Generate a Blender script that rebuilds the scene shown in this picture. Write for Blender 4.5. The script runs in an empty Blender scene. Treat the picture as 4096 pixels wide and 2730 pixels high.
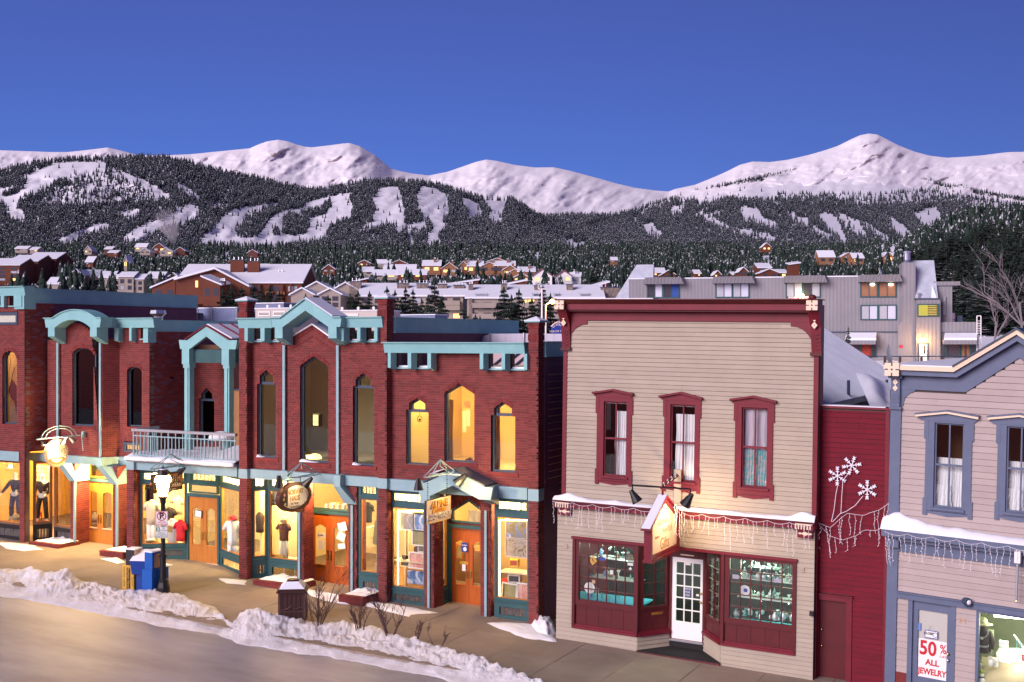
import bpy,bmesh,math,random
from mathutils import Vector,Matrix,noise,Euler
R=math.radians
random.seed(7)
SC=bpy.context.scene
C=SC.collection
# ------------------------------------------------------------------ camera, sky, light, exposure

F,CX,HY,YAW,CZ=4600.0,2048.0,1352.0,R(27.6),7.8
cam=bpy.data.cameras.new("Camera");camo=bpy.data.objects.new("Camera",cam);C.objects.link(camo)
camo.location=(0,0,CZ);camo.rotation_euler=(R(90),0,YAW)
cam.sensor_width=36;cam.lens=36*F/4096;cam.shift_y=-13/4096
cam.clip_start=0.5;cam.clip_end=40000
SC.camera=camo
W=bpy.data.worlds.new("World");SC.world=W;W.use_nodes=True
wn=W.node_tree;wn.nodes.clear()
wo=wn.nodes.new("ShaderNodeOutputWorld");wb=wn.nodes.new("ShaderNodeBackground")
sky=wn.nodes.new("ShaderNodeTexSky");sky.sky_type='NISHITA';sky.sun_disc=False
SUN_EL,SUN_AZ=5.0,R(27.6)+R(10)
sky.sun_elevation=R(SUN_EL);sky.altitude=2900
sky.sun_rotation=math.pi-SUN_AZ
sky.air_density=1.0;sky.dust_density=0.0;sky.ozone_density=6.0
hs=wn.nodes.new("ShaderNodeHueSaturation");hs.inputs['Saturation'].default_value=1.0
tint=wn.nodes.new("ShaderNodeMix");tint.data_type='RGBA';tint.blend_type='MULTIPLY';tint.inputs[0].default_value=1.0;tint.inputs[7].default_value=(4.9,.76,.80,1)
wn.links.new(sky.outputs[0],hs.inputs['Color']);wn.links.new(hs.outputs[0],tint.inputs[6]);wn.links.new(tint.outputs[2],wb.inputs[0])
wb.inputs[1].default_value=0.15
wn.links.new(wb.outputs[0],wo.inputs[0])
sl=bpy.data.lights.new("Sun",'SUN');so=bpy.data.objects.new("Sun",sl);C.objects.link(so)
sl.energy=4.0;sl.color=(1.0,0.84,0.90);sl.angle=R(35)
sd=Vector((math.sin(SUN_AZ),-math.cos(SUN_AZ),math.tan(R(19))))
sd.x=-0.25
so.rotation_euler=sd.to_track_quat('Z','Y').to_euler()
SC.view_settings.view_transform='Standard';SC.view_settings.look='None'
SC.view_settings.exposure=0.18;SC.view_settings.gamma=1.0;SC.view_settings.use_curve_mapping=False
SC.render.engine='CYCLES'
cy=SC.cycles
cy.use_denoising=True
try:cy.denoiser='OPENIMAGEDENOISE'
except Exception:pass
cy.max_bounces=6;cy.diffuse_bounces=3;cy.glossy_bounces=3;cy.transmission_bounces=4;cy.transparent_max_bounces=12
cy.caustics_reflective=False;cy.caustics_refractive=False
cy.sample_clamp_indirect=4.0
# ------------------------------------------------------------------ where a picture point lies in the place

FW=Vector((-math.sin(YAW),math.cos(YAW),0));RT=Vector((math.cos(YAW),math.sin(YAW),0));UP=Vector((0,0,1));EYE=Vector((0,0,CZ))
def ray(px,py):return FW+RT*((px-CX)/F)+UP*((HY-py)/F)
def at(px,py,d):return EYE+ray(px,py)*d
def ony(px,py,Y):r=ray(px,py);return EYE+r*(Y/r.y)
def onx(px,py,X):r=ray(px,py);return EYE+r*(X/r.x)
def U(px,Y):return ony(px,HY,Y).x
def Z(px,py,Y):return ony(px,py,Y).z
def YX(px,X):return onx(px,HY,X).y
def lerp(a,b,t):return a+(b-a)*t
def interp(tab,x):
 if x<=tab[0][0]:return tab[0][1]
 for(a,b),(c,d)in zip(tab,tab[1:]):
  if x<=c:return lerp(b,d,(x-a)/(c-a))
 return tab[-1][1]
class Fr:
 """a facade plane: u along it, z up it, n out of it"""
 def __init__(s,O,du,up=None):
  s.O=Vector(O);s.du=Vector(du).normalized();s.up=Vector(up).normalized()if up is not None else UP.copy();s.dn=s.du.cross(s.up)
 def P(s,u,z,n=0.0):return s.O+s.du*u+s.up*z+s.dn*n
 def uv(s,px,py,n=0.0):
  r=ray(px,py);o=s.O+s.dn*n
  t=(o-EYE).dot(s.dn)/r.dot(s.dn);p=EYE+r*t-s.O
  return p.dot(s.du),p.dot(s.up)
 def mat(s):return Matrix((s.du,-s.dn,s.up)).transposed()
 def tmat(s):return Matrix((s.du,s.up,s.dn)).transposed()
def front(Y,tilt=0.0,u0=0.0,z0=0.0):
 if not tilt:return Fr((0,Y,0),(1,0,0))
 return Fr((u0,Y,z0),(math.cos(tilt),0,-math.sin(tilt)),(math.sin(tilt),0,math.cos(tilt)))
def side(X):return Fr((X,0,0),(0,1,0))
def plan(a,b):return Fr((a[0],a[1],0),(b[0]-a[0],b[1]-a[1],0))
def dist2(a,b):return math.hypot(a[0]-b[0],a[1]-b[1])
# ------------------------------------------------------------------ mesh building

ORG={}
class MB:
 def __init__(s):s.v=[];s.f=[]
 def add(s,vs,fs):
  k=len(s.v);s.v+=[Vector(q)for q in vs];s.f+=[tuple(i+k for i in f)for f in fs];return s
 BF=[(0,1,2,3),(7,6,5,4),(0,4,5,1),(1,5,6,2),(2,6,7,3),(3,7,4,0)]
 def box(s,x0,x1,y0,y1,z0,z1):
  return s.add([(x0,y0,z0),(x1,y0,z0),(x1,y0,z1),(x0,y0,z1),(x0,y1,z0),(x1,y1,z0),(x1,y1,z1),(x0,y1,z1)],MB.BF)
 def fbox(s,fr,u0,u1,z0,z1,n0,n1):
  P=fr.P
  return s.add([P(u0,z0,n1),P(u1,z0,n1),P(u1,z1,n1),P(u0,z1,n1),P(u0,z0,n0),P(u1,z0,n0),P(u1,z1,n0),P(u0,z1,n0)],MB.BF)
 def prism(s,fr,pts,n0,n1):
  n=len(pts);vs=[fr.P(u,z,n1)for u,z in pts]+[fr.P(u,z,n0)for u,z in pts]
  fs=[tuple(range(n)),tuple(range(2*n-1,n-1,-1))]+[(i,i+n,(i+1)%n+n,(i+1)%n)for i in range(n)]
  return s.add(vs,fs)
 def ring(s,fr,A,B,n0,n1):
  n=len(A);vs=[]
  for q in(A,B):
   vs+=[fr.P(u,z,n1)for u,z in q]+[fr.P(u,z,n0)for u,z in q]
  fs=[]
  for i in range(n):
   j=(i+1)%n
   fs+=[(i,j,j+2*n,i+2*n),(i+n,i+3*n,j+3*n,j+n),(i,i+n,j+n,j),(i+2*n,j+2*n,j+3*n,i+3*n)]
  return s.add(vs,fs)
 def tube(s,pts,r,seg=6,r2=None):
  pts=[Vector(p)for p in pts];n=len(pts);base=len(s.v);r2=r if r2 is None else r2
  prev=None
  for i,p in enumerate(pts):
   d=(pts[min(i+1,n-1)]-pts[max(i-1,0)])
   if d.length<1e-9:d=Vector((0,0,1))
   d.normalize()
   a=d.orthogonal().normalized()if prev is None else(prev-d*prev.dot(d))
   if a.length<1e-6:a=d.orthogonal()
   a.normalize();prev=a;b=d.cross(a);rr=lerp(r,r2,i/max(1,n-1))
   for k in range(seg):
    t=2*math.pi*k/seg;s.v.append(p+a*(math.cos(t)*rr)+b*(math.sin(t)*rr))
  for i in range(n-1):
   for k in range(seg):
    k2=(k+1)%seg;s.f.append((base+i*seg+k,base+i*seg+k2,base+(i+1)*seg+k2,base+(i+1)*seg+k))
  s.f.append(tuple(base+k for k in range(seg-1,-1,-1)));s.f.append(tuple(base+(n-1)*seg+k for k in range(seg)))
  return s
 def lathe(s,O,prof,seg=12,axis=(0,0,1),sx=1.0):
  ax=Vector(axis).normalized();a=ax.orthogonal().normalized()if abs(ax.z)<.99 else Vector((1,0,0));b=ax.cross(a);O=Vector(O);base=len(s.v)
  for r,h in prof:
   for k in range(seg):
    t=2*math.pi*k/seg;s.v.append(O+ax*h+a*(math.cos(t)*r)+b*(math.sin(t)*r*sx))
  for i in range(len(prof)-1):
   for k in range(seg):
    k2=(k+1)%seg;s.f.append((base+i*seg+k,base+i*seg+k2,base+(i+1)*seg+k2,base+(i+1)*seg+k))
  s.f.append(tuple(base+k for k in range(seg-1,-1,-1)));s.f.append(tuple(base+(len(prof)-1)*seg+k for k in range(seg)))
  return s
 def ball(s,O,r,seg=8,rings=6,sz=1.0):
  return s.lathe(O,[(max(1e-4,r*math.sin(math.pi*i/rings)),-r*sz*math.cos(math.pi*i/rings))for i in range(rings+1)],seg)
 def mesh(s,name,org,m,smooth=False,recalc=True):
  me=bpy.data.meshes.new(name);me.from_pydata([tuple(v-org)for v in s.v],[],s.f)
  if recalc:
   bm=bmesh.new();bm.from_mesh(me);bmesh.ops.recalc_face_normals(bm,faces=bm.faces);bm.to_mesh(me);bm.free()
  if m is not None:
   me.materials.append(m)
  if smooth:me.shade_smooth()
  me.update();return me
 def bbox(s):
  xs=[v.x for v in s.v];ys=[v.y for v in s.v];zs=[v.z for v in s.v]
  return Vector((min(xs),min(ys),min(zs))),Vector((max(xs),max(ys),max(zs)))
def tag(o,label=None,cat=None,group=None,kind=None):
 if label:o['label']=label
 if cat:o['category']=cat
 if group:o['group']=group
 if kind:o['kind']=kind
 return o
def thing(name,label,cat,loc,group=None,rz=0.0):
 o=bpy.data.objects.new(name,None);C.objects.link(o);o.empty_display_size=.2
 o.location=loc;o.rotation_euler=(0,0,rz);ORG[o.name]=Vector(loc);return tag(o,label,cat,group)
def part(name,mb,m,parent,smooth=False,label=None,kind=None,recalc=True):
 org=ORG[parent.name];o=bpy.data.objects.new(name,mb.mesh(name,org,m,smooth,recalc));C.objects.link(o);o.parent=parent;ORG[o.name]=org
 return tag(o,label,None,None,kind)
def solo(name,mb,m,label,cat,group=None,smooth=False):
 a,b=mb.bbox();org=Vector(((a.x+b.x)/2,(a.y+b.y)/2,a.z));o=bpy.data.objects.new(name,mb.mesh(name,org,m,smooth));C.objects.link(o);o.location=org;ORG[o.name]=org
 return tag(o,label,cat,group)
def structure(name,mb,m,smooth=False,kind='structure'):
 o=bpy.data.objects.new(name,mb.mesh(name,Vector(),m,smooth));C.objects.link(o);ORG[o.name]=Vector();return tag(o,kind=kind)
def dup(root,loc,rz=None,label=None,scale=None):
 def cp(o,par):
  c=o.copy();C.objects.link(c);c.parent=par
  for ch in KIDS.get(o.name)or[k for k in o.children]:cp(ch,c)
  return c
 r=cp(root,None);r.location=loc;ORG[r.name]=Vector(loc)
 if rz is not None:r.rotation_euler=(0,0,rz)
 if scale is not None:r.scale=scale if hasattr(scale,'__len__')else(scale,)*3
 if label:r['label']=label
 return r
KIDS={}
TEXTS=[]
def text(body,fr,u,z,n,size,m,parent,name='lettering',align='CENTER',sx=1.0,ext=.003,bold=0.0,spacing=1.0,rot=0.0):
 cu=bpy.data.curves.new(name,'FONT');cu.body=body;cu.size=size;cu.align_x=align;cu.align_y='CENTER';cu.extrude=ext;cu.offset=bold;cu.space_character=spacing;cu.resolution_u=3
 cu.materials.append(m);o=bpy.data.objects.new(name,cu);C.objects.link(o)
 org=ORG[parent.name];M=fr.tmat().to_4x4()@Matrix.Rotation(rot,4,'Z')@Matrix.Diagonal((sx,1,1,1));M.translation=fr.P(u,z,n)-org
 o.parent=parent;o.matrix_local=M;ORG[o.name]=org;TEXTS.append(o);return o
LAMPK={'display_lamp':5.0,'shop_lamp':4.0,'porch_lamp':12.0,'ceiling_lamp':2.2,'sign_spot':3.0,'room_lamp':1.5,'door_lamp':1.5,'sodium':1.5,'jewelry_lamp':.8}
def lamp(name,loc,energy,col=(1,.62,.25),size=.3,typ='POINT',sy=None,rot=None,spread=None):
 l=bpy.data.lights.new(name,typ);l.energy=energy*LAMPK.get(name,1.0);l.color=col
 if typ=='POINT':l.shadow_soft_size=size
 elif typ=='AREA':
  l.size=size
  if sy:l.shape='RECTANGLE';l.size_y=sy
  if spread:l.spread=spread
 elif typ=='SPOT':l.shadow_soft_size=size;l.spot_size=spread or R(80);l.spot_blend=.6
 o=bpy.data.objects.new(name,l);C.objects.link(o);o.location=loc
 if rot is not None:o.rotation_euler=rot
 return o
def inset(poly,d):
 n=len(poly);A=sum(poly[i][0]*poly[(i+1)%n][1]-poly[(i+1)%n][0]*poly[i][1]for i in range(n));sg=1 if A>0 else-1;out=[]
 L=[]
 for i in range(n):
  (x0,y0),(x1,y1)=poly[i],poly[(i+1)%n];dx,dy=x1-x0,y1-y0;l=math.hypot(dx,dy)or 1e-9;nx,ny=-dy/l*sg,dx/l*sg
  L.append((x0+nx*d,y0+ny*d,dx/l,dy/l))
 for i in range(n):
  ax,ay,adx,ady=L[i-1];bx,by,bdx,bdy=L[i];den=adx*bdy-ady*bdx
  if abs(den)<1e-6:out.append((bx,by));continue
  t=((bx-ax)*bdy-(by-ay)*bdx)/den;out.append((ax+adx*t,ay+ady*t))
 return out
def rect(u0,u1,z0,z1):return[(u0,z0),(u1,z0),(u1,z1),(u0,z1)]
def scan(poly,z):
 xs=[];n=len(poly)
 for i in range(n):
  (x0,z0),(x1,z1)=poly[i],poly[(i+1)%n]
  if(z0<=z)!=(z1<=z):xs.append(x0+(z-z0)/(z1-z0)*(x1-x0))
 xs.sort();return list(zip(xs[::2],xs[1::2]))
def spans(regions,holes,z):
 iv=sorted(sum((scan(r,z)for r in regions),[]))
 for h in holes:
  for a,b in scan(h,z):
   nw=[]
   for c,d in iv:
    if b<=c or a>=d:nw.append((c,d));continue
    if a>c:nw.append((c,a))
    if b<d:nw.append((b,d))
   iv=nw
 return iv
 # ------------------------------------------------------------------ materials

def mat(name,col,rough=.7,col2=None,scale=4.0,amount=.5,bump=0.0,bscale=40.0,metal=0.0,spec=.3,emit=None,estr=0.0,island=0.0,stretch=None,coord='Object',detail=6.0):
 m=bpy.data.materials.new(name);m.use_nodes=True;nt=m.node_tree;N=nt.nodes;L=nt.links;b=N['Principled BSDF']
 b.inputs['Roughness'].default_value=rough;b.inputs['Metallic'].default_value=metal;b.inputs['Specular IOR Level'].default_value=spec
 c4=(*col,1);b.inputs['Base Color'].default_value=c4
 tc=N.new('ShaderNodeTexCoord');mp=N.new('ShaderNodeMapping');L.new(tc.outputs[coord],mp.inputs[0])
 if stretch:mp.inputs['Scale'].default_value=stretch
 out=None
 if col2:
  nz=N.new('ShaderNodeTexNoise');nz.inputs['Scale'].default_value=scale;nz.inputs['Detail'].default_value=detail;nz.inputs['Roughness'].default_value=.65;L.new(mp.outputs[0],nz.inputs['Vector'])
  rp=N.new('ShaderNodeMapRange');rp.inputs[1].default_value=.5-.25/max(.05,amount)*.5;rp.inputs[2].default_value=.5+.25/max(.05,amount)*.5
  L.new(nz.outputs[0],rp.inputs[0])
  mx=N.new('ShaderNodeMix');mx.data_type='RGBA';mx.inputs[6].default_value=c4;mx.inputs[7].default_value=(*col2,1);L.new(rp.outputs[0],mx.inputs[0]);out=mx.outputs[2]
 if island:
  g=N.new('ShaderNodeNewGeometry');oi=N.new('ShaderNodeObjectInfo');ad=N.new('ShaderNodeMath');ad.operation='ADD';L.new(g.outputs['Random Per Island'],ad.inputs[0]);L.new(oi.outputs['Random'],ad.inputs[1])
  fr=N.new('ShaderNodeMath');fr.operation='FRACT';L.new(ad.outputs[0],fr.inputs[0])
  mr=N.new('ShaderNodeMapRange');mr.inputs[3].default_value=1-island;mr.inputs[4].default_value=1+island;L.new(fr.outputs[0],mr.inputs[0])
  hv=N.new('ShaderNodeHueSaturation');L.new(mr.outputs[0],hv.inputs['Value'])
  if out:L.new(out,hv.inputs['Color'])
  else:hv.inputs['Color'].default_value=c4
  out=hv.outputs[0]
 if out:L.new(out,b.inputs['Base Color'])
 if bump:
  n2=N.new('ShaderNodeTexNoise');n2.inputs['Scale'].default_value=bscale;n2.inputs['Detail'].default_value=5;L.new(mp.outputs[0],n2.inputs['Vector'])
  bp=N.new('ShaderNodeBump');bp.inputs['Strength'].default_value=bump;bp.inputs['Distance'].default_value=.02;L.new(n2.outputs[0],bp.inputs['Height']);L.new(bp.outputs[0],b.inputs['Normal'])
 if emit:
  b.inputs['Emission Color'].default_value=(*emit,1);b.inputs['Emission Strength'].default_value=estr
 return m
def glassmat(name,tint=(.95,.97,.96),refl=1.0,rough=.02):
 m=bpy.data.materials.new(name);m.use_nodes=True;nt=m.node_tree;N=nt.nodes;L=nt.links;N.clear()
 o=N.new('ShaderNodeOutputMaterial');tr=N.new('ShaderNodeBsdfTransparent');tr.inputs[0].default_value=(*tint,1);g=N.new('ShaderNodeBsdfGlossy');g.inputs['Roughness'].default_value=rough
 fz=N.new('ShaderNodeFresnel');fz.inputs[0].default_value=1.5;ml=N.new('ShaderNodeMath');ml.operation='MULTIPLY';ml.inputs[1].default_value=refl;L.new(fz.outputs[0],ml.inputs[0])
 mx=N.new('ShaderNodeMixShader');L.new(ml.outputs[0],mx.inputs[0]);L.new(tr.outputs[0],mx.inputs[1]);L.new(g.outputs[0],mx.inputs[2]);L.new(mx.outputs[0],o.inputs[0]);return m
def frosted(name,col,trans=.7):
 m=bpy.data.materials.new(name);m.use_nodes=True;nt=m.node_tree;N=nt.nodes;L=nt.links;N.clear()
 o=N.new('ShaderNodeOutputMaterial');a=N.new('ShaderNodeBsdfTranslucent');b=N.new('ShaderNodeBsdfTransparent');a.inputs[0].default_value=(*col,1);b.inputs[0].default_value=(*col,1)
 tc=N.new('ShaderNodeTexCoord');nz=N.new('ShaderNodeTexNoise');nz.inputs['Scale'].default_value=30;L.new(tc.outputs['Object'],nz.inputs['Vector'])
 mr=N.new('ShaderNodeMapRange');mr.inputs[1].default_value=.4;mr.inputs[2].default_value=.62;mr.inputs[3].default_value=trans-.35;mr.inputs[4].default_value=trans+.25;L.new(nz.outputs[0],mr.inputs[0])
 mx=N.new('ShaderNodeMixShader');L.new(mr.outputs[0],mx.inputs[0]);L.new(b.outputs[0],mx.inputs[1]);L.new(a.outputs[0],mx.inputs[2]);L.new(mx.outputs[0],o.inputs[0]);return m
def emis(name,col,s):
 m=bpy.data.materials.new(name);m.use_nodes=True;nt=m.node_tree;nt.nodes.clear();o=nt.nodes.new('ShaderNodeOutputMaterial');e=nt.nodes.new('ShaderNodeEmission');e.inputs[0].default_value=(*col,1);e.inputs[1].default_value=s;nt.links.new(e.outputs[0],o.inputs[0]);return m
def picture(name,cols,scale=3.0,coord='Object',dist=1.5):
 """flat print: a few colours flowing into one another"""
 m=bpy.data.materials.new(name);m.use_nodes=True;nt=m.node_tree;N=nt.nodes;L=nt.links;b=N['Principled BSDF'];b.inputs['Roughness'].default_value=.6
 tc=N.new('ShaderNodeTexCoord');nz=N.new('ShaderNodeTexNoise');nz.inputs['Scale'].default_value=scale;nz.inputs['Detail'].default_value=5;nz.inputs['Distortion'].default_value=dist;L.new(tc.outputs[coord],nz.inputs['Vector'])
 cr=N.new('ShaderNodeValToRGB');cr.color_ramp.interpolation='LINEAR';e=cr.color_ramp.elements
 while len(e)<len(cols):e.new(.5)
 for i,c in enumerate(cols):e[i].position=.3+.4*i/(len(cols)-1);e[i].color=(*c,1)
 L.new(nz.outputs[0],cr.inputs[0]);L.new(cr.outputs[0],b.inputs['Base Color']);return m
M={}
M['brick']=mat('brick',(.20,.036,.032),.85,(.15,.028,.027),3.0,.7,.4,60,island=.22)
M['mortar']=mat('mortar',(.20,.135,.125),.95,(.15,.10,.095),5,.5)
M['teal']=mat('teal_paint',(.24,.50,.50),.55,(.19,.42,.44),2.0,.6,.05,30)
M['band']=mat('blue_green_paint',(.27,.43,.46),.55,(.22,.36,.39),2.0,.6,.05,30)
M['green']=mat('dark_green_paint',(.035,.105,.11),.5,(.025,.075,.085),3,.5)
M['slate']=mat('dark_slate_frame',(.045,.07,.11),.5)
M['plum']=mat('plum_siding',(.17,.075,.11),.75,(.13,.055,.085),2,.6,.1,25)
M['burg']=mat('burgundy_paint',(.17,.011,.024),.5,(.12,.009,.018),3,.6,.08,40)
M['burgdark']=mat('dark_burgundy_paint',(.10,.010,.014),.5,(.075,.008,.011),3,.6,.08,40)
M['red']=mat('red_siding',(.17,.008,.020),.85,(.11,.008,.018),2.5,.7,.12,30,stretch=(.4,1,3))
M['cream']=mat('cream_siding',(.41,.36,.28),.8,(.35,.305,.235),1.6,.5,.12,35,island=.05)
M['creamtrim']=mat('cream_trim',(.74,.62,.45),.6)
M['white']=mat('white_paint',(.78,.77,.74),.5)
M['lav']=mat('pale_siding',(.42,.36,.335),.8,(.36,.31,.29),1.6,.5,.12,35,island=.05)
M['bluetrim']=mat('slate_blue_trim',(.115,.145,.225),.55,(.09,.115,.18),3,.5,.05,30)
M['snow']=mat('snow',(.84,.86,.90),.85,(.76,.79,.85),1.2,.5,.35,9,spec=.2)
M['roofsnow']=mat('roof_snow',(.80,.83,.88),.9,(.72,.75,.82),.6,.5,.2,6,spec=.2)
M['concrete']=mat('pavement_concrete',(.3,.24,.19),.85,(.22,.18,.14),.8,.7,.3,60)
M['glass']=glassmat('window_glass',refl=.5)
M['dglass']=glassmat('dark_window_glass',(.55,.6,.62),refl=1.3)
M['frost']=frosted('textured_glass',(.95,.93,.85))
M['wood']=mat('honey_door_wood',(.50,.20,.035),.45,(.40,.14,.022),3,.6,.05,20,stretch=(6,6,.6))
M['wood2']=mat('red_oak_door_wood',(.44,.105,.015),.4,(.34,.075,.012),3,.6,.05,20,stretch=(6,6,.6))
M['brass']=mat('brass',(.75,.5,.16),.25,metal=1.0)
M['black']=mat('black_iron',(.012,.013,.015),.4)
M['grey']=mat('grey_metal',(.32,.34,.37),.45,metal=.4)
M['steel']=mat('galvanised_steel',(.55,.57,.6),.3,metal=.9)
M['plaster']=mat('shop_plaster',(.74,.60,.36),.9,(.66,.53,.31),1.0,.5)
M['plastergreen']=mat('olive_wall_paint',(.36,.36,.22),.9,(.28,.30,.19),.8,.5)
M['plasterdark']=mat('brown_wall_paint',(.20,.11,.06),.9,(.14,.08,.05),1.5,.5)
M['plastergift']=mat('mint_wall_paint',(.42,.50,.40),.9)
M['floor']=mat('shop_floor',(.36,.20,.10),.5,(.28,.15,.07),3,.5)
M['bulb']=emis('bulb_glow',(1.0,.78,.42),14.0)
M['bulbw']=emis('white_bulb_glow',(1.0,.9,.75),10.0)
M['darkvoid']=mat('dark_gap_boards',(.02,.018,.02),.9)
# ------------------------------------------------------------------ masonry and boarding

BLN,BHT,BJ=.203,.0605,.011
class Bricks:
 """collects the bricks of one building; the 300 nearest become parts, the rest one mass"""
 def __init__(s):s.full=[];s.rest=MB();s.mort=MB()
 def wall(s,fr,regions,holes=(),phase=0.0,back=.22):
  zs=[z for r in regions for _,z in r];z0,z1=min(zs),max(zs);ch=BHT+BJ;k0=math.floor(z0/ch);k1=math.ceil(z1/ch);last=[]
  for k in range(k0,k1):
   za,zb=max(z0,k*ch),min(z1,(k+1)*ch)
   if zb-za<.012:continue
   zm=(za+zb)/2;iv=spans(regions,holes,zm)
   for a,b in iv:
    if b-a<.01:continue
    s.mort.fbox(fr,a,b,za,zb,-back,-.007)
    off=phase+(.5 if k%2 else 0.0)*(BLN+BJ);i0=math.floor((a-off)/(BLN+BJ));x=off+i0*(BLN+BJ)
    while x<b:
     c,d=max(a,x),min(b,x+BLN)
     if d-c>.02:
      n=random.uniform(-.002,.003)
      if d-c>BLN-.002 and zb-za>ch-.002:s.full.append((fr,(c+d)/2,za+BHT/2,n))
      else:s.rest.fbox(fr,c,d,za,max(za+.01,zb-BJ),-.05,n)
     x+=BLN+BJ
  return s
 def voussoir(s,fr,pts,w=.105,proud=.014,lap=.0):
  for(a,b)in zip(pts,pts[1:]):
   L=dist2(a,b);n=max(1,round(L/.068));dx,dz=(b[0]-a[0])/L,(b[1]-a[1])/L;nx,nz=-dz,dx
   if nz<0:nx,nz=-nx,-nz
   for i in range(n):
    t0,t1=i*L/n+.004,(i+1)*L/n-.004
    s.rest.prism(fr,[(a[0]+dx*t0,a[1]+dz*t0),(a[0]+dx*t1,a[1]+dz*t1),(a[0]+dx*t1+nx*w,a[1]+dz*t1+nz*w),(a[0]+dx*t0+nx*w,a[1]+dz*t0+nz*w)],-.05,proud+random.uniform(-.002,.002))
  return s
 def finish(s,root,limit=296):
  s.full.sort(key=lambda q:(q[0].P(q[1],q[2])-EYE).length)
  org=ORG[root.name];h=Vector((BLN/2,.0,BHT/2));one=MB().box(-h.x,h.x,0,.05,-h.z,h.z).mesh('brick',Vector(),M['brick'])
  for fr,u,z,n in s.full[:limit]:
   o=bpy.data.objects.new('brick',one);C.objects.link(o);o.parent=root;o.location=fr.P(u,z,n)-org;o.rotation_euler=fr.mat().to_euler()
  for fr,u,z,n in s.full[limit:]:s.rest.fbox(fr,u-h.x,u+h.x,z-h.z,z+h.z,-.05,n)
  part('brickwork',s.rest,M['brick'],root,kind='stuff');part('mortar',s.mort,M['mortar'],root)
def boards(root,fr,regions,holes,h,m,name='board',t0=.006,t1=.022,mn=.03,phase=0.0,joint=None,gap=.009):
 zs=[z for r in regions for _,z in r];z0,z1=min(zs),max(zs);k=0;z=z0+phase
 while z<z1:
  zt=min(z+h,z1)
  if zt-z>.02:
   for a,b in spans(regions,holes,(z+zt)/2):
    if b-a<mn:continue
    cuts=[a,b]
    if joint and b-a>joint:cuts=[a,random.uniform(a+.3,b-.3),b]
    for c,d in zip(cuts,cuts[1:]):
     mb=MB();P=fr.P;e=.0015;j=random.uniform(-.0025,.0025)
     mb.add([P(c+e,z,t1+j),P(d-e,z,t1-j),P(d-e,zt-gap,t0),P(c+e,zt-gap,t0),P(c+e,z,0),P(d-e,z,0),P(d-e,zt-gap,0),P(c+e,zt-gap,0)],MB.BF)
     part(name,mb,m,root,recalc=False)
  z+=h;k+=1
SHADE={}
def backing(root,fr,regions,holes,m,n0=-.15,n1=-.002,step=.06,name='wall_backing'):
 mb=MB();zs=[z for r in regions for _,z in r];z0,z1=min(zs),max(zs);pz=z0;cur=None;z=z0
 m=SHADE.get(m.name,m);n=max(1,round((z1-z0)/step));dz=(z1-z0)/n
 for i in range(n+1):
  iv=spans(regions,holes,z0+(i+.5)*dz)if i<n else None
  key=None if iv is None else[(round(a,3),round(b,3))for a,b in iv]
  if key!=cur:
   if cur:
    for a,b in cur:mb.fbox(fr,a,b,pz,z0+i*dz,n0,n1)
   cur=key;pz=z0+i*dz
 return part(name,mb,m,root)
def window(root,fr,poly,fw,n0,n1,fm,gm,name='window',bars=(),barw=.03,pane_n=None,label=None):
 inn=inset(poly,fw);f=part(name,_ring(fr,poly,inn,n0,n1,bars,barw),fm,root,label=label)
 pn=(n0+n1)/2 if pane_n is None else pane_n
 part('pane',MB().prism(fr,inset(poly,fw*.6),pn-.004,pn+.004),gm,f);return f
def _ring(fr,poly,inn,n0,n1,bars,bw):
 mb=MB().ring(fr,poly,inn,n0,n1)
 for(u0,z0,u1,z1)in bars:
  if abs(u1-u0)<1e-6:mb.fbox(fr,u0-bw/2,u0+bw/2,z0,z1,n0+.012,n1-.006)
  else:mb.fbox(fr,u0,u1,z0-bw/2,z0+bw/2,n0+.009,n1-.003)
 return mb
def room(root,x0,x1,y0,y1,z0,z1,m,fm=None,name='interior'):
 t=.06;mb=MB();mb.box(x0,x1,y1,y1+t,z0,z1);mb.box(x0-t,x0,y0,y1,z0,z1);mb.box(x1,x1+t,y0,y1,z0,z1);mb.box(x0,x1,y0,y1,z1,z1+t)
 a=part(name,mb,m,root);part('interior_floor',MB().box(x0,x1,y0,y1,z0-t,z0),fm or M['floor'],root);return a
for k_ in('cream','lav','red'):SHADE[M[k_].name]=mat('board_gap_shade',(.09,.07,.06),.9)  # dark backing seen through the board gaps paints in the shadow lines of the siding
# ================================================================== THE SETTING

import numpy as np
_base=[(-34.4,.59)]
_base=[]
for px,py,Y in((105,2173,27.85),(510,2235,27.85),(990,2320,27.85),(1545,2413,27.85),(2130,2503,27.85),(2228,2553,27.0),(3254,2722,27.0)):
 p=ony(px,py,Y);_base.append((p.x,p.z))
_base=[(-90,_base[0][1]+1.4)]+_base+[(25,_base[-1][1]-.75)]
def G(x):return interp(_base,x)
def ongr(px,py,dz=0.0):
 z=0.0
 for _ in range(8):
  r=ray(px,py);p=EYE+r*((z-CZ)/r.z);z=G(p.x)+dz
 return p
def grid(fn,nu,nv):
 mb=MB();mb.v=[fn(i/nu,j/nv)for j in range(nv+1)for i in range(nu+1)]
 mb.f=[(j*(nu+1)+i,j*(nu+1)+i+1,(j+1)*(nu+1)+i+1,(j+1)*(nu+1)+i)for j in range(nv)for i in range(nu)];return mb
KERB=23.35
def zslab(x):return G(x)
# pavement: poured slabs with joints between them

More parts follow.
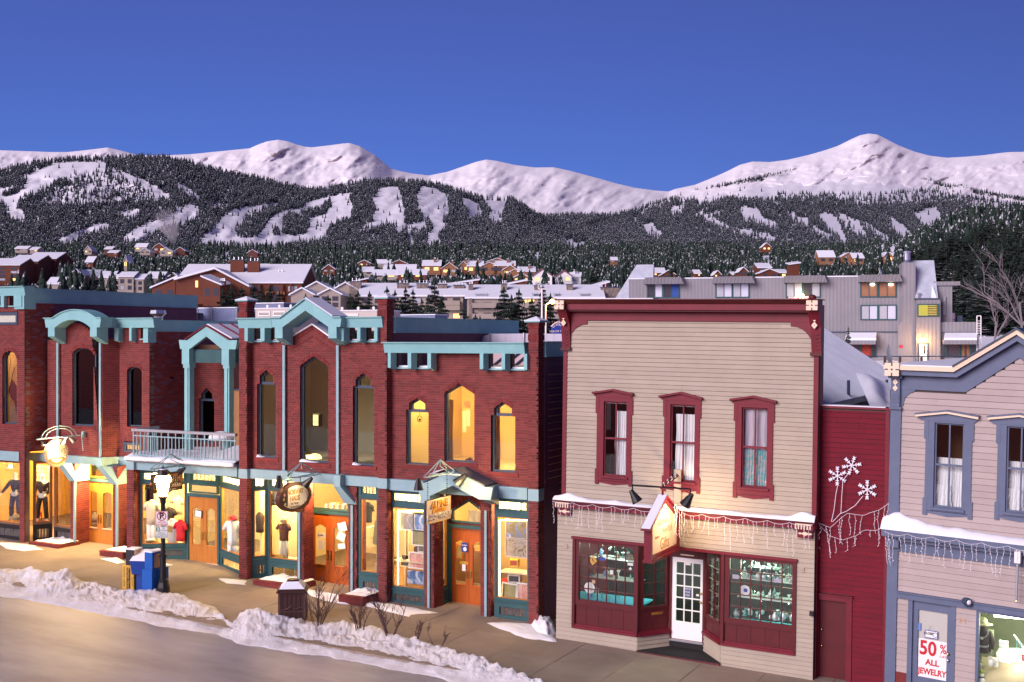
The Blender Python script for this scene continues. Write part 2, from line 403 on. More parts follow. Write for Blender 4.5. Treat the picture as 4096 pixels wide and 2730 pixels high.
sm=MB();xs=-75.0;slabs=[]
road_m=mat('packed_icy_road',(.36,.35,.40),.5,(.23,.22,.24),.5,.75,.35,30,stretch=(.5,1.7,1),spec=.45,detail=9)
structure('road',grid(lambda a,b:Vector((lerp(-160,40,a),lerp(-14,KERB,b),G(lerp(-160,40,a))-.13+.03*noise.noise(Vector((lerp(-160,40,a)*.5,lerp(-14,KERB,b),3))))),120,60),road_m,True)
structure('pavement_bed',grid(lambda a,b:Vector((lerp(-90,25,a),lerp(KERB+.2,34,b),G(lerp(-90,25,a))-.025)),60,3),mat('joint_sand',(.16,.13,.11),.9))
pav=bpy.data.objects.new('pavement',None);C.objects.link(pav);ORG['pavement']=Vector();pav['kind']='structure'
x=-60.0
while x<6:
 w=1.55
 for ya,yb in((KERB+.17,KERB+1.7),(KERB+1.7,KERB+3.2),(KERB+3.2,30.2)):
  mb=MB();e=.006;P=[(x+e,ya+e),(x+w-e,ya+e),(x+w-e,yb-e),(x+e,yb-e)];dz=random.uniform(-.002,.002)
  mb.add([(a,b,G(a)+dz)for a,b in P]+[(a,b,G(a)-.06)for a,b in P],[(0,1,2,3),(7,6,5,4),(0,4,5,1),(1,5,6,2),(2,6,7,3),(3,7,4,0)])
  part('paving_slab',mb,M['concrete'],pav)
 part('kerbstone',MB().add([(x+.005,KERB,G(x)+.001),(x+w-.005,KERB,G(x+w)+.001),(x+w-.005,KERB+.165,G(x+w)+.001),(x+.005,KERB+.165,G(x)+.001),(x+.005,KERB,G(x)-.2),(x+w-.005,KERB,G(x+w)-.2),(x+w-.005,KERB+.165,G(x+w)-.2),(x+.005,KERB+.165,G(x)-.2)],MB.BF),M['concrete'],pav)
 x+=w
 # ploughed snow along the kerb

UPE=[(-600,2225),(0,2278),(100,2277),(121,2283),(249,2297),(287,2306),(486,2352),(674,2364),(801,2408),(862,2428),(900,2480),(930,2497),(961,2452),(1061,2449),(1210,2473),(1290,2488),(1343,2494),(1411,2489),(1485,2511),(1528,2525),(1625,2550),(1700,2569),(1800,2604),(1960,2655),(2150,2725),(2400,2815)]
LOE=[(-600,2300),(0,2374),(182,2406),(387,2443),(497,2466),(641,2500),(884,2536),(995,2572),(1188,2610),(1300,2622),(1500,2655),(1750,2705),(1950,2745),(2150,2790),(2400,2840)]
BH_=[(-600,.3),(0,.22),(90,.2),(140,.42),(250,.46),(330,.34),(500,.26),(640,.24),(780,.24),(850,.10),(900,.05),(930,.10),(985,.42),(1060,.40),(1150,.22),(1260,.25),(1400,.26),(1500,.22),(1700,.24),(1950,.26),(2200,.22)]
def bank(a,b):
 px=lerp(-600,2400,a);h=.62*interp(BH_,px);p=ongr(px,interp(UPE,px)-4+62*h,-.01).lerp(ongr(px,interp(LOE,px)+14,-.15),b)
 s=min(1,b/.22);s=s*s*(3-2*s);d=min(1,(1-b)/.72);s*=d*(1.35-.35*d)
 n1=noise.fractal(p*1.3,1.0,2.0,4);n2=noise.fractal(p*4.5+Vector((9,0,0)),.9,2.1,4);n3=abs(noise.noise(p*11))*noise.noise(p*1.7+Vector((0,5,0)))
 p.z+=s*(h*(1+.6*n1)+.06*n2+.09*n3+.03)+(.012 if 0<b<1 else-.02)
 p.y+=.16*n1*(1 if b>.9 else s)
 return p
structure('snow_bank',grid(bank,900,34),mat('ploughed_snow',(.80,.81,.85),.85,(.50,.47,.46),1.6,.42,.7,22,spec=.25),True)
def patch(name,pts,h=.035,seed=0):
 """thin trodden snow lying on the pavement, outline given by picture corners"""
 P=[ongr(x,y)for x,y in pts];c=sum(P,Vector())/len(P);mb=MB();ring=[];n=len(P);K=8
 mb.v.append(c+Vector((0,0,h)))
 outs=[]
 for i in range(n):
  for k in range(4):
   q=P[i].lerp(P[(i+1)%n],k/4);q=c+(q-c)*(1+.16*noise.noise(q*3.0+Vector((seed,0,0))));outs.append(q)
 m=len(outs)
 for j in range(1,K+1):
  for q in outs:
   t=j/K;p=c.lerp(q,t);hh=h*(1-t**3)*(.65+.9*abs(noise.fractal(p*4,1,2,3)))if j<K else-.012;p.z=G(p.x)+max(hh,-.012)+(.004 if j<K else 0);mb.v.append(p)
 for i in range(m):mb.f.append((0,1+i,1+(i+1)%m))
 for j in range(K-1):
  for i in range(m):mb.f.append((1+j*m+i,1+(j+1)*m+i,1+(j+1)*m+(i+1)%m,1+j*m+(i+1)%m))
 return structure(name,mb,M['snow'],True)
patch('snow_patch',[(-20,2170),(60,2172),(150,2185),(175,2200),(95,2205),(20,2195)],.05,1)
patch('snow_patch',[(400,2236),(470,2231),(500,2250),(470,2256)],.05,2)
patch('snow_patch',[(870,2315),(930,2318),(990,2325),(985,2342),(900,2335)],.05,3)
patch('snow_patch',[(1190,2350),(1350,2390),(1520,2412),(1590,2440),(1690,2440),(1745,2452),(1640,2470),(1480,2430),(1330,2412),(1240,2385)],.07,4)
patch('snow_patch',[(1930,2490),(2060,2490),(2150,2500),(2225,2505),(2222,2565),(2140,2560),(2060,2545)],.07,5)
patch('snow_patch',[(2120,2510),(2160,2485),(2210,2490),(2225,2535),(2190,2550),(2140,2535)],.28,6)
patch('snow_patch',[(560,2243),(640,2250),(700,2262),(640,2266)],.02,7)
# ------------------------------------------------------------------ hills and mountains

ZC=[(20,0.0),(45,2.0),(70,3.4),(128,5.0),(210,8.0),(306,12.0),(430,19.5),(540,28.0),(660,39.0),(1000,70.0),(1400,114.0),(1700,140.0)]
def hillr(px,D):
 s=max(0.0,min(1.0,(px-3350)/600));s=s*s*(3-2*s);return s*max(0.0,min(D-150,420))*.075
def zC(px,D):return interp(ZC,D)+hillr(px,D)
def onC(px,D):
 p=at(px,HY,D);p.z=zC(px,D)+1.2*noise.noise(Vector((px*.004,D*.008,0)))*min(1,D/300);return p
SKY=[(-500,640),(-200,615),(0,602),(120,606),(200,609),(270,609),(330,603),(380,597),(430,591),(470,600),(520,613),(560,622),(640,623),(760,618),(860,608),(960,598),(1000,594),(1030,580),(1070,566),(1112,560),(1150,566),(1190,580),(1220,588),(1250,590),(1320,582),(1370,575),(1398,573),(1440,586),(1500,622),(1565,676),(1600,685),(1650,695),(1715,703),(1790,688),(1860,664),(1905,648),(1945,639),(1990,645),(2060,661),(2140,671),(2215,670),(2280,684),(2340,700),(2400,716),(2470,736),(2540,752),(2620,763),(2675,767),(2700,757),(2780,740),(2850,712),(2900,690),(2960,660),(3010,647),(3080,649),(3150,640),(3230,622),(3300,602),(3350,585),(3400,560),(3440,542),(3475,535),(3510,539),(3560,565),(3600,585),(3660,608),(3720,624),(3790,632),(3860,628),(3930,622),(4000,613),(4040,609),(4110,608),(4300,590),(4700,640)]
RIDGE=[(-500,720),(0,690),(60,672),(140,655),(230,645),(320,641),(420,637),(560,632),(650,633),(760,652),(850,680),(960,705),(1060,725),(1180,752),(1230,765),(1300,762),(1400,742),(1470,728),(1560,728),(1640,731),(1720,737),(1790,755),(1860,776),(1930,800),(2010,806),(2050,802),(2085,822),(2120,850),(2170,872),(2300,868),(2430,868),(2530,845),(2620,815),(2700,787),(2800,762),(2935,735),(3000,722),(3100,705),(3163,690),(3300,700),(3500,706),(3650,716),(3800,745),(3950,775),(4096,800),(4400,850),(4700,880)]
YB0=1000.0
def DA(px,py):
 s=interp(SKY,px);t=max(0.0,min(1.25,(py-s)/(960-s)));return lerp(6400,4700,t**.9)
def relief(px,py,k):
 v=Vector((px*.0045,py*.011,k));w=Vector(((px+py*1.1)*.016,(py-px*.25)*.013,k+5));r1=1-abs(noise.fractal(w*.55,1.0,2.1,4))*2;return noise.fractal(v,1.0,2.0,4)*.55+noise.fractal(w,.9,2.2,5)*.35-r1*.45
def rocky(name):
 m=mat(name,(.86,.85,.88),.9,(.76,.74,.78),.004,.4,0,spec=.1,detail=9);nt=m.node_tree;N=nt.nodes;L=nt.links;b=N['Principled BSDF'];src=b.inputs['Base Color'].links[0].from_socket
 tc=N.new('ShaderNodeTexCoord');nz=N.new('ShaderNodeTexNoise');nz.inputs['Scale'].default_value=.012;nz.inputs['Detail'].default_value=9;nz.inputs['Roughness'].default_value=.75;L.new(tc.outputs['Object'],nz.inputs['Vector']);g=N.new('ShaderNodeNewGeometry');sp=N.new('ShaderNodeSeparateXYZ');L.new(g.outputs['Normal'],sp.inputs[0])
 a=N.new('ShaderNodeMath');a.operation='MULTIPLY_ADD';a.inputs[1].default_value=-.55;L.new(sp.outputs[2],a.inputs[0]);L.new(nz.outputs[0],a.inputs[2]);mr=N.new('ShaderNodeMapRange');mr.inputs[1].default_value=.20;mr.inputs[2].default_value=.27;mr.inputs[4].default_value=.8;L.new(a.outputs[0],mr.inputs[0])
 mx=N.new('ShaderNodeMix');mx.data_type='RGBA';mx.inputs[7].default_value=(.30,.25,.25,1);L.new(mr.outputs[0],mx.inputs[0]);L.new(src,mx.inputs[6]);L.new(mx.outputs[2],b.inputs['Base Color']);return m
def fA(a,b):
 px=lerp(-500,4700,a);s=interp(SKY,px);r=interp(RIDGE,px);py=lerp(s,max(r,s)+90,b);D=DA(px,py)
 e=min(1.0,b*6);D*=1+.017*e*relief(px,py,1.0);return at(px,py,D)
structure('mountain_range',grid(fA,900,110),rocky('mountain_snow'),True)
RD=[(-500,2250),(700,2250),(1180,2350),(1600,2250),(2000,2250),(2150,2500),(2450,3000)]
def DB(px,py):
 r=interp(RIDGE,px);t=max(0.0,min(1.0,(py-r)/(YB0-r)));top=interp(RD,px)
 w=max(0.0,min(1.0,(px-2150)/400));top=lerp(top,DA(px,r),w)
 return lerp(top,1420,t**lerp(.85,1.5,w))
def fB(a,b):
 px=lerp(-500,4700,a);r=interp(RIDGE,px);py=lerp(r,YB0+25,b);D=DB(px,py);e=min(1.0,b*6);D*=1+.02*e*relief(px*1.7,py*1.7,9.0);return at(px,py,D)
structure('ski_hills',grid(fB,420,70),mat('ski_slope_snow',(.80,.81,.86),.9,(.70,.70,.76),.004,.4,0,spec=.1,detail=8),True)
ZD=[20,30,45,60,80,105,128,160,200,250,306,370,430,500,580,660,760,880,1000,1150,1300,1450,1650]
def fC(a,b):
 j=b*(len(ZD)-1);i=min(int(j),len(ZD)-2);D=lerp(ZD[i],ZD[i+1],j-i);px=lerp(-2500,6500,a);return onC(px,D)
gC=grid(fC,180,(len(ZD)-1)*3)
gC.v=[v if v.y>62 else Vector((v.x,v.y,min(v.z,-2.5)))for v in gC.v]
structure('snowy_ground',gC,M['snow'],True)
# ski runs: outlines of the open snow (corner points of the picture); trees grow between them

def tr(x0,y0,k,pts):return[(x0+x*k,y0+y*k)for x,y in pts]
kA,kD=.4675,.4658
RUNS=[tr(0,500,kA,q)for q in([(-400,600),(0,545),(230,430),(480,330),(680,318),(900,325),(905,370),(740,400),(520,465),(410,525),(270,585),(150,640),(135,680),(205,760),(225,805),(110,790),(60,720),(20,650),(-400,640)],[(970,360),(1080,420),(1240,480),(1400,580),(1480,630),(1420,630),(1300,560),(1200,500),(1080,440)],[(1480,470),(1600,540),(1720,625),(1690,625),(1560,545)],[(500,990),(700,895),(850,845),(950,855),(900,885),(700,930),(640,970),(560,1000)],[(1010,760),(1120,735),(1220,725),(1200,750),(1050,775)],[(1060,955),(1230,850),(1450,795),(1540,710),(1640,680),(1710,700),(1670,790),(1500,840),(1320,900),(1250,950),(1230,1010),(1060,1000)],[(1670,1010),(1830,900),(1900,800),(2000,730),(2180,700),(2320,675),(2120,760),(2060,830),(2000,880),(2040,970),(2200,960),(2353,860),(2400,840),(2400,1030),(2060,1060),(1990,1015)],[(1830,680),(1950,678),(1950,690),(1840,695)])]
RUNS+=[tr(1000,500,kA,q)for q in([(-100,1040),(60,960),(140,860),(200,780),(300,740),(450,710),(480,670),(620,630),(800,595),(880,572),(840,640),(885,690),(860,780),(700,850),(655,900),(650,950),(480,1000),(360,1005),(250,1012),(100,1045)],[(-60,750),(100,690),(240,668),(240,690),(110,715),(-40,770)],[(1120,540),(1260,530),(1300,620),(1320,730),(1310,800),(1340,870),(1240,912),(1270,850),(1180,822),(1050,870),(920,890),(1050,830),(1060,770),(1090,700),(1040,650)],[(1475,530),(1560,540),(1700,610),(1690,680),(1710,740),(1650,800),(1650,840),(1710,850),(1640,885),(1600,940),(1650,1055),(1520,1055),(1520,940),(1570,900),(1555,830),(1480,770),(1440,700),(1420,610)],[(1310,800),(1340,860),(1500,830),(1510,870),(1480,895),(1350,885)],[(1790,620),(1880,640),(1960,690),(1985,760),(1860,790),(1885,730)],[(1980,640),(2210,655),(2160,740),(2150,835),(2110,835),(2040,790),(2060,720)],[(1345,890),(1365,890),(1425,1060),(1385,1060)])]
RUNS+=[tr(2000,600,kA,q)for q in([(1190,650),(1310,625),(1325,670),(1410,725),(1270,728),(1255,690)],[(555,790),(620,750),(630,800),(745,795),(740,870),(590,850)],[(1080,615),(1195,563),(1175,600)],[(1455,552),(1475,490),(1580,465),(1555,535)],[(1665,557),(1745,510),(1720,570)],[(1770,560),(1925,513),(1880,550),(1810,570),(1850,610),(2000,672),(2200,715),(2360,755),(2360,775),(2100,722),(1900,650),(1740,600)],[(2040,485),(2190,508),(2250,590),(2360,630),(2360,668),(2250,622),(2120,565)],[(950,880),(1100,845),(1340,832),(1230,862),(1060,875)],[(1490,410),(1640,370),(1900,320),(2100,330),(2353,350),(2353,420),(2050,400),(1950,380),(1850,430),(1750,450),(1650,420)],[(720,670),(900,620),(920,628),(760,678)])]
RUNS+=[tr(3000,500,kD,q)for q in([(-60,725),(60,718),(112,800),(235,850),(235,885),(100,830),(-60,800)],[(-60,890),(70,935),(140,930),(220,980),(130,975),(-60,930)],[(280,768),(380,768),(440,810),(500,795),(500,850),(590,900),(705,965),(680,972),(560,910),(470,840)],[(580,775),(660,765),(730,790),(780,870),(820,990),(920,1005),(1020,1015),(980,950),(900,920),(872,900),(860,840),(830,860),(790,830),(760,768),(860,800),(900,830),(1000,838),(1080,900),(1170,950),(1255,1025),(1190,1025),(1100,930),(1020,870),(940,850),(1000,960),(1030,1020),(800,1000)],[(1215,795),(1260,830),(1330,880),(1420,970),(1450,1015),(1400,995),(1340,995),(1270,930),(1220,870)],[(1405,780),(1500,728),(1600,708),(1635,800),(1690,872),(1830,930),(1960,950),(1870,995),(1800,975),(1700,920),(1640,870),(1520,850)],[(1990,742),(2180,742),(2195,800),(2310,870),(2310,905),(2270,945),(2200,930),(2170,880),(2060,820)],[(275,985),(370,980),(375,998),(285,1000)])]
ISLES=[tr(1000,500,kA,q)for q in([(280,810),(345,760),(510,810),(520,850),(480,930),(380,950),(275,935)],[(430,760),(590,715),(690,655),(700,690),(640,770),(520,800)],[(660,895),(760,840),(930,800),(1050,790),(1020,830),(880,885),(720,925)],[(195,910),(240,890),(255,945),(200,950)],[(1310,790),(1340,740),(1440,740),(1470,810),(1410,850),(1330,855)])]
ISLES+=[tr(0,500,kA,q)for q in([(0,500),(150,470),(235,465),(230,500),(60,545),(0,545)],[(110,560),(150,510),(210,500),(205,545),(140,600),(20,625),(20,600)],[(460,510),(500,470),(620,490),(620,520),(480,545)])]
class Poly:
 def __init__(s,p):s.p=p;s.b=(min(q[0]for q in p),max(q[0]for q in p),min(q[1]for q in p),max(q[1]for q in p))
 def has(s,x,y):
  if not(s.b[0]<=x<=s.b[1]and s.b[2]<=y<=s.b[3]):return False
  c=False;n=len(s.p)
  for i in range(n):
   (x0,y0),(x1,y1)=s.p[i],s.p[(i+1)%n]
   if(y0>y)!=(y1>y)and x<(x1-x0)*(y-y0)/(y1-y0)+x0:c=not c
  return c
RUNP=[Poly(q)for q in RUNS];ISLP=[Poly(q)for q in ISLES]
SPARSE=[Poly(tr(0,500,kA,q))for q in([(560,470),(760,400),(910,365),(1100,440),(1400,600),(1450,640),(900,680),(560,690),(330,680)],)]
SPARSE+=[Poly(tr(3000,500,kD,q))for q in([(-100,560),(400,590),(800,590),(1100,600),(1400,560),(1600,540),(2000,640),(2400,700),(2400,760),(2050,740),(1700,660),(1450,690),(1250,690),(1000,700),(700,640),(400,640),(-100,640)],)]
TREELINE=[(-500,600),(2430,868),(2530,845),(2700,790),(2935,742),(3010,760),(3100,775),(3300,778),(3500,785),(3640,770),(3780,775),(3900,790),(4096,830),(4700,900)]
BANDS=[Poly(tr(3000,500,kD,[(1440,478),(1560,480),(1750,520),(1950,560),(2360,640),(2360,670),(2000,610),(1750,560),(1600,520)])),Poly(tr(2000,600,kA,[(1500,405),(1800,330),(2050,280),(2353,215),(2353,250),(2100,300),(1900,335),(1650,385)])),Poly(tr(3000,500,kD,[(-20,480),(120,430),(350,385),(350,395),(140,460),(-20,515)]))]
def density(px,py):
 for q in ISLP:
  if q.has(px,py):return 1.0
 for q in RUNP:
  if q.has(px,py):return 0.012
 for q in BANDS:
  if q.has(px,py):return .75
 for q in SPARSE:
  if q.has(px,py):return .26+.3*noise.noise(Vector((px*.03,py*.03,2)))
 if px>2430:
  t=interp(TREELINE,px)
  if py<t:return 0.0
  return min(1.0,.3+(py-t)/60)
 return 1.0
def dens2(px,py):
 d=density(px,py)
 if d>.05 and not any(q.has(px,py)for q in ISLP):
  for k in(9,18):
   if any(q.has(px,py-k)for q in RUNP)and not any(q.has(px,py-k)for q in ISLP):d*=.35
 return d
def needle_mat(name,a,b,snowy):
 m=bpy.data.materials.new(name);m.use_nodes=True;nt=m.node_tree;N=nt.nodes;L=nt.links;bs=N['Principled BSDF'];bs.inputs['Roughness'].default_value=.9;bs.inputs['Specular IOR Level'].default_value=.1
 g=N.new('ShaderNodeNewGeometry');oi=N.new('ShaderNodeObjectInfo');ad=N.new('ShaderNodeMath');ad.operation='ADD';L.new(g.outputs['Random Per Island'],ad.inputs[0]);L.new(oi.outputs['Random'],ad.inputs[1]);fr=N.new('ShaderNodeMath');fr.operation='FRACT';L.new(ad.outputs[0],fr.inputs[0])
 mx=N.new('ShaderNodeMix');mx.data_type='RGBA';mx.inputs[6].default_value=(*a,1);mx.inputs[7].default_value=(*b,1);L.new(fr.outputs[0],mx.inputs[0])
 sp=N.new('ShaderNodeSeparateXYZ');L.new(g.outputs['Normal'],sp.inputs[0]);ab=N.new('ShaderNodeMath');ab.operation='ABSOLUTE';L.new(sp.outputs[2],ab.inputs[0])
 tc=N.new('ShaderNodeTexCoord');nz=N.new('ShaderNodeTexNoise');nz.inputs['Scale'].default_value=.9;nz.inputs['Detail'].default_value=4;L.new(tc.outputs['Object'],nz.inputs['Vector'])
 mu=N.new('ShaderNodeMath');mu.operation='MULTIPLY';L.new(ab.outputs[0],mu.inputs[0]);L.new(nz.outputs[0],mu.inputs[1])
 mr=N.new('ShaderNodeMapRange');mr.inputs[1].default_value=.52-snowy;mr.inputs[2].default_value=.62-snowy;L.new(mu.outputs[0],mr.inputs[0])
 m2=N.new('ShaderNodeMix');m2.data_type='RGBA';m2.inputs[7].default_value=(.78,.8,.85,1);L.new(mr.outputs[0],m2.inputs[0]);L.new(mx.outputs[2],m2.inputs[6]);L.new(m2.outputs[2],bs.inputs['Base Color']);return m
M['needles']=needle_mat('pine_needles',(.018,.034,.028),(.034,.050,.038),.06)
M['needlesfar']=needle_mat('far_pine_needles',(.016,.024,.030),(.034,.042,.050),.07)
M['bark']=mat('pine_bark',(.10,.06,.045),.9,(.06,.04,.03),8,.6)
M['twig']=mat('bare_twigs',(.13,.085,.08),.85)
def cone_tree(tiers,sides,seed,jag=.35,wid=.2):
 """crown of drooping tiers, height 1"""
 rnd=random.Random(seed);V=[];Fc=[]
 for t in range(tiers):
  f=t/tiers;zb=.06+.94*f*.93;zt=min(1.0,zb+.94/tiers*1.75);r=wid*(1-f)**.85*rnd.uniform(.85,1.15)+.012;k=len(V);ph=rnd.random()*6
  V.append((rnd.uniform(-.01,.01),rnd.uniform(-.01,.01),zt))
  for i in range(sides):
   a=ph+2*math.pi*i/sides;rr=r*(1 if i%2 else 1-jag)*rnd.uniform(.8,1.2);V.append((rr*math.cos(a),rr*math.sin(a),zb-(.35*r if i%2 else 0)+rnd.uniform(-.012,.012)))
  for i in range(sides):Fc.append((k,k+1+i,k+1+(i+1)%sides))
 return np.array(V),np.array(Fc)
def stamp(name,temps,pos,hs,ws,m,kind='stuff',parent=None,seed=1):
 rs=np.random.RandomState(seed);n=len(pos);pos=np.array(pos);hs=np.array(hs);ws=np.array(ws);which=rs.randint(0,len(temps),n);VV=[];FF=[];off=0
 for k,(v,f)in enumerate(temps):
  idx=np.where(which==k)[0]
  if not len(idx):continue
  a=rs.rand(len(idx))*6.28;ca,sa=np.cos(a)[:,None],np.sin(a)[:,None];w=ws[idx][:,None];h=hs[idx][:,None]
  X=(v[None,:,0]*ca-v[None,:,1]*sa)*w+pos[idx,0][:,None];Y=(v[None,:,0]*sa+v[None,:,1]*ca)*w+pos[idx,1][:,None];Zz=v[None,:,2]*h+pos[idx,2][:,None]
  VV.append(np.stack([X,Y,Zz],-1).reshape(-1,3));FF.append((f[None]+(np.arange(len(idx))*len(v))[:,None,None]+off).reshape(-1,3));off+=len(idx)*len(v)
 V=np.concatenate(VV);Fc=np.concatenate(FF);me=bpy.data.meshes.new(name);me.vertices.add(len(V));me.vertices.foreach_set('co',V.astype(np.float32).ravel());me.loops.add(len(Fc)*3);me.loops.foreach_set('vertex_index',Fc.astype(np.int32).ravel());me.polygons.add(len(Fc));me.polygons.foreach_set('loop_start',np.arange(0,len(Fc)*3,3,dtype=np.int32));me.update(calc_edges=True);me.validate()
 me.materials.append(m);o=bpy.data.objects.new(name,me);C.objects.link(o);ORG[o.name]=Vector();return tag(o,kind=kind)
rnd=random.Random(11);pos=[];hh=[];ww=[];N_TRY=80000
for _ in range(N_TRY):
 px=rnd.uniform(-300,4400);r=interp(RIDGE,px);py=rnd.uniform(r-2,YB0+20)
 if rnd.random()>dens2(px,py):continue
 D=DB(px,py);D*=1+.02*min(1.0,(py-r)/max(1,YB0-r)*6)*relief(px*1.7,py*1.7,9.0)
 p=at(px,py,D);h=rnd.uniform(15,27)*D/F*(.8 if px>2400 and py<800 else 1.0);pos.append((p.x,p.y,p.z-.5));hh.append(h);ww.append(h*rnd.uniform(.75,1.15))
 # a few trees scattered on the snow above the tree line

for q in BANDS:
 for _ in range(400):
  px=rnd.uniform(q.b[0],q.b[1]);py=rnd.uniform(q.b[2],q.b[3])
  if q.has(px,py)and py<interp(RIDGE,px):
   p=at(px,py,DA(px,py)*(1+.017*min(1,6*(py-interp(SKY,px))/250)*relief(px,py,1.0))*.992);pos.append((p.x,p.y,p.z));h=rnd.uniform(8,15);hh.append(h);ww.append(h)
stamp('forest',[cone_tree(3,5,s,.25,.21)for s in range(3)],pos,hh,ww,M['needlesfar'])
NFAR=len(pos)
# ================================================================== THE BRICK SHOPS

YP,YW=27.85,28.1
fP,fW=front(YP),front(YW)
def zm(pts,Y):return sum(Z(x,y,Y)for x,y in pts)/len(pts)
def pointed(fr,L,Rr,zb,bar=None,shoulder=None,apex=None,tl=None,trr=None,ax=None):
 """outline of a pointed window; picture numbers -> wall coordinates"""
 u0,u1=fr.uv(L,1352)[0],fr.uv(Rr,1352)[0];uc=(u0+u1)/2;z0=zb;za=fr.uv((L+Rr)/2,apex)[1]
 if bar:
  b=fr.uv((L+Rr)/2,bar)[1];s=fr.uv((L+Rr)/2,shoulder)[1];k=.14*(u1-u0)
  return[(u0,z0),(u1,z0),(u1,b),(u1-k,b),(u1-k,s),(uc,za),(u0+k,s),(u0+k,b),(u0,b)]
 s=fr.uv((L+Rr)/2,shoulder)[1];return[(u0,z0),(u1,z0),(u1,s),(uc,za),(u0,s)]
def zz(fr,px,py):return fr.uv(px,py)[1]
def uu(fr,px):return fr.uv(px,1352)[0]
def pillar(root,bs,pl,pr,zt,capz,Y=YP,depth=.34,side_holes=()):
 """brick pier standing proud of the wall, its right-hand face in view"""
 f=front(Y);a,b=U(pl,Y),U(pr,Y);z0=G((a+b)/2)-.05
 bs.wall(f,[rect(a,b,z0,zt)],phase=a,back=.05);bs.wall(side(b),[rect(Y,Y+depth,z0,zt)],phase=Y,back=.05)
 part('pillar_core',MB().box(a+.05,b-.05,Y+.05,Y+depth,z0,zt),M['mortar'],root)
 for za,zb2,o in((zt-.09,zt-.005,.035),(zt-.165,zt-.1,.018),(zt-.50,zt-.33,.018)):
  n=max(3,round((b-a+2*o)/.075))if zb2-za>.12 else 2;w=(b-a+2*o)/n
  for i in range(n):bs.rest.box(a-o+i*w+.004,a-o+(i+1)*w-.004,Y-o,Y+.05,za,zb2)
  d=(depth+2*o)/n
  for i in range(n):bs.rest.box(b-.05,b+o,Y-o+.012+i*d,Y-o+(i+1)*d-.004,za,zb2)
 c=MB();o=.085;c.box(a-o,b+o,Y-o,Y+depth+o,zt,capz);cap=part('pillar_cap',c,M['teal'],root)
 s=MB();q=[(a-o-.01,Y-o-.01),(b+o+.01,Y-o-.01),(b+o+.01,Y+depth+o+.01),(a-o-.01,Y+depth+o+.01)]
 s.add([(x,y,capz)for x,y in q]+[(x,y,capz+.018)for x,y in q]+[((a+b)/2,Y+depth/2,capz+.13)],[(3,2,1,0),(0,1,5,4),(1,2,6,5),(2,3,7,6),(3,0,4,7),(4,5,8),(5,6,8),(6,7,8),(7,4,8)])
 part('snow_cap',s,M['roofsnow'],cap)
 return a,b
def bandwrap(root,a,b,z0,z1,Y=YP,depth=.34):
 part('pillar_band',MB().box(a-.012,b+.012,Y-.012,Y+depth,z0,z1),M['band'],root)
def downpipe(root,u,y,z0,z1,w=.075):
 part('downpipe',MB().box(u-w/2,u+w/2,y-.06,y,z0,z1),M['band'],root)
def bracket(root,fr,u0,u1,z0,z1,n0,n1):
 mb=MB();P=fr.P
 mb.add([P(u0,z0+.07,n1),P(u1,z0+.07,n1),P(u1,z1,n1),P(u0,z1,n1),P(u0,z0,n0),P(u1,z0,n0),P(u1,z1,n0),P(u0,z1,n0)],MB.BF);part('bracket',mb,M['teal'],root)
def cornice(root,fr,u0,u1,z0,z1,n0,n1,name='parapet_beam',flare=.06,m='teal'):
 mb=MB();P=fr.P;mb.add([P(u0,z0,n1-flare),P(u1,z0,n1-flare),P(u1,z1,n1),P(u0,z1,n1),P(u0,z0,n0),P(u1,z0,n0),P(u1,z1,n0),P(u0,z1,n0)],MB.BF);b=part(name,mb,M[m],root)
 part('coping',MB().fbox(fr,u0-.04,u1+.02,z1,z1+.03,n0-.05,n1+.05),M[m],b);return b
def upper_window(root,bs,fr,poly,lit,barz=None,name='window'):
 bs.voussoir(fr,[poly[k]for k in((6,5,4)if len(poly)>6 else(4,3,2))]if len(poly)!=12 else[])
 w=window(root,fr,poly,.055,-.19,-.11,M['slate'],M['glass']if lit else M['dglass'],name)
 if barz:
  us=[q[0]for q in poly];part('transom_bar',MB().fbox(fr,min(us),max(us),barz-.05,barz+.03,-.2,-.085),M['slate'],w)
 us=[q[0]for q in poly];z0=min(q[1]for q in poly)
 bs.rest.fbox(fr,min(us)-.10,max(us)+.10,z0-.105,z0-.005,-.2,.02)
 return w
def sill_snow(root,fr,u0,u1,z,h=.07):
 mb=MB();P=fr.P;n=6
 prof=[(0,.0),(.12,1),(.3,.9),(.5,.45),(.8,.25),(1,0)]
 top=[P(lerp(u0,u1,t),z+h*k,.01)for t,k in prof];bot=[P(lerp(u0,u1,t),z,.05)for t,k in prof];bk=[P(lerp(u0,u1,t),z+h*k*1.1,-.1)for t,k in prof]
 mb.v=top+bot+bk
 for i in range(5):mb.f+=[(i,i+1,i+7,i+6),(i,i+12,i+13,i+1)]
 part('sill_snow',mb,M['snow'],root,recalc=False)
def transom(root,fr,u0,u1,z0,z1,n,m=None):
 f=part('transom_frame',MB().ring(fr,rect(u0-.035,u1+.035,z0-.035,z1+.035),rect(u0,u1,z0,z1),-.09,-.03),M['green'],root);w=(u1-u0)/n
 for i in range(n):part('transom_pane',MB().fbox(fr,u0+i*w+.008,u0+(i+1)*w-.008,z0+.004,z1-.004,-.072,-.05),m or M['frost'],f)
 for i in range(1,n):part('glazing_bar',MB().fbox(fr,u0+i*w-.008,u0+i*w+.008,z0,z1,-.08,-.045),M['black'],f)
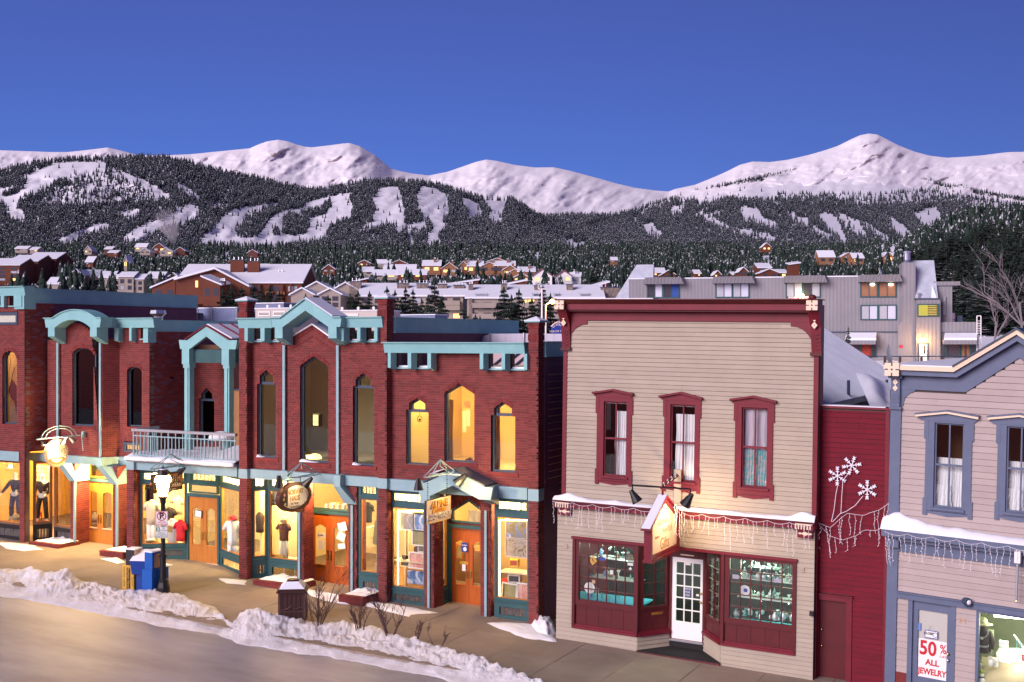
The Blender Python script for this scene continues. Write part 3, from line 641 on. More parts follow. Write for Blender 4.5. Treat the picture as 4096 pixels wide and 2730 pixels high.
def shopfront(root,fr,u0,u1,z0,zsill,zhead,ztr0,ztr1,ztop,n=4,lit_base=False,npan=4):
 """a bay of shop window: panelled base, big pane, row of little textured panes over it"""
 g=part('shop_window',MB().ring(fr,rect(u0,u1,zsill-.07,zhead+.07),rect(u0+.07,u1-.07,zsill,zhead),-.1,.0),M['green'],root)
 part('pane',MB().fbox(fr,u0+.06,u1-.06,zsill-.01,zhead+.01,-.06,-.05),M['glass'],g)
 part('glazing_bead',MB().ring(fr,rect(u0+.07,u1-.07,zsill,zhead),rect(u0+.095,u1-.095,zsill+.025,zhead-.025),-.085,-.025),M['wood'],g)
 part('sill',MB().fbox(fr,u0,u1,zsill-.10,zsill-.068,-.1,.05),M['green'],g)
 h=zsill-.10-z0;b=part('base_panel',MB().ring(fr,rect(u0,u1,z0,zsill-.10),rect(u0+.16,u1-.12,z0+h*.30,z0+h*.72),-.10,-.0),M['green'],root)
 w=(u1-u0-.28)/npan
 for i in range(npan):part('base_pane',MB().fbox(fr,u0+.16+i*w+.012,u0+.16+(i+1)*w-.012,z0+h*.3,z0+h*.72,-.075,-.05),M['frost']if lit_base else M['dullpane'],b)
 part('head_board',MB().ring(fr,rect(u0,u1,zhead+.07,ztop),rect(u0+.09,u1-.09,ztr0,ztr1),-.1,-.002),M['green'],root)
 transom(root,fr,u0+.125,u1-.125,ztr0+.035,ztr1-.035,n)
M['dullpane']=mat('dull_base_glass',(.12,.115,.11),.3,(.05,.05,.05),8,.6)
def double_door(root,fr,u0,u1,z0,z1,m,style='pointed',ztr=None,name='door'):
 """a pair of glazed wooden leaves in a painted frame, transom light over them"""
 um=(u0+u1)/2
 part('door_frame',MB().ring(fr,[(u0-.09,z0),(u1+.09,z0),(u1+.09,z1+.10),(u0-.09,z1+.10)],[(u0,z0+.0),(u1,z0),(u1,z1),(u0,z1)],-.12,.03),M['green'],root)
 for a,b,s in((u0+.006,um-.004,1),(um+.004,u1-.006,-1)):
  w=b-a;ga,gb=a+.20*w,b-.20*w;za,zb=z0+.27*(z1-z0),z0+.80*(z1-z0);g=[(ga,za),(gb,za),(gb,zb)]
  if style=='pointed':g+=[((ga+gb)/2+.06*w,zb+.085),((ga+gb)/2-.06*w,zb+.085),(ga,zb)]
  else:g+=[(lerp(gb,ga,.12),zb+.06),(lerp(gb,ga,.5),zb+.10),(lerp(gb,ga,.88),zb+.06),(ga,zb)]
  n=len(g);cx=(a+b)/2;out=[]
  O=[(a,z0+.01),(b,z0+.01),(b,zb)]+[(lerp(b,a,(i+1)/(n-2)),z1-.005)for i in range(n-4)]+[(a,zb)]
  O[3]=(b,z1-.005);O[-2]=(a,z1-.005)
  leaf=part(name,MB().ring(fr,O,g,-.06,-.01),m,root)
  part('door_glass',MB().prism(fr,inset(g,-.01),-.04,-.032),M['glass'],leaf)
  part('rail_moulding',MB().fbox(fr,ga-.02,gb+.02,za-.035,za-.005,-.01,.008),M['creamtrim']if style=='arch' else m,leaf)
  hx=(b-.055)if s==1 else(a+.055);hz=z0+.40*(z1-z0)
  part('handle',MB().fbox(fr,hx-.03,hx+.03,hz-.13,hz+.17,-.01,.006).tube([fr.P(hx,hz-.08,.0),fr.P(hx,hz-.06,.05),fr.P(hx,hz+.09,.05),fr.P(hx,hz+.11,0)],.011),M['brass'],leaf)
 part('threshold',MB().fbox(fr,u0-.06,u1+.06,z0-.03,z0+.012,-.12,.06),M['creamtrim'],root)
def roof_deck(root,x0,x1,y0,y1,z):
 mb=grid(lambda a,b:Vector((lerp(x0,x1,a),lerp(y0,y1,b),z+.06*noise.noise(Vector((lerp(x0,x1,a),lerp(y0,y1,b),1))))),16,24);part('roof_snow',mb,M['roofsnow'],root,smooth=True)
def sidewall(root,X,y0,y1,z0,zt,fascia,m,hb=.19,zfade=None,fm='teal',brick_to=None,bs=None):
 """long side wall running back from the street: lapped boards under a painted fascia"""
 f=side(X);yb=y0
 if brick_to:bs.wall(f,[rect(y0,brick_to,z0,zt-fascia)],phase=y0);yb=brick_to
 boards(root,f,[rect(yb,y1,z0,zt-fascia-.03)],[],hb,m,t0=.004,t1=.024)
 part('side_wall',MB().fbox(f,y0,y1,z0,zt-fascia,-.16,-.001),m,root)
 fa=part('fascia',MB().fbox(f,y0,y1,zt-fascia,zt,-.1,.05),M[fm],root);part('drip_edge',MB().fbox(f,y0-.02,y1,zt-fascia-.035,zt-fascia,-.05,.075),M[fm],fa);part('coping',MB().fbox(f,y0-.02,y1,zt,zt+.03,-.25,.085),M[fm],fa)
 # ---------------------------------------------------------------- right shop: pointed windows, little gabled porch, hanging sign

rb=thing('brick_shop','red brick shop with three glowing pointed windows and a small teal gabled doorway','shop building',(U(1840,YW),YW,G(U(1840,YW))),'brick shops with teal trim')
bs=Bricks();x0,x1=U(1556,YW),U(2117,YW);g0=G(U(1840,YW))
BT,BB=zm([(1560,1921),(2110,1954)],YP),zm([(1560,1962),(2110,2005)],YP)
PT,PB=zm([(1570,1372),(2100,1376)],YP),zm([(1570,1411),(2100,1417)],YP)
fB=front(YP-.05);zo1=PB-.0;zo0=zm([(1610,1470),(2070,1478)],YP)
brx=[(1555.5,1567),(1635,1649),(1714,1728),(1923,1937),(2010,2024),(2099,2112)]
br=[(U(a,YP-.05),U(b,YP-.05))for a,b in brx]
holes=[rect(br[i][1],br[i+1][0]+.02,zo0,PB+.02)for i in(0,1,3,4)]
wl=pointed(fW,1624,1714,zz(fW,1670,1862),1643,1613,1592);wc=pointed(fW,1777,1897,zz(fW,1837,1852),None,1573,1534);wr=pointed(fW,1963,2061,zz(fW,2012,1890),1659,1631,1608)
bs.wall(fW,[rect(x0,x1,BB,PB)],holes+[wl,wc,wr])
for w,b in((wl,1643),(wc,None),(wr,1659)):upper_window(rb,bs,fW,w,True,zz(fW,1670 if b==1643 else 2012,b)if b else None)
cornice(rb,front(YP),x0+.02,x1,PB,PT,-.22,.08)
for a,b in br:bracket(rb,fB,a,b,zm([(1600,1480),(2100,1492)],YP),PB,-.25,.06)
for i in(0,1,3,4):part('opening_sill',MB().fbox(fW,br[i][1]-.02,br[i+1][0]+.02,zo0-.045,zo0,-.24,.06),M['teal'],rb);part('sill_snow',MB().fbox(fW,br[i][1]+.03,br[i+1][0]-.0,zo0,zo0+.05,-.22,-.02),M['snow'],rb)
part('floor_band',MB().fbox(fW,x0,x1,BB,BT,-.1,.14),M['band'],rb)
a3,b3=pillar(rb,bs,2114,2153,Z(2145,1290,YP),Z(2145,1284.5,YP));bandwrap(rb,a3,b3,BB,BT)
# ground floor

yD=29.0;fD=front(yD);zf=g0+.02
zs_,zh_=zz(fW,1640,2352),zz(fW,1640,2034);shopfront(rb,fW,uu(fW,1560),uu(fW,1703),G(uu(fW,1600))-.05,zs_,zh_,zz(fW,1640,2012),zz(fW,1640,1974),BB,5)
zs2,zh2=zz(fW,2055,2398),zz(fW,2055,2072);shopfront(rb,fW,uu(fW,1977),uu(fW,2119),G(uu(fW,2050))-.05,zs2,zh2,zz(fW,2055,2045),zz(fW,2055,2006),BB,5)
pa,pb,pc,pd=U(1698,YW-.05),U(1736,YW-.05),U(1922,YW-.05),U(1962,YW-.05);fPi=front(YW-.05)
for a,b in((pa,pb),(pc,pd)):
 bs.wall(fPi,[rect(a,b,G(a)-.05,BB)],phase=a,back=.05);bs.wall(side(b),[rect(YW-.05,YW+.42,G(b)-.05,BB)],phase=0,back=.05);part('pier_core',MB().box(a+.05,b-.05,YW,YW+.42,G(a)-.05,BB),M['mortar'],rb)
downpipe(rb,U(1717,YW-.06),YW-.05,G(pa),zz(fPi,1717,2085));downpipe(rb,U(1945,YW-.06),YW-.05,G(pc),zz(fPi,1945,2042))
# canted sides of the entry and the doors

dl,dr=U(1806,yD),U(1932,yD)+.12
for q0,q1 in(((pb,YW+.42),(dl-.1,yD)),((dr+.1,yD),(pc+.05,YW+.42))):
 fc=plan(q0,q1);L=dist2(q0,q1);shopfront(rb,fc,0,L,g0-.05,zs_,zh_+.1,zh_+.2,zh_+.42,BB,2,npan=2)
zdt=zz(fD,1870,2116);double_door(rb,fD,dl,dr,zz(fD,1868,2424),zdt,M['wood2'])
mid=(dl+dr)/2;tl=[(dl,zdt+.16),(dr,zdt+.16),(dr,zdt+.5),(mid,zdt+.86),(dl,zdt+.5)]
window(rb,fD,tl,.05,-.1,.02,M['green'],M['glass'],'transom_window');bs.voussoir(fD,[(dl-.05,zdt+.52),(mid,zdt+.90),(dr+.05,zdt+.52)],.13)
bs.wall(fD,[[(dl-.12,zdt+.1),(dr+.12,zdt+.1),(dr+.12,BT-.05),(mid,BT+.62),(dl-.12,BT-.05)]],[tl],back=.1);bs.voussoir(fD,[(dl-.10,BT-.15),(mid,BT+.50),(dr+.10,BT-.15)],.12)
# the gabled porch

Yg=27.45;fg=front(Yg);q=lambda x,y:fg.uv(x,y)
eL,eR,pk=q(1668,1931),q(1972,1950),q(1811,1881);ze=(eL[1]+eR[1])/2;fh=.36;lo=ze-fh
gp=[(eL[0],ze),(eL[0]+.26,ze),(pk[0],pk[1]),(eR[0]-.26,ze),(eR[0],ze),(eR[0]-.08,lo),(eR[0]-.42,lo),(pk[0],pk[1]-.43),(eL[0]+.42,lo),(eL[0]+.08,lo)]
por=part('porch_gable',MB().prism(fg,gp,-.10,.0),M['band'],rb)
rf=MB();yb_=28.1
for s0,s1 in(((eL[0]+.22,ze),(pk[0],pk[1])),((pk[0],pk[1]),(eR[0]-.22,ze))):
 rf.add([(s0[0],Yg-.05,s0[1]+.012),(s1[0],Yg-.05,s1[1]+.012),(s1[0],yD,s1[1]+.012),(s0[0],yD,s0[1]+.012),(s0[0],Yg-.05,s0[1]+.05),(s1[0],Yg-.05,s1[1]+.05),(s1[0],yD,s1[1]+.05),(s0[0],yD,s0[1]+.05)],MB.BF)
part('porch_roof',rf,M['slate'],por)
part('porch_roof_snow',MB().add([(pk[0]-.9,27.6,lerp(ze,pk[1],.35)+.06),(pk[0]-.55,27.6,lerp(ze,pk[1],.65)+.055),(pk[0]-.55,28.05,lerp(ze,pk[1],.65)+.1),(pk[0]-.9,28.05,lerp(ze,pk[1],.35)+.14)],[(0,1,2,3)]),M['snow'],por,recalc=False)
for a,b in((eL[0]+.10,eL[0]+.42),(eR[0]-.40,eR[0]-.10)):
 zb1=zz(fg,1708,2015)if a<pk[0]else zz(fg,1935,2000);z1_=lo;P=fg.P
 part('porch_post',MB().add([P(a,zb1,.0),P(b,zb1,0),P(b,z1_,0),P(a,z1_,0),P(a,zb1-.2,-.55),P(b,zb1-.2,-.55),P(b,z1_,-.55),P(a,z1_,-.55)],MB.BF),M['band'],por)
 part('porch_side',MB().box(a+.02,b-.02,Yg+.1,yD,lo,ze),M['band'],por)
sidewall(rb,b3+.005,YP+.36,49,-1.0,Z(2172,1371,YP),.36,M['plum'])
zr=Z(1800,1470,30)-.15;roof_deck(rb,x0-.3,b3,YW+.25,49,zr)
# rooms behind the windows

M['roomlit']=mat('warm_room_wall',(.80,.62,.36),.9)
room(rb,x0-.1,b3-.05,YW+.35,32.5,BT+.1,PB-.45,M['roomlit']);room(rb,x0-.1,b3-.05,yD+.15,33.5,g0-.03,BB+.5,M['plaster'])
for fx in(.2,.5,.8):lamp('ceiling_lamp',(lerp(x0,x1,fx),29.6,PB-.8),120,(1,.56,.17),.15)
for fx,yy in((.14,28.6),(.86,28.6)):lamp('display_lamp',(lerp(x0,x1,fx),yy,BB-.18),60,(1,.62,.22),.12)
lamp('shop_lamp',(mid,31,BB),130,(1,.6,.22),.3);lamp('porch_lamp',(mid,28.2,BB+.2),45,(1,.55,.18),.08)
for a in(b3-3.0,):
 sk=MB();sk.add([(U(1945,30.0),30.0,zr),(U(2120,30.0),30.0,zr),(U(2120,32),32.0,zr+.75),(U(1945,32),32.0,zr+.75)],[(0,1,2,3)])
 s_=part('skylight',sk,mat('pinkish_skylight',(.85,.62,.60),.4),rb,recalc=False)
 for k in range(5):
  xx=lerp(U(1945,30),U(2120,30),k/4);part('skylight_bar',MB().tube([(xx,30,zr+.04),(xx+.0,32,zr+.79)],.04,4),M['slate'],s_)
bs.finish(rb)
RBX=(x0,x1,BT,BB,PT,g0)
# ---------------------------------------------------------------- middle shop: gabled teal parapet, four pointed windows

cb=thing('brick_shop','red brick shop under a teal gabled parapet with dim pointed windows and an oval sign','shop building',(U(1250,YW),YW,G(U(1250,YW))),'brick shops with teal trim')
bs=Bricks();x0,x1=U(968,YW),U(1552,YW);g0=G(U(1250,YW))
BT,BB=zm([(990,1876),(1512,1916)],YP),zm([(990,1914),(1512,1956)],YP);PT,PB=zm([(992,1274),(1510,1274)],YP),zm([(992,1312),(1510,1312)],YP)
zo0=zm([(1030,1362),(1480,1366)],YP);brx=[(983,996),(1047,1063),(1365,1379),(1433,1446),(1501,1514)];br=[(U(a,YP-.05),U(b,YP-.05))for a,b in brx]
pL,pR=U(1134,YW),U(1349,YW)
holes=[rect(br[0][1],br[1][0]+.02,zo0,PB+.02),rect(br[1][1],U(1099,YP),zo0,PB+.02),rect(br[2][1],br[3][0]+.02,zo0,PB+.02),rect(br[3][1],br[4][0]+.02,zo0,PB+.02)]
w1=pointed(fW,1028,1103,zz(fW,1065,1832),1533,1504,1481);w2=pointed(fW,1198,1311,zz(fW,1255,1852),None,1464,1423);w3=pointed(fW,1411,1495,zz(fW,1453,1864),1548,1516,1492)
apx=uu(fW,1250);zap=zz(fW,1250,1303);zsl=zz(fW,1250,1374)
fM=front(YW+.02)
bs.wall(fW,[rect(x0,pL,BB,PB),rect(pR,x1,BB,PB)],holes+[w1,w3])
bs.wall(fM,[[(pL,BB),(pR,BB),(pR,zsl),(apx,zap),(pL,zsl)]],[w2]);bs.voussoir(fM,[(pL+.04,zsl-.12),(apx,zap-.12),(pR-.04,zsl-.12)],.12,.02);bs.voussoir(fM,[(pL+.2,zsl-.22),(apx,zap-.36),(pR-.2,zsl-.22)],.06,.012)
mb=MB()
for s0,s1 in(((pL-.05,zsl),(apx,zap+.02)),((apx,zap+.02),(pR+.05,zsl))):mb.add([(s0[0],YW-.03,s0[1]),(s1[0],YW-.03,s1[1]),(s1[0],29.9,s1[1]),(s0[0],29.9,s0[1]),(s0[0],YW-.03,s0[1]+.05),(s1[0],YW-.03,s1[1]+.05),(s1[0],29.9,s1[1]+.05),(s0[0],29.9,s0[1]+.05)],MB.BF)
part('bay_roof_snow',mb,M['roofsnow'],cb)
part('verge_brick',MB().prism(fM,[(pL-.02,zsl-.04),(apx,zap-.02),(pR+.02,zsl-.04),(pR+.02,zsl+.0),(apx,zap+.02),(pL-.02,zsl)],0,.035),M['brick'],cb)
for w,b,xx in((w1,1533,1065),(w3,1548,1453)):upper_window(cb,bs,fW,w,True,zz(fW,xx,b))
upper_window(cb,bs,fM,w2,True)
for w,px in((w1,1065),(w2,1255),(w3,1453)):
 a=w[0][0];sill_snow(cb,fW,a-.02,a+(.2 if px!=1255 else .55)*(w[1][0]-w[0][0])+.1,w[0][1]+.01)
fq=front(YP);Yq=27.55;fgq=front(Yq);q=lambda x,y:fgq.uv(x,y)
cornice(cb,fq,x0+.1,U(1090,YP),PB,PT,-.22,.08);cornice(cb,fq,U(1375,YP),x1,PB,PT,-.22,.08)
a0,a1=q(1084,1274),q(1366,1274);ze=a0[1];pk=q(1221,1198);lo=ze-(q(1100,1274)[1]-q(1100,1310)[1]);ki=q(1221,1243)
gp=[(a0[0],ze),(q(1122,1274)[0],ze),(pk[0],pk[1]),(q(1330,1274)[0],ze),(a1[0],ze),(a1[0]-.05,lo),(q(1313,1310)[0],lo),(ki[0],ki[1]),(q(1130,1310)[0],lo),(a0[0]+.05,lo)]
gab=part('parapet_gable',MB().prism(fgq,gp,-.75,0),M['teal'],cb)
mb=MB()
for s0,s1 in((gp[1],gp[2]),(gp[2],gp[3]),(gp[0],gp[1]),(gp[3],gp[4])):
 mb.add([(s0[0],Yq-.06,s0[1]),(s1[0],Yq-.06,s1[1]),(s1[0],Yq+.8,s1[1]),(s0[0],Yq+.8,s0[1]),(s0[0],Yq-.06,s0[1]+.035),(s1[0],Yq-.06,s1[1]+.035),(s1[0],Yq+.8,s1[1]+.035),(s0[0],Yq+.8,s0[1]+.035)],MB.BF)
part('gable_coping',mb,M['teal'],gab)
mb=MB();s0,s1=gp[2],gp[3];mb.add([(s0[0],Yq-.03,s0[1]+.036),(s1[0],Yq-.03,s1[1]+.036),(s1[0],Yq+.75,s1[1]+.036),(s0[0],Yq+.75,s0[1]+.036),(s0[0],Yq,s0[1]+.07),(s1[0],Yq,s1[1]+.07),(s1[0],Yq+.75,s1[1]+.07),(s0[0],Yq+.75,s0[1]+.07)],MB.BF);part('gable_snow',mb,M['roofsnow'],gab)
for a,b in((q(1099,1300)[0],q(1130,1300)[0]),(q(1313,1300)[0],q(1346,1300)[0])):
 zb1=q(1115,1354)[1];P=fgq.P
 part('gable_post',MB().add([P(a,zb1,0),P(b,zb1,0),P(b,lo,0),P(a,lo,0),P(a,zb1-.2,-.5),P(b,zb1-.2,-.5),P(b,lo,-.5),P(a,lo,-.5)],MB.BF),M['teal'],gab)
for a,b in br:bracket(cb,fB,a,b,zm([(990,1372),(1500,1378)],YP),PB,-.25,.06)
for a,b in((br[0][1],br[1][0]),(br[1][1],U(1099,YP)),(br[2][1],br[3][0]),(br[3][1],br[4][0])):
 part('opening_sill',MB().fbox(fW,a-.02,b+.02,zo0-.045,zo0,-.24,.06),M['teal'],cb);part('sill_snow',MB().fbox(fW,a+.03,b,zo0,zo0+.05,-.22,-.02),M['snow'],cb)
part('floor_band',MB().fbox(fW,x0,x1,BB,BT,-.1,.14),M['band'],cb)
for px in(1134,1349):downpipe(cb,U(px,YW-.08),YW-.02,BT,zz(fW,px,1382),.09)
capZ=zm([(981,1198),(1543,1194)],YP);capB=zm([(981,1203),(1543,1199)],YP)
a1_,b1_=pillar(cb,bs,956,988,capB,capZ);bandwrap(cb,a1_,b1_,BB,BT);a2_,b2_=pillar(cb,bs,1513,1547,capB,capZ);bandwrap(cb,a2_,b2_,BB,BT)
# ground floor: canted window, flat window, recessed doors, window

zs_,zh_=zz(fW,1130,2242),zz(fW,1130,1973);zt0,zt1=zh_+.10,zh_+.40
pa,pb,pc,pd=U(1188,YW-.05),U(1215,YW-.05),U(1395,YW-.05),U(1428,YW-.05)
fc=plan((b1_,YW-.02),(U(1072,YW+.35),YW+.35));L=dist2((b1_,YW-.02),(U(1072,YW+.35),YW+.35));shopfront(cb,fc,0,L,G(b1_)-.05,zs_,zh_,zt0,zt1,BB,2,npan=2)
f35=front(YW+.35);shopfront(cb,f35,U(1072,YW+.35),pa+.1,G(pa)-.05,zz(f35,1130,2238),zz(f35,1130,1968),zz(f35,1130,1950),zz(f35,1130,1916),BB,4,True,3)
shopfront(cb,fW,pd+.02,U(1515,YW),G(pd)-.05,zz(fW,1480,2290),zz(fW,1480,1999),zz(fW,1480,1980),zz(fW,1480,1945),BB,4)
for a,b in((pa,pb),(pc,pd)):
 bs.wall(fPi,[rect(a,b,G(a)-.05,BB)],phase=a,back=.05);bs.wall(side(b),[rect(YW-.05,YW+.42,G(b)-.05,BB)],phase=0,back=.05);part('pier_core',MB().box(a+.05,b-.05,YW,YW+.42,G(a)-.05,BB),M['mortar'],cb)
downpipe(cb,U(1199,YW-.06),YW-.05,G(pa),BB);downpipe(cb,U(1410,YW-.06),YW-.05,G(pc),zz(fPi,1410,2021))
dl,dr=U(1243,yD),U(1396,yD);dz0,dz1=zz(fD,1320,2338),zz(fD,1320,2058);double_door(cb,fD,dl,dr,dz0,dz1,M['wood2'])
window(cb,fD,rect(dl,dr,dz1+.12,BB+.25),.05,-.1,.02,M['green'],M['glass'],'transom_window')
for q0,q1 in(((pb,YW+.42),(dl-.09,yD+.0)),((dr+.09,yD),(pc+.05,YW+.42))):
 fc=plan(q0,q1);part('jamb_board',MB().fbox(fc,0,dist2(q0,q1),g0-.05,BB+.25,-.06,0),M['green'],cb)
P=fP.P;a,b=U(1336,YP-.1),U(1362,YP-.1);zk=zz(fP,1400,2021)
part('corner_brace',MB().add([(a,YP-.12,BB-.02),(b,YP-.12,BB-.02),(b,YP-.12,BT+.02),(a,YP-.12,BT+.02),(a,YW+.1,BB-.02),(b,YW+.1,BB-.02),(b,YW+.1,BT+.02),(a,YW+.1,BT+.02)],MB.BF),M['band'],cb)
part('corner_brace',MB().add([(pc-.12,YW-.1,zk),(pd,YW-.1,zk),(b,YP-.12,BB-.02),(a,YP-.12,BB-.02),(pc-.12,YW+.4,zk),(pd,YW+.4,zk),(b,YW+.4,BB-.02),(a,YW+.4,BB-.02)],MB.BF),M['band'],cb)
part('band_post',MB().box(U(1122,YP),U(1152,YP),YP-.03,YP+.12,BB-.02,BT+.03),M['band'],cb)
stp=thing('brick_planter','low brick step with snow on top right of the oval sign doorway','planter',(U(1430,27.3),27.3,g0),'low brick steps at the shop doors')
def step(root,x0,x1,y0,y1,h):
 z=G(x1);part('brick_kerb',MB().box(x0,x1,y0,y1,z-.1,z+h-.045),M['brick'],root)
 n=int((x1-x0)/.075);w=(x1-x0)/n
 for i in range(n):part('brick',MB().box(x0+i*w+.004,x0+(i+1)*w-.004,y0-.012,y0+.18,z+h-.06,z+h),M['brick'],root,recalc=False)
 part('snow',grid(lambda a,b:Vector((lerp(x0+.1,x1-.02,a),lerp(y0+.14,y1-.02,b),z+h+.004+.13*abs(noise.fractal(Vector((lerp(x0,x1,a)*2,lerp(y0,y1,b)*2,7)),1,2,4))*min(1,6*a,6*(1-a),5*b+.1))),30,12),M['snow'],root,smooth=True)
step(stp,U(1354,27.1),a2_-.02,27.1,YW+.1,.26)
st2=thing('brick_planter','low brick step heaped with snow under the shop window left of the oval sign','planter',(U(1100,27.4),27.4,G(U(1100,27.4))),'low brick steps at the shop doors');step(st2,U(1012,27.45),U(1185,27.45),27.45,YW+.3,.2)
sidewall(cb,b2_+.0,YP+.36,U(0,1)*0+YX(2070,b2_),zr-.3,Z(1571,1273,YP+.3),.40,M['plum'])
zr2=PB-.9;roof_deck(cb,x0-.2,b2_-.2,YW+.25,45,zr2)
M['roomdim']=mat('dim_olive_room',(.44,.40,.24),.9)
room(cb,x0,x1,YW+.35,31.6,BT+.1,PB-.15,M['roomdim']);room(cb,x0,x1,yD+.15,33.5,g0-.03,BB+.5,M['plaster'])
lamp('ceiling_lamp',(lerp(x0,x1,.3),29.6,PB-.9),5,(1,.75,.3),.2);lamp('ceiling_lamp',(lerp(x0,x1,.8),29.6,PB-1.2),4,(.75,1,.45),.2)
for fx,yy in((.13,28.55),(.28,28.85)):lamp('display_lamp',(lerp(x0,x1,fx),yy+.2,BB-.15),95,(1,.66,.26),.12)
lamp('shop_lamp',(lerp(x0,x1,.6),30.6,BB+.2),110,(1,.72,.36),.3);lamp('shop_lamp',(lerp(x0,x1,.9),30.2,BB),40,(1,.8,.45),.3);lamp('porch_lamp',(lerp(dl,dr,.5),28.3,BB),35,(1,.55,.2),.08)
bs.finish(cb)
# ---------------------------------------------------------------- balcony link between the two shops

lb=thing('brick_shop','low brick shop with a railed balcony and teal porch over its lit windows','shop building',(U(750,YW),YW,G(U(750,YW))),'brick shops with teal trim')
bs=Bricks();g0=G(U(750,YW));x0,x1=U(512,YW),U(962,YW);fS=front(YP)
ap,bp=U(507,YP),U(535,YP);BT,BB=zm([(520,1836),(940,1872)],YP),zm([(520,1879),(940,1910)],YP)
bs.wall(fS,[rect(ap,bp,g0-.1,BB)],phase=ap,back=.05);bs.wall(side(bp),[rect(YP,YP+.36,g0-.1,BB)],back=.05);part('pillar_core',MB().box(ap+.05,bp-.05,YP+.05,YP+.36,g0-.1,BB),M['mortar'],lb);bandwrap(lb,ap,bp,BB,BT)
part('floor_band',MB().fbox(fW,bp,x1,BB,BT,-.1,.16),M['band'],lb)
xsl=U(504,YP-.05);part('balcony_slab',MB().box(xsl,x1,YP-.05,31.1,BT,BT+.07),M['band'],lb)
part('balcony_snow',grid(lambda a,b:Vector((lerp(xsl+.02,x1,a),lerp(YP-.08,31.1,b),BT+.075+.10*min(1,b*9+.25)*(1+.7*noise.fractal(Vector((lerp(xsl,x1,a)*1.3,lerp(YP,31,b)*1.3,4)),1,2,4))+.42*math.exp(-((a-.86)*5)**2-((b-.45)*4)**2))),60,24),M['snow'],lb,smooth=True)
part('slab_snow_lip',MB().tube([(lerp(xsl-.02,x1,t),YP-.06+.02*noise.noise(Vector((t*20,0,0))),BT+.05+.03*noise.noise(Vector((t*14,3,0))))for t in[i/30 for i in range(31)]],.075,7),M['snow'],lb,smooth=True)
# railing

rl=thing('balcony_railing','grey green metal balcony railing with thin upright bars above the shop','railing',(U(740,YP),YP+.03,BT+.1))
zrt=zm([(533,1715),(950,1736)],YP);zrb=BT+.16;yr=YP+.05;xr0=U(533,yr)
part('handrail',MB().box(xr0-.03,x1,yr-.06,yr+.06,zrt-.085,zrt),M['grey'],rl);part('rail',MB().box(xr0,x1,yr-.018,yr+.018,zrt-.25,zrt-.215),M['band'],rl);part('rail',MB().box(xr0,x1,yr-.018,yr+.018,zrb,zrb+.035),M['band'],rl)
part('handrail',MB().box(xr0-.03,xr0+.08,yr,29.0,zrt-.085,zrt),M['grey'],rl)
n=28
for i in range(n+1):
 xx=lerp(xr0+.02,x1-.06,i/n);w=.02 if i%5==0 else .013;part('baluster',MB().box(xx-w,xx+w,yr-w,yr+w,zrb-(.08 if i%5==0 else 0),zrt-(.085 if i%2==0 else .22)),M['band'],rl)
for i in range(6):part('baluster',MB().box(xr0+.01,xr0+.035,yr+.15+i*.17,yr+.175+i*.17,zrb,zrt-.085),M['band'],rl)
# porch on the balcony

yc=29.6;fc_=front(yc);q=lambda x,y:fc_.uv(x,y);fl=BT+.1
eL,eR,pk=q(715,1361),q(948,1361),q(825,1305);ze=eL[1];lo=q(730,1397)[1];kin=q(825,1346)
gp=[(eL[0],ze),(q(750,1361)[0],ze),(pk[0],pk[1]),(q(912,1361)[0],ze),(eR[0],ze),(eR[0]-.06,lo),(q(888,1397)[0],lo),(kin[0],kin[1]),(q(758,1397)[0],lo),(eL[0]+.06,lo)]
pg=part('porch_gable',MB().prism(fc_,gp,-.12,0),M['teal'],lb)
mb=MB();mbs=MB()
for s0,s1 in(((gp[1][0]-.1,gp[1][1]),gp[2]),(gp[2],(gp[3][0]+.1,gp[3][1]))):
 mb.add([(s0[0],yc-.05,s0[1]+.0),(s1[0],yc-.05,s1[1]),(s1[0],33.5,s1[1]),(s0[0],33.5,s0[1]),(s0[0],yc-.05,s0[1]+.04),(s1[0],yc-.05,s1[1]+.04),(s1[0],33.5,s1[1]+.04),(s0[0],33.5,s0[1]+.04)],MB.BF)
 mbs.add([(s0[0],yc+.05,s0[1]+.045),(s1[0],yc+.05,s1[1]+.045),(s1[0],33.4,s1[1]+.045),(s0[0],33.4,s0[1]+.045),(s0[0],yc+.08,s0[1]+.08),(s1[0],yc+.08,s1[1]+.08),(s1[0],33.4,s1[1]+.08),(s0[0],33.4,s0[1]+.08)],MB.BF)
part('porch_roof',mb,M['burg'],pg);part('porch_roof_snow',mbs,M['roofsnow'],pg)
for k in range(1,6):
 yk=lerp(yc,33.2,k/6);part('roof_seam',MB().tube([(gp[2][0],yk,gp[2][1]+.1),(gp[3][0]+.1,yk,gp[3][1]+.1)],.03,4),M['burg'],pg)
for a,b in((729,758),(888,917)):
 ua,ub=q(a,1400)[0],q(b,1400)[0];zc1=q(740,1458)[1]
 part('post_head',MB().box(ua,ub,yc-.02,yc+.30,zc1,lo),M['teal'],pg);part('post_collar',MB().box(ua+.04,ub-.0,yc+.0,yc+.3,zc1-.12,zc1),M['teal'],pg);part('post',MB().box(ua+.07,ub-.03,yc+.03,yc+.26,fl,zc1-.12),M['teal'],pg);part('post_fillet',MB().box(ua+.10,ub-.09,yc+.0,yc+.03,fl,zc1-.12),M['teal'],pg)
part('porch_beam',MB().box(q(758,1)[0],q(890,1)[0],yc+.2,yc+.3,q(740,1452)[1],lo-.02),M['green'],pg);part('porch_beam',MB().box(q(912,1)[0]-.06,q(912,1)[0],yc+.3,31.0,q(740,1452)[1],lo),M['green'],pg)
yk=31.1;fk=front(yk);xk0,xk1=U(755,yk),U(985,yk);wk=pointed(fk,797,857,BT+.3,1595,1575,1550);bs.wall(fk,[rect(xk0,xk1,BT-.1,Z(800,1400,yk))],[wk,rect(U(922,yk),U(990,yk),BT,Z(930,1450,yk))])
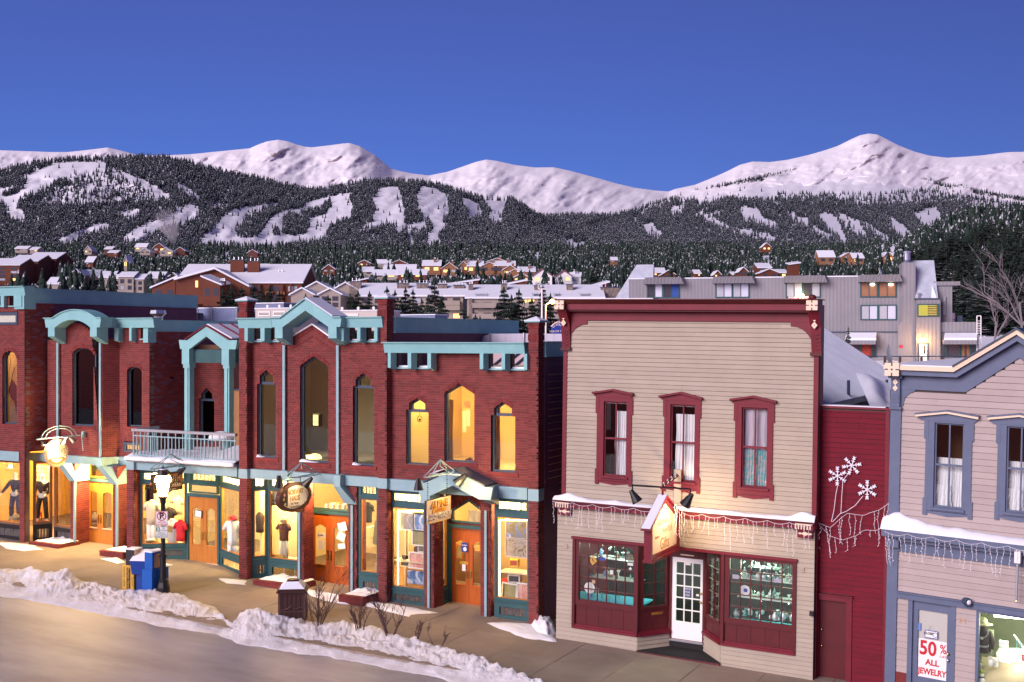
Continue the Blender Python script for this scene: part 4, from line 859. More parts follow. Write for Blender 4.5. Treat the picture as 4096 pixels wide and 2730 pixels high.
upper_window(lb,bs,fk,wk,False,zz(fk,827,1600));part('plywood_panel',MB().fbox(fk,U(922,yk),U(990,yk),BT,Z(930,1560,yk),-.1,-.04),mat('plywood',(.42,.22,.10),.8,(.34,.17,.07),4,.6),lb)
window(lb,fk,rect(U(922,yk),U(990,yk),Z(930,1562,yk),Z(930,1452,yk)),.05,-.1,0,M['slate'],M['dglass'],'window')
part('upper_wall',MB().box(xk0,xk1,yk+.2,yk+.3,BT,Z(800,1380,yk)),M['plasterdark'],lb)
roof_deck(lb,xk0-.3,xk1+.3,yk-.2,44,Z(800,1400,yk)+.02)
# ground floor

q0,q1=(bp+.02,YW),(U(748,28.9),28.9);fc=plan(q0,q1);L=dist2(q0,q1);zs_,zh_=zz(fW,600,2182),zz(fW,600,1941);shopfront(lb,fc,0,L,G(bp)-.05,zs_,zh_,zh_+.12,zh_+.40,BB,5,npan=2)
yd2=28.9;fd2=front(yd2);dl,dr=U(756,yd2),U(871,yd2);double_door(lb,fd2,dl,dr,zz(fd2,812,2252),zz(fd2,812,1990),M['wood']);dz1=zz(fd2,812,1990)
window(lb,fd2,rect(dl,dr,dz1+.13,dz1+.42),.04,-.1,.02,M['green'],M['glass'],'transom_window');part('head_board',MB().ring(fd2,rect(dl-.1,dr+.1,dz1+.42,BB+.2),rect(dl+.1,dr-.1,dz1+.52,dz1+.78),-.1,0),M['green'],lb);transom(lb,fd2,dl+.14,dr-.14,dz1+.555,dz1+.745,6)
q0,q1=(U(880,yd2),yd2),(a1_,YW);fc=plan(q0,q1);L=dist2(q0,q1);shopfront(lb,fc,0,L,G(a1_)-.05,zz(fW,920,2225),zz(fW,920,1968),zz(fW,920,1950),zz(fW,920,1918),BB,5,True,3)
room(lb,x0+.3,x1,yd2+.12,33,g0-.03,BB+.4,M['plaster']);room(lb,xk0+.2,xk1,yk+.32,34,BT,Z(800,1420,yk),M['plasterdark'])
lamp('display_lamp',(lerp(x0,x1,.22),28.85,BB-.15),110,(1,.66,.26),.12);lamp('display_lamp',(lerp(x0,x1,.93),28.85,BB-.15),105,(1,.66,.26),.12);lamp('shop_lamp',(lerp(x0,x1,.6),30.8,BB),120,(1,.68,.3),.3)
bs.finish(lb)
# ---------------------------------------------------------------- shop with the arched parapet

ab=thing('brick_shop','red brick shop with a rounded teal parapet arch and a lit honey wood door','shop building',(U(350,28.6),28.6,G(U(350,28.6))),'brick shops with teal trim')
bs=Bricks();YA,YR=28.6,29.1;fA_,fR=front(YA),front(YR);g0=G(U(350,YA))
xa0,xa1=U(190,YA),U(410,YA);xr0,xr1=U(478,YR),U(597,YR);BT,BB=zm([(300,1824),(450,1832)],YA),zm([(300,1856),(450,1861)],YA)
def arcpts(fr,L,T_,Rr,n=14):
 a,b,t=fr.uv(*L),fr.uv(*Rr),fr.uv(*T_);w=(b[0]-a[0])/2;cx=(a[0]+b[0])/2;h=t[1]-(a[1]+b[1])/2;zb=(a[1]+b[1])/2;r=(w*w+h*h)/(2*h);th=math.asin(min(1,w/r))
 return[(cx+r*math.sin(lerp(-th,th,i/n)),zb-(r-h)+r*math.cos(lerp(-th,th,i/n)))for i in range(n+1)]
def arched(fr,L,Rr,top,spring,bottom):
 u0,u1=uu(fr,L),uu(fr,Rr);m=(L+Rr)/2;zs,zt,zb=zz(fr,m,spring),zz(fr,m,top),zz(fr,m,bottom);w=(u1-u0)/2
 return[(u0,zb),(u1,zb)]+[((u0+u1)/2+w*math.cos(math.pi*i/8),zs+(zt-zs)*math.sin(math.pi*i/8))for i in range(9)]
wA=arched(fA_,283,369,1391,1420,1705);wS=arched(fR,508,567,1467,1487,1708)
fin=front(YA+.06);arcI=arcpts(fin,(238,1340),(306,1294),(366,1338))
pL,pR=U(227,YA),U(398,YA)
bs.wall(fA_,[rect(xa0,pL,BB,zz(fA_,210,1360)),rect(pR,xa1,BB,zz(fA_,405,1360))]);bs.wall(fin,[[(pL,BB),(pR,BB)]+[(u,z)for u,z in reversed(arcI)]],[wA]);bs.voussoir(fin,[(u,z-.12)for u,z in arcI],.12,.02)
bs.voussoir(fin,list(reversed(wA[2:])),.12);bs.voussoir(fR,list(reversed(wS[2:])),.11)
zpt,zpb=zz(fR,540,1276),zz(fR,540,1312);zo0=zz(fR,530,1356)
hol=[rect(U(505,YR-.2),U(522,YR-.2),zo0,zpb+.02),rect(U(546,YR-.2),U(571,YR-.2),zo0,zpb+.02)]
bs.wall(fR,[rect(xr0,xr1,BB,zpb)],hol+[wS,rect(uu(fR,497),uu(fR,566),zz(fR,530,1808),zz(fR,530,1771))])
q0,q1=(xa1,YA),(xr0,YR);fx=plan(q0,q1);Lx=dist2(q0,q1);bs.wall(fx,[rect(0,Lx,BB,zpb)],[rect(Lx*.15,Lx*.8,zo0,zpb+.02)])
for poly,fr in((wA,fin),(wS,fR)):
 window(ab,fr,poly,.05,-.19,-.11,M['slate'],M['dglass']);us=[p[0]for p in poly];bs.rest.fbox(fr,min(us)-.08,max(us)+.08,poly[0][1]-.1,poly[0][1]-.005,-.2,.02)
part('tile_panel',MB().ring(fR,rect(uu(fR,497),uu(fR,566),zz(fR,530,1808),zz(fR,530,1771)),rect(uu(fR,506),uu(fR,560),zz(fR,530,1800),zz(fR,530,1780)),-.1,.03),M['slate'],ab)
for k in range(5):part('tile',MB().fbox(fR,lerp(uu(fR,506),uu(fR,560),k/5)+.01,lerp(uu(fR,506),uu(fR,560),(k+1)/5)-.01,zz(fR,530,1799),zz(fR,530,1781),-.05,-.02),picture('amber_tile',[(.1,.05,.02),(.6,.4,.15),(.3,.2,.1)],9),ab)
fo=front(YA-.45);q=lambda x,y:fo.uv(x,y)
ao,ai=arcpts(fo,(212,1274),(297,1241),(386,1274)),arcpts(fo,(219,1311),(288,1280),(360,1311));e0,e1=q(178,1274)[0],q(404,1274)[0];zt_,zl_=ao[0][1],ai[0][1]
ga=part('parapet_arch',MB().prism(fo,[(e0,zt_)]+ao+[(e1,zt_),(e1-.06,zl_)]+list(reversed(ai))+[(e0+.06,zl_)],-.5,0),M['teal'],ab)
mb=MB();seq=[(e0-.03,zt_)]+ao+[(e1+.03,zt_)]
for s0,s1 in zip(seq,seq[1:]):mb.add([(s0[0],fo.O.y-.05,s0[1]),(s1[0],fo.O.y-.05,s1[1]),(s1[0],fo.O.y+.55,s1[1]),(s0[0],fo.O.y+.55,s0[1]),(s0[0],fo.O.y-.05,s0[1]+.03),(s1[0],fo.O.y-.05,s1[1]+.03),(s1[0],fo.O.y+.55,s1[1]+.03),(s0[0],fo.O.y+.55,s0[1]+.03)],MB.BF)
part('arch_coping',mb,M['teal'],ga)
for a,b in((192,218),(360,387)):
 ua,ub=q(a,1340)[0],q(b,1340)[0];zb1=q(205,1347)[1];P=fo.P;part('arch_post',MB().add([P(ua,zb1,0),P(ub,zb1,0),P(ub,zl_,0),P(ua,zl_,0),P(ua,zb1-.26,-.5),P(ub,zb1-.26,-.5),P(ub,zl_,-.5),P(ua,zl_,-.5)],MB.BF),M['teal'],ga)
cornice(ab,fx,-.1,Lx+.08,zpb,zpt,-.2,.16);cornice(ab,fR,xr0-.02,U(612,YR-.2),zpb,zpt,-.2,.2)
for a,b in((U(462,YR-.18),U(478,YR-.18)),(U(522,YR-.18),U(531,YR-.18))):bracket(ab,front(YR-.18),a,b,zo0-.14,zpb,-.25,.06)
for u0_,u1_,f_ in((U(571,YR-.1),xr1+.02,fR),(Lx*-.02,Lx*.16,fx)):part('corner_block',MB().fbox(f_,u0_,u1_,zo0-.13,zpb,-.3,.08),M['teal'],ab)
for h in hol:part('opening_sill',MB().fbox(fR,h[0][0]-.02,h[1][0]+.02,zo0-.04,zo0,-.24,.05),M['teal'],ab)
for px in(227.5,398):downpipe(ab,U(px,YA-.06),YA+.01,BT,zz(fA_,px,1372),.085)
part('floor_band',MB().fbox(fA_,U(110,YA),U(440,YA),BB,BT,-.1,.14),M['band'],ab);part('floor_band',MB().fbox(fx,-.05,Lx,BB,BT,-.1,.14),M['band'],ab);part('floor_band',MB().fbox(fR,xr0,xr1+.7,BB,BT,-.1,.13),M['band'],ab)
yE=43.0
sidewall(ab,xr1,YR+.02,yE,2.0,Z(640,1283,YR),.34,M['plum'],bs=bs,brick_to=YX(765,xr1));zr3=Z(540,1352,YR)-.25;roof_deck(ab,U(120,30),xr1-.2,YR+.25,43,zr3)
# ground floor of it

pa,pb,pc,pd=U(286,YA),U(304,YA),U(456,YA),U(474,YA);yd3=29.2;fd3=front(yd3)
for a,b in((pa,pb),(pc,pd)):
 bs.wall(front(YA-.05),[rect(a,b,g0-.1,BB)],phase=a,back=.05);bs.wall(side(b),[rect(YA-.05,YA+.6,g0-.1,BB)],back=.05);part('pier_core',MB().box(a+.05,b-.05,YA,YA+.6,g0-.1,BB),M['mortar'],ab)
downpipe(ab,U(297,YA-.1),YA-.05,g0,zz(fA_,297,1925));downpipe(ab,U(466,YA-.1),YA-.05,g0,zz(fA_,466,1938))
dl,dr=U(341,yd3),U(458,yd3);dz0,dz1=zz(fd3,396,2180),zz(fd3,396,1928);double_door(ab,fd3,dl,dr,dz0,dz1,M['wood'],'arch');window(ab,fd3,rect(dl,dr,dz1+.14,BB+.1),.05,-.1,.02,M['wood'],M['glass'],'transom_window')
part('jamb_board',MB().box(pb,dl-.08,yd3,yd3+.1,g0-.1,BB+.2),M['wood'],ab);part('jamb_board',MB().box(dr+.08,pc+.3,yd3,yd3+.1,g0-.1,BB+.2),M['green'],ab)
for a,b,pxk in((U(228,YA-.35),U(250,YA-.35),303),(U(385,YA-.35),U(407,YA-.35),470)):
 ua,ub=U(pxk-22,YA-.05),U(pxk+5,YA-.05);zk=zz(fA_,pxk,1925 if pxk<400 else 1938)
 part('corner_brace',MB().add([(ua,YA-.1,zk),(ub,YA-.1,zk),(b,YA-.36,BB),(a,YA-.36,BB),(ua,YA+.5,zk),(ub,YA+.5,zk),(ub,YA+.5,BB),(a,YA+.5,BB)],MB.BF),M['band'],ab)
part('brace_head',MB().box(U(386,YA-.36),U(407,YA-.36),YA-.37,YA,BB,BT+.02),M['band'],ab)
# corner windows beside the big pillar (dark frames)

q0,q1=(U(134,28.2),28.2),(U(210,28.75),28.75);fc=plan(q0,q1);L=dist2(q0,q1);zs_,zh_=zz(front(28.5),170,2088),zz(front(28.5),170,1851)
def plainwin(root,fr,L,z0,zs_,zh_,ztop,npan=4):
 w=part('shop_window',MB().ring(fr,rect(0,L,zs_-.07,zh_+.07),rect(.07,L-.07,zs_,zh_),-.1,0),M['plasterdark'],root);part('pane',MB().fbox(fr,.06,L-.06,zs_-.01,zh_+.01,-.06,-.05),M['glass'],w);part('glazing_bead',MB().ring(fr,rect(.07,L-.07,zs_,zh_),rect(.095,L-.095,zs_+.025,zh_-.025),-.085,-.02),M['wood'],w)
 h=zs_-.07-z0;b=part('base_panel',MB().ring(fr,rect(0,L,z0,zs_-.07),rect(.12,L-.12,z0+h*.3,z0+h*.75),-.1,0),M['darkvoid'],root)
 for i in range(npan):part('base_pane',MB().fbox(fr,lerp(.12,L-.12,i/npan)+.012,lerp(.12,L-.12,(i+1)/npan)-.012,z0+h*.3,z0+h*.75,-.07,-.05),M['dullpane'],b)
 if ztop>zh_+.08:part('head_board',MB().fbox(fr,0,L,zh_+.07,ztop,-.1,-.003),M['darkvoid'],root)
plainwin(ab,fc,L,g0-.05,zs_,zh_,BB);q0,q1=(U(216,28.75),28.75),(pa,28.65);fc=plan(q0,q1);plainwin(ab,fc,dist2(q0,q1),g0-.05,zz(fc,255,2105),zh_+.02,BB,4)
room(ab,U(-180,YP),xr1-.1,29.32,34,g0-.02,BB+.3,mat('amber_shop_wall',(.80,.52,.16),.9,(.7,.42,.12),1,.5));room(ab,U(230,30),xr1-.1,YR+.3,32,BT+.1,zpb-.5,M['plasterdark'])
lamp('display_lamp',(U(180,29),29.0,BB-.15),75,(1,.6,.2),.1);lamp('shop_lamp',(U(330,31),31,BB),130,(1,.6,.2),.3);lamp('porch_lamp',(U(400,28.9),28.75,BB-.05),70,(1,.62,.22),.08);lamp('ceiling_lamp',(U(560,30),30.2,BT+.6),4,(1,.6,.2),.1)
bs.finish(ab)
s3=thing('brick_planter','wide low brick step with trodden snow below the corner windows at far left','planter',(U(200,27.9),27.9,g0),'low brick steps at the shop doors');step(s3,U(115,27.75),U(232,27.75),27.75,28.7,.13)
s4=thing('brick_planter','low brick step with snow between the honey wood doors and the newspaper boxes','planter',(U(460,27.9),27.9,g0),'low brick steps at the shop doors');step(s4,U(398,27.7),ap-.02,27.7,28.6,.2)
# ---------------------------------------------------------------- tall shop at the left edge

tb=thing('brick_shop','taller red brick shop with a glowing arched upper window at the left edge','shop building',(U(60,YP),YP,G(U(60,YP))),'brick shops with teal trim')
bs=Bricks();xt1=U(98,YP);xt0=U(-180,YP);g0=G(U(60,YP));BT,BB=zm([(40,1806)],YP),zm([(40,1844)],YP);PT,PB=zm([(60,1150)],YP),zm([(60,1184)],YP)
wT=arched(fP,9,67,1404,1436,1697);zo0=zz(fP,30,1224);hol=[rect(uu(fP,-12),uu(fP,15),zo0,PB+.02),rect(uu(fP,38),uu(fP,67),zo0,PB+.02)]
sg=rect(uu(fP,-60),uu(fP,72),zz(fP,40,1300),zz(fP,40,1250))
bs.wall(fP,[rect(xt0,xt1,BB,PB),rect(uu(fP,78),xt1,g0-.1,BB)],hol+[wT,sg]);bs.voussoir(fP,list(reversed(wT[2:])),.12)
window(tb,fP,wT,.05,-.19,-.11,M['slate'],M['glass']);us=[p[0]for p in wT];bs.rest.fbox(fP,us[0]-.08,us[1]+.08,wT[0][1]-.1,wT[0][1]-.005,-.2,.02)
part('name_panel',MB().ring(fP,sg,inset(sg,.09),-.1,.03),M['slate'],tb);part('name_tiles',MB().prism(fP,inset(sg,.09),-.08,-.03),picture('pale_mosaic',[(.25,.3,.2),(.6,.6,.5),(.3,.4,.3)],30),tb)
cornice(tb,fP,xt0,xt1+.16,PB,PT,-.3,.16)
for a,b in((-24,-12),(15,28),(67,98)):bracket(tb,front(YP-.05),uu(fP,a),uu(fP,b),zo0-.12,PB,-.25,.08)
part('corner_block',MB().box(uu(fP,67),xt1+.1,YP-.1,YP+.4,zo0-.13,PB),M['teal'],tb)
for h in hol:part('opening_sill',MB().fbox(fP,h[0][0]-.02,h[1][0]+.02,zo0-.04,zo0,-.24,.05),M['teal'],tb)
part('floor_band',MB().fbox(fP,xt0,uu(fP,78),BB,BT,-.1,.03),M['band'],tb)
sidewall(tb,xt1,YP+.02,YX(787,xt1),BT,Z(132,1154,YP),.46,M['plum'],bs=bs,brick_to=YX(218,xt1));roof_deck(tb,xt0,xt1-.2,YP+.4,50,PT-.75)
fr0=front(28.0);zs_,zh_=zz(fr0,40,2090),zz(fr0,40,1849);fc=Fr((xt0,28.0,0),(1,0,0));plainwin(tb,fc,uu(fP,80)-xt0,g0-.05,zs_,zh_,BB,7)
room(tb,xt0,xt1-.2,YP+.3,31,BT+.1,PB-.7,M['roomlit'])
lamp('ceiling_lamp',(U(20,29.5),29.5,PB-1.2),90,(1,.62,.25),.15);lamp('display_lamp',(U(30,28.8),28.9,BB-.2),80,(1,.62,.22),.1)
bs.finish(tb)
# ================================================================== THE BOARDED HOUSES

def span_rect(fr,px0,py0,px1,py1):
 """rectangle from its left and right middle picture points (py at the top left / bottom right)"""
 a,b=fr.uv(px0,py0),fr.uv(px1,py1);return rect(a[0],b[0],b[1],a[1])
def wrect(fr,l,r,t,b):
 m=(l+r)/2;return rect(fr.uv(l,(t+b)/2)[0],fr.uv(r,(t+b)/2)[0],fr.uv(m,b)[1],fr.uv(m,t)[1])
def scroll(root,fr,uc,z,s,m):
 """carved scroll ornament over a window"""
 mb=MB();mb.prism(fr,[(uc-.05*s,z),(uc-.10*s,z+.16*s),(uc,z+.30*s),(uc+.10*s,z+.16*s),(uc+.05*s,z)],.0,.012)
 for sg in(-1,1):
  pts=[fr.P(uc+sg*.06*s,z+.08*s,.008)]+[fr.P(uc+sg*(.10+.26*t)*s,z+(.12*math.sin(3.0*(1-t))*(1-t*.5))*s+.02*s,.008)for t in[i/6 for i in range(7)]]+[fr.P(uc+sg*(.40+.045*math.cos(a))*s,z+(.065+.045*math.sin(a))*s,.008)for a in(-1.6,-.6,.4,1.4,2.4,3.2)]
  mb.tube(pts,.019*s,5)
 part('scroll_ornament',mb,m,root)
def fretblock(root,fr,u0,u1,z0,z1,n,m,dark,name='corner_ornament'):
 """square block with four slots and a centre hole"""
 w,h=u1-u0,z1-z0;b=part(name,MB().fbox(fr,u0,u1,z0,z1,n-.02,n+.02),m,root);mb=MB();cx,cz=(u0+u1)/2,(z0+z1)/2
 for a,bb,c,d in((cx-.05*w,cx+.05*w,z1-.24*h,z1),(cx-.05*w,cx+.05*w,z0,z0+.24*h),(u0,u0+.24*w,cz-.05*h,cz+.05*h),(u1-.24*w,u1,cz-.05*h,cz+.05*h),(cx-.07*w,cx+.07*w,cz-.07*h,cz+.07*h)):
  part('slot',MB().fbox(fr,a,bb,c,d,n+.0,n+.0225),dark,b)
 return b
def diamonds(root,fr,uc,zt,s,n,m,dark):
 for k in range(2):
  zc=zt-s*(1+2*k)*.95;d=part('diamond',MB().prism(fr,[(uc,zc-s),(uc+s*.85,zc),(uc,zc+s),(uc-s*.85,zc)],n,n+.016),m,root);part('bore',MB().lathe(fr.P(uc,zc,n+.014),[(s*.14,0),(s*.14,.004)],6,fr.dn),dark,d)
def sash_window(root,fr,gl,casing,hood,tm,bars_at,shade,hoodm=None,scr=True,name='window'):
 """gl glass rect, casing rect, hood: (left, apex, right) points"""
 w=part(name,MB().ring(fr,casing,gl,-.06,.045),tm,root)
 (u0,z0),(u1,z1)=casing[0],casing[2];k=.035
 for a in(u0-k,u1-.06):part('casing_foot',MB().fbox(fr,a,a+.06+k,z0-.10,z0+.28,.0,.052),tm,w);part('casing_ear',MB().fbox(fr,a,a+.06+k,z1-.42,z1,0,.052),tm,w)
 part('apron',MB().prism(fr,[(u0+.06,z0-.01),(u0+.06,z0-.05),((u0+u1)/2,z0-.10),(u1-.06,z0-.05),(u1-.06,z0-.01)],.0,.04),tm,w);part('sill',MB().fbox(fr,gl[0][0]-.05,gl[1][0]+.05,gl[0][1]-.06,gl[0][1]-.012,0,.10),tm,w)
 L,A,Rr=hood;t=.05;zb=z1-.01
 part('hood',MB().prism(fr,[(L[0]+.09,zb),(L[0],L[1]-t),L,A,Rr,(Rr[0],Rr[1]-t),(Rr[0]-.09,zb)],0,.055),tm,w);part('hood_moulding',MB().prism(fr,[(L[0],L[1]-t),(L[0],L[1]),A,(Rr[0],Rr[1]),(Rr[0],Rr[1]-t),(A[0],A[1]-t)],.05,.14),hoodm or tm,w)
 if hoodm:part('hood_cap',MB().prism(fr,[(L[0]-.02,L[1]),(A[0],A[1]),(Rr[0]+.02,Rr[1]),(Rr[0]+.02,Rr[1]+.03),(A[0],A[1]+.03),(L[0]-.02,L[1]+.03)],.03,.16),tm,w)
 if scr:scroll(w,fr,(L[0]+Rr[0])/2,z1+(0.0),.55,M['creamtrim'])
 um=(gl[0][0]+gl[1][0])/2;zr=bars_at
 part('sash',MB().ring(fr,gl,inset(gl,.035),-.055,-.015).fbox(fr,gl[0][0]+.03,gl[1][0]-.03,zr-.022,zr+.022,-.052,-.008).fbox(fr,um-.016,um+.016,gl[0][1]+.03,gl[2][1]-.03,-.05,-.012),tm,w)
 part('pane',MB().prism(fr,inset(gl,.02),-.036,-.03),M['glass'],w)
 return w
def curtain(root,fr,u0,u1,z0,z1,n,m,folds=9,amp=.025,name='curtain',spread=0.0,seed=0):
 nu=folds*6;mb=MB();nz=8
 for j in range(nz+1):
  for i in range(nu+1):
   t=i/nu;v=j/nz;u=lerp(u0,u1,t)+spread*(1-v)*(t-.5)+.01*math.sin(9*v+i*.3+seed);mb.v.append(fr.P(u,lerp(z0,z1,v),n+amp*math.sin(t*folds*6.283+.6*math.sin(5*v+seed))*(1.1-.5*v)))
 mb.f=[(j*(nu+1)+i,j*(nu+1)+i+1,(j+1)*(nu+1)+i+1,(j+1)*(nu+1)+i)for j in range(nz)for i in range(nu)];return part(name,mb,m,root,smooth=True,recalc=False)
M['lace']=mat('white_net_curtain',(.74,.73,.76),.9)
M['mauve']=mat('mauve_curtain',(.50,.44,.52),.9)
M['floral']=picture('turquoise_floral_cloth',[(.06,.30,.36),(.12,.42,.46),(.08,.34,.38),(.55,.34,.34),(.14,.40,.44),(.62,.48,.45)],14,dist=.6)
# ---------------------------------------------------------------- cream shop front with burgundy trim

TL=R(.85);YC=27.0;_o=ony(2250,2553,YC);fc=front(YC,TL,_o.x,_o.z)
ch=thing('clapboard_shop','cream clapboard false-front shop with burgundy trim and three tall sash windows','shop building',tuple(_o))
uv=fc.uv;uL,uR=uv(2252,1700)[0],uv(3272,1700)[0];bw=.11
zfr=(uv(2313,1278)[1]+uv(3205,1294)[1])/2;ztp=(uv(2300,1199)[1]+uv(3200,1206)[1])/2
W1,W2,W3=wrect(fc,2389,2527,1590,1925),wrect(fc,2658,2799,1602,1953),wrect(fc,2941,3092,1617,1980)
G1,G2,G3=wrect(fc,2416,2509,1607,1905),wrect(fc,2682,2782,1619,1926),wrect(fc,2967,3072,1631,1950)
zcn=(uv(2300,2003)[1]+uv(3200,2090)[1])/2
zb0=-.35
lowL,lowR=uv(2228,2300)[0],uv(3256,2400)[0]
SFL,SFR=wrect(fc,2292,2556,2172,2530),wrect(fc,2884,3184,2222,2600)
ztop_sf=uv(2700,2196)[1];eL,eR=uv(2552,2350)[0],uv(2886,2400)[0]
pan=[(SFL[0][0],uv(2289,2507)[1]-.06),(SFR[1][0],uv(2289,2507)[1]-.06),(SFR[1][0],ztop_sf),(SFL[0][0],ztop_sf)]
entry=[(eL,zb0-1),(eR,zb0-1),(eR,ztop_sf),(eL,ztop_sf)]
zlb=uv(2300,2507)[1]-.02;zrb=uv(3000,2595)[1]
sfL=rect(SFL[0][0],eL,zlb,ztop_sf);sfR=rect(eR,SFR[1][0],zrb,ztop_sf)
boards(ch,fc,[rect(uL+bw,uR-bw,zcn,zfr)],[W1,W2,W3],.1095,M['cream'],joint=2.6,phase=.02)
backing(ch,fc,[rect(uL,uR,zcn,ztp)],[W1,W2,W3],M['cream'])
boards(ch,fc,[[(lowL,zb0),(lowR,zb0),(lowR,zcn-.14),(lowL,zcn-.14)]],[entry,sfL,sfR],.1095,M['cream'],joint=3.2)
backing(ch,fc,[rect(lowL,lowR,zb0-.3,zcn)],[entry,sfL,sfR],M['cream'])
for a,b in((uL,uL+bw),(uR-bw,uR)):part('corner_board',MB().fbox(fc,a,b,zcn,zfr+.1,-.12,.035),M['burg'],ch)
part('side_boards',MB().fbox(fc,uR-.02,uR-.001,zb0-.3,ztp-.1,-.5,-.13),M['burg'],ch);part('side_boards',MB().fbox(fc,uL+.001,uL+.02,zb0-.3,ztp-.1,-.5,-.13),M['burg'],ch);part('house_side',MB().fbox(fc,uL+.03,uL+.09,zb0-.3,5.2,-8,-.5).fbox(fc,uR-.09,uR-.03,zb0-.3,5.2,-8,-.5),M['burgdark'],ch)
for w,g,pts,rail,cur in((W1,G1,((2375,1568),(2455,1556),(2538,1574)),1755,0),(W2,G2,((2641,1582),(2728,1567),(2814,1591)),1771,1),(W3,G3,((2924,1595),(3016,1582),(3110,1604)),1790,2)):
 h=[uv(*p)for p in pts];wn_=sash_window(ch,fc,g,w,h,M['burg'],uv((pts[0][0]+pts[2][0])/2,rail)[1],0);u0,u1,z0,z1=g[0][0],g[1][0],g[0][1],g[2][1]
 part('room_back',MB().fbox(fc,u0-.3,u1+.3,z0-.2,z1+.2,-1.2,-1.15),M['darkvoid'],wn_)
 if cur<2:curtain(wn_,fc,u0+(.40 if cur==0 else .14)*(u1-u0),u1-.01,z0+.02,z1-.13*(z1-z0),-.14,M['lace'],7,.02,seed=cur);part('roller_blind',MB().fbox(fc,u0,u1,z1-.06,z1,-.12,-.10),M['white'],wn_)
 else:
  curtain(wn_,fc,u0,(u0+u1)/2+.02,lerp(z0,z1,.42),z1-.04,-.15,M['mauve'],2,.03,seed=2);curtain(wn_,fc,(u0+u1)/2-.02,u1,lerp(z0,z1,.42),z1-.04,-.16,M['mauve'],2,.03,seed=5);curtain(wn_,fc,u0,u1,z0,lerp(z0,z1,.46),-.12,M['floral'],10,.015,name='half_curtain',seed=1)
  # top cornice and frieze

xl,xr=uv(2226,1215)[0],uv(3300,1215)[0]
part('frieze',MB().fbox(fc,uL+.02,uR-.02,zfr,ztp-.12,-.1,.05),M['burg'],ch)
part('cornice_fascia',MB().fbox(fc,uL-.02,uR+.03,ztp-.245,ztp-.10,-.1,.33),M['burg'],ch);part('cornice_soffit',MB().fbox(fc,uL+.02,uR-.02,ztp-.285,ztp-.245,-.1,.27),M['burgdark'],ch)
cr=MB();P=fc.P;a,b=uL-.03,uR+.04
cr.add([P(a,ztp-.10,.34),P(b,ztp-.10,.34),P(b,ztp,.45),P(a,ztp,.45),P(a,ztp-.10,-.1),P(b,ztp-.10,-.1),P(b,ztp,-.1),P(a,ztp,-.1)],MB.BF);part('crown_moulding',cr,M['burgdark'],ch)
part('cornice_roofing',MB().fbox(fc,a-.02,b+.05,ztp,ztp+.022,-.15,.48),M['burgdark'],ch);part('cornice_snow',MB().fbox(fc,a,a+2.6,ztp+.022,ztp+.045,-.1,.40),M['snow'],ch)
for sg,ue in((1,uL),(-1,uR)):
 r=.62;pts=[(ue,zfr+.02),(ue+sg*.72,zfr+.02),(ue+sg*.72,zfr-.07),(ue+sg*.60,zfr-.10)]+[(ue+sg*(.14+.46*math.cos(t)),zfr-.62+.50*math.sin(t))for t in[math.pi/2*(1-k/7)for k in range(1,8)]][::1]
 pts=[(ue,zfr+.02),(ue+sg*.66,zfr+.02),(ue+sg*.66,zfr-.10)]+[(ue+sg*(.13+.50*(1-math.cos(t))),zfr-.66+.56*math.sin(t))for t in[math.pi/2*(1-k/7)for k in range(0,8)]]+[(ue+sg*.11,zfr-.66),(ue,zfr-.66)]
 part('curved_bracket',MB().prism(fc,pts,.026,.042),M['burg'],ch)
 c0,c1=(ue-.06,ue+.20)if sg==1 else(ue-.20,ue+.06)
 con=MB();con.add([P(c0+.04,zfr-.72,.06),P(c1-.0,zfr-.72,.06),P(c1,zfr-.1,.12),P(c0+.02,zfr-.1,.12),P(c0+.04,zfr-.72,.0),P(c1,zfr-.72,0),P(c1,zfr-.1,0),P(c0+.02,zfr-.1,0)],MB.BF);con.add([P(c0+.02,zfr-.1,.12),P(c1,zfr-.1,.12),P(c1,ztp-.24,.36),P(c0,ztp-.24,.36),P(c0+.02,zfr-.1,0),P(c1,zfr-.1,0),P(c1,ztp-.24,0),P(c0,ztp-.24,0)],MB.BF)
 k=part('console',con,M['burg'],ch);part('console_foot',MB().fbox(fc,c0+.01,c1+.02,zfr-.78,zfr-.70,0,.10),M['burgdark'],k)
 for i in range(5):part('chevron',MB().tube([P(c0+.07,zfr-.25-i*.085,.115-i*.01),P((c0+c1)/2+.02,zfr-.31-i*.085,.118-i*.01),P(c1-.03,zfr-.25-i*.085,.115-i*.01)],.012,4),M['burgdark'],k)
 diamonds(k,fc,(c0+c1)/2,zfr+.17,.085,.20,M['creamtrim'],M['burgdark'])
 fretblock(k,fc,c0-.0,c1+.0,ztp-.24,ztp-.015,.475,M['creamtrim'],M['burgdark'])
 part('finial',MB().ball(P((c0+c1)/2,ztp+.05,.42),.09,8,5,.8),M['burgdark'],k,smooth=True)if sg==-1 else None
 # lower cornice with snow

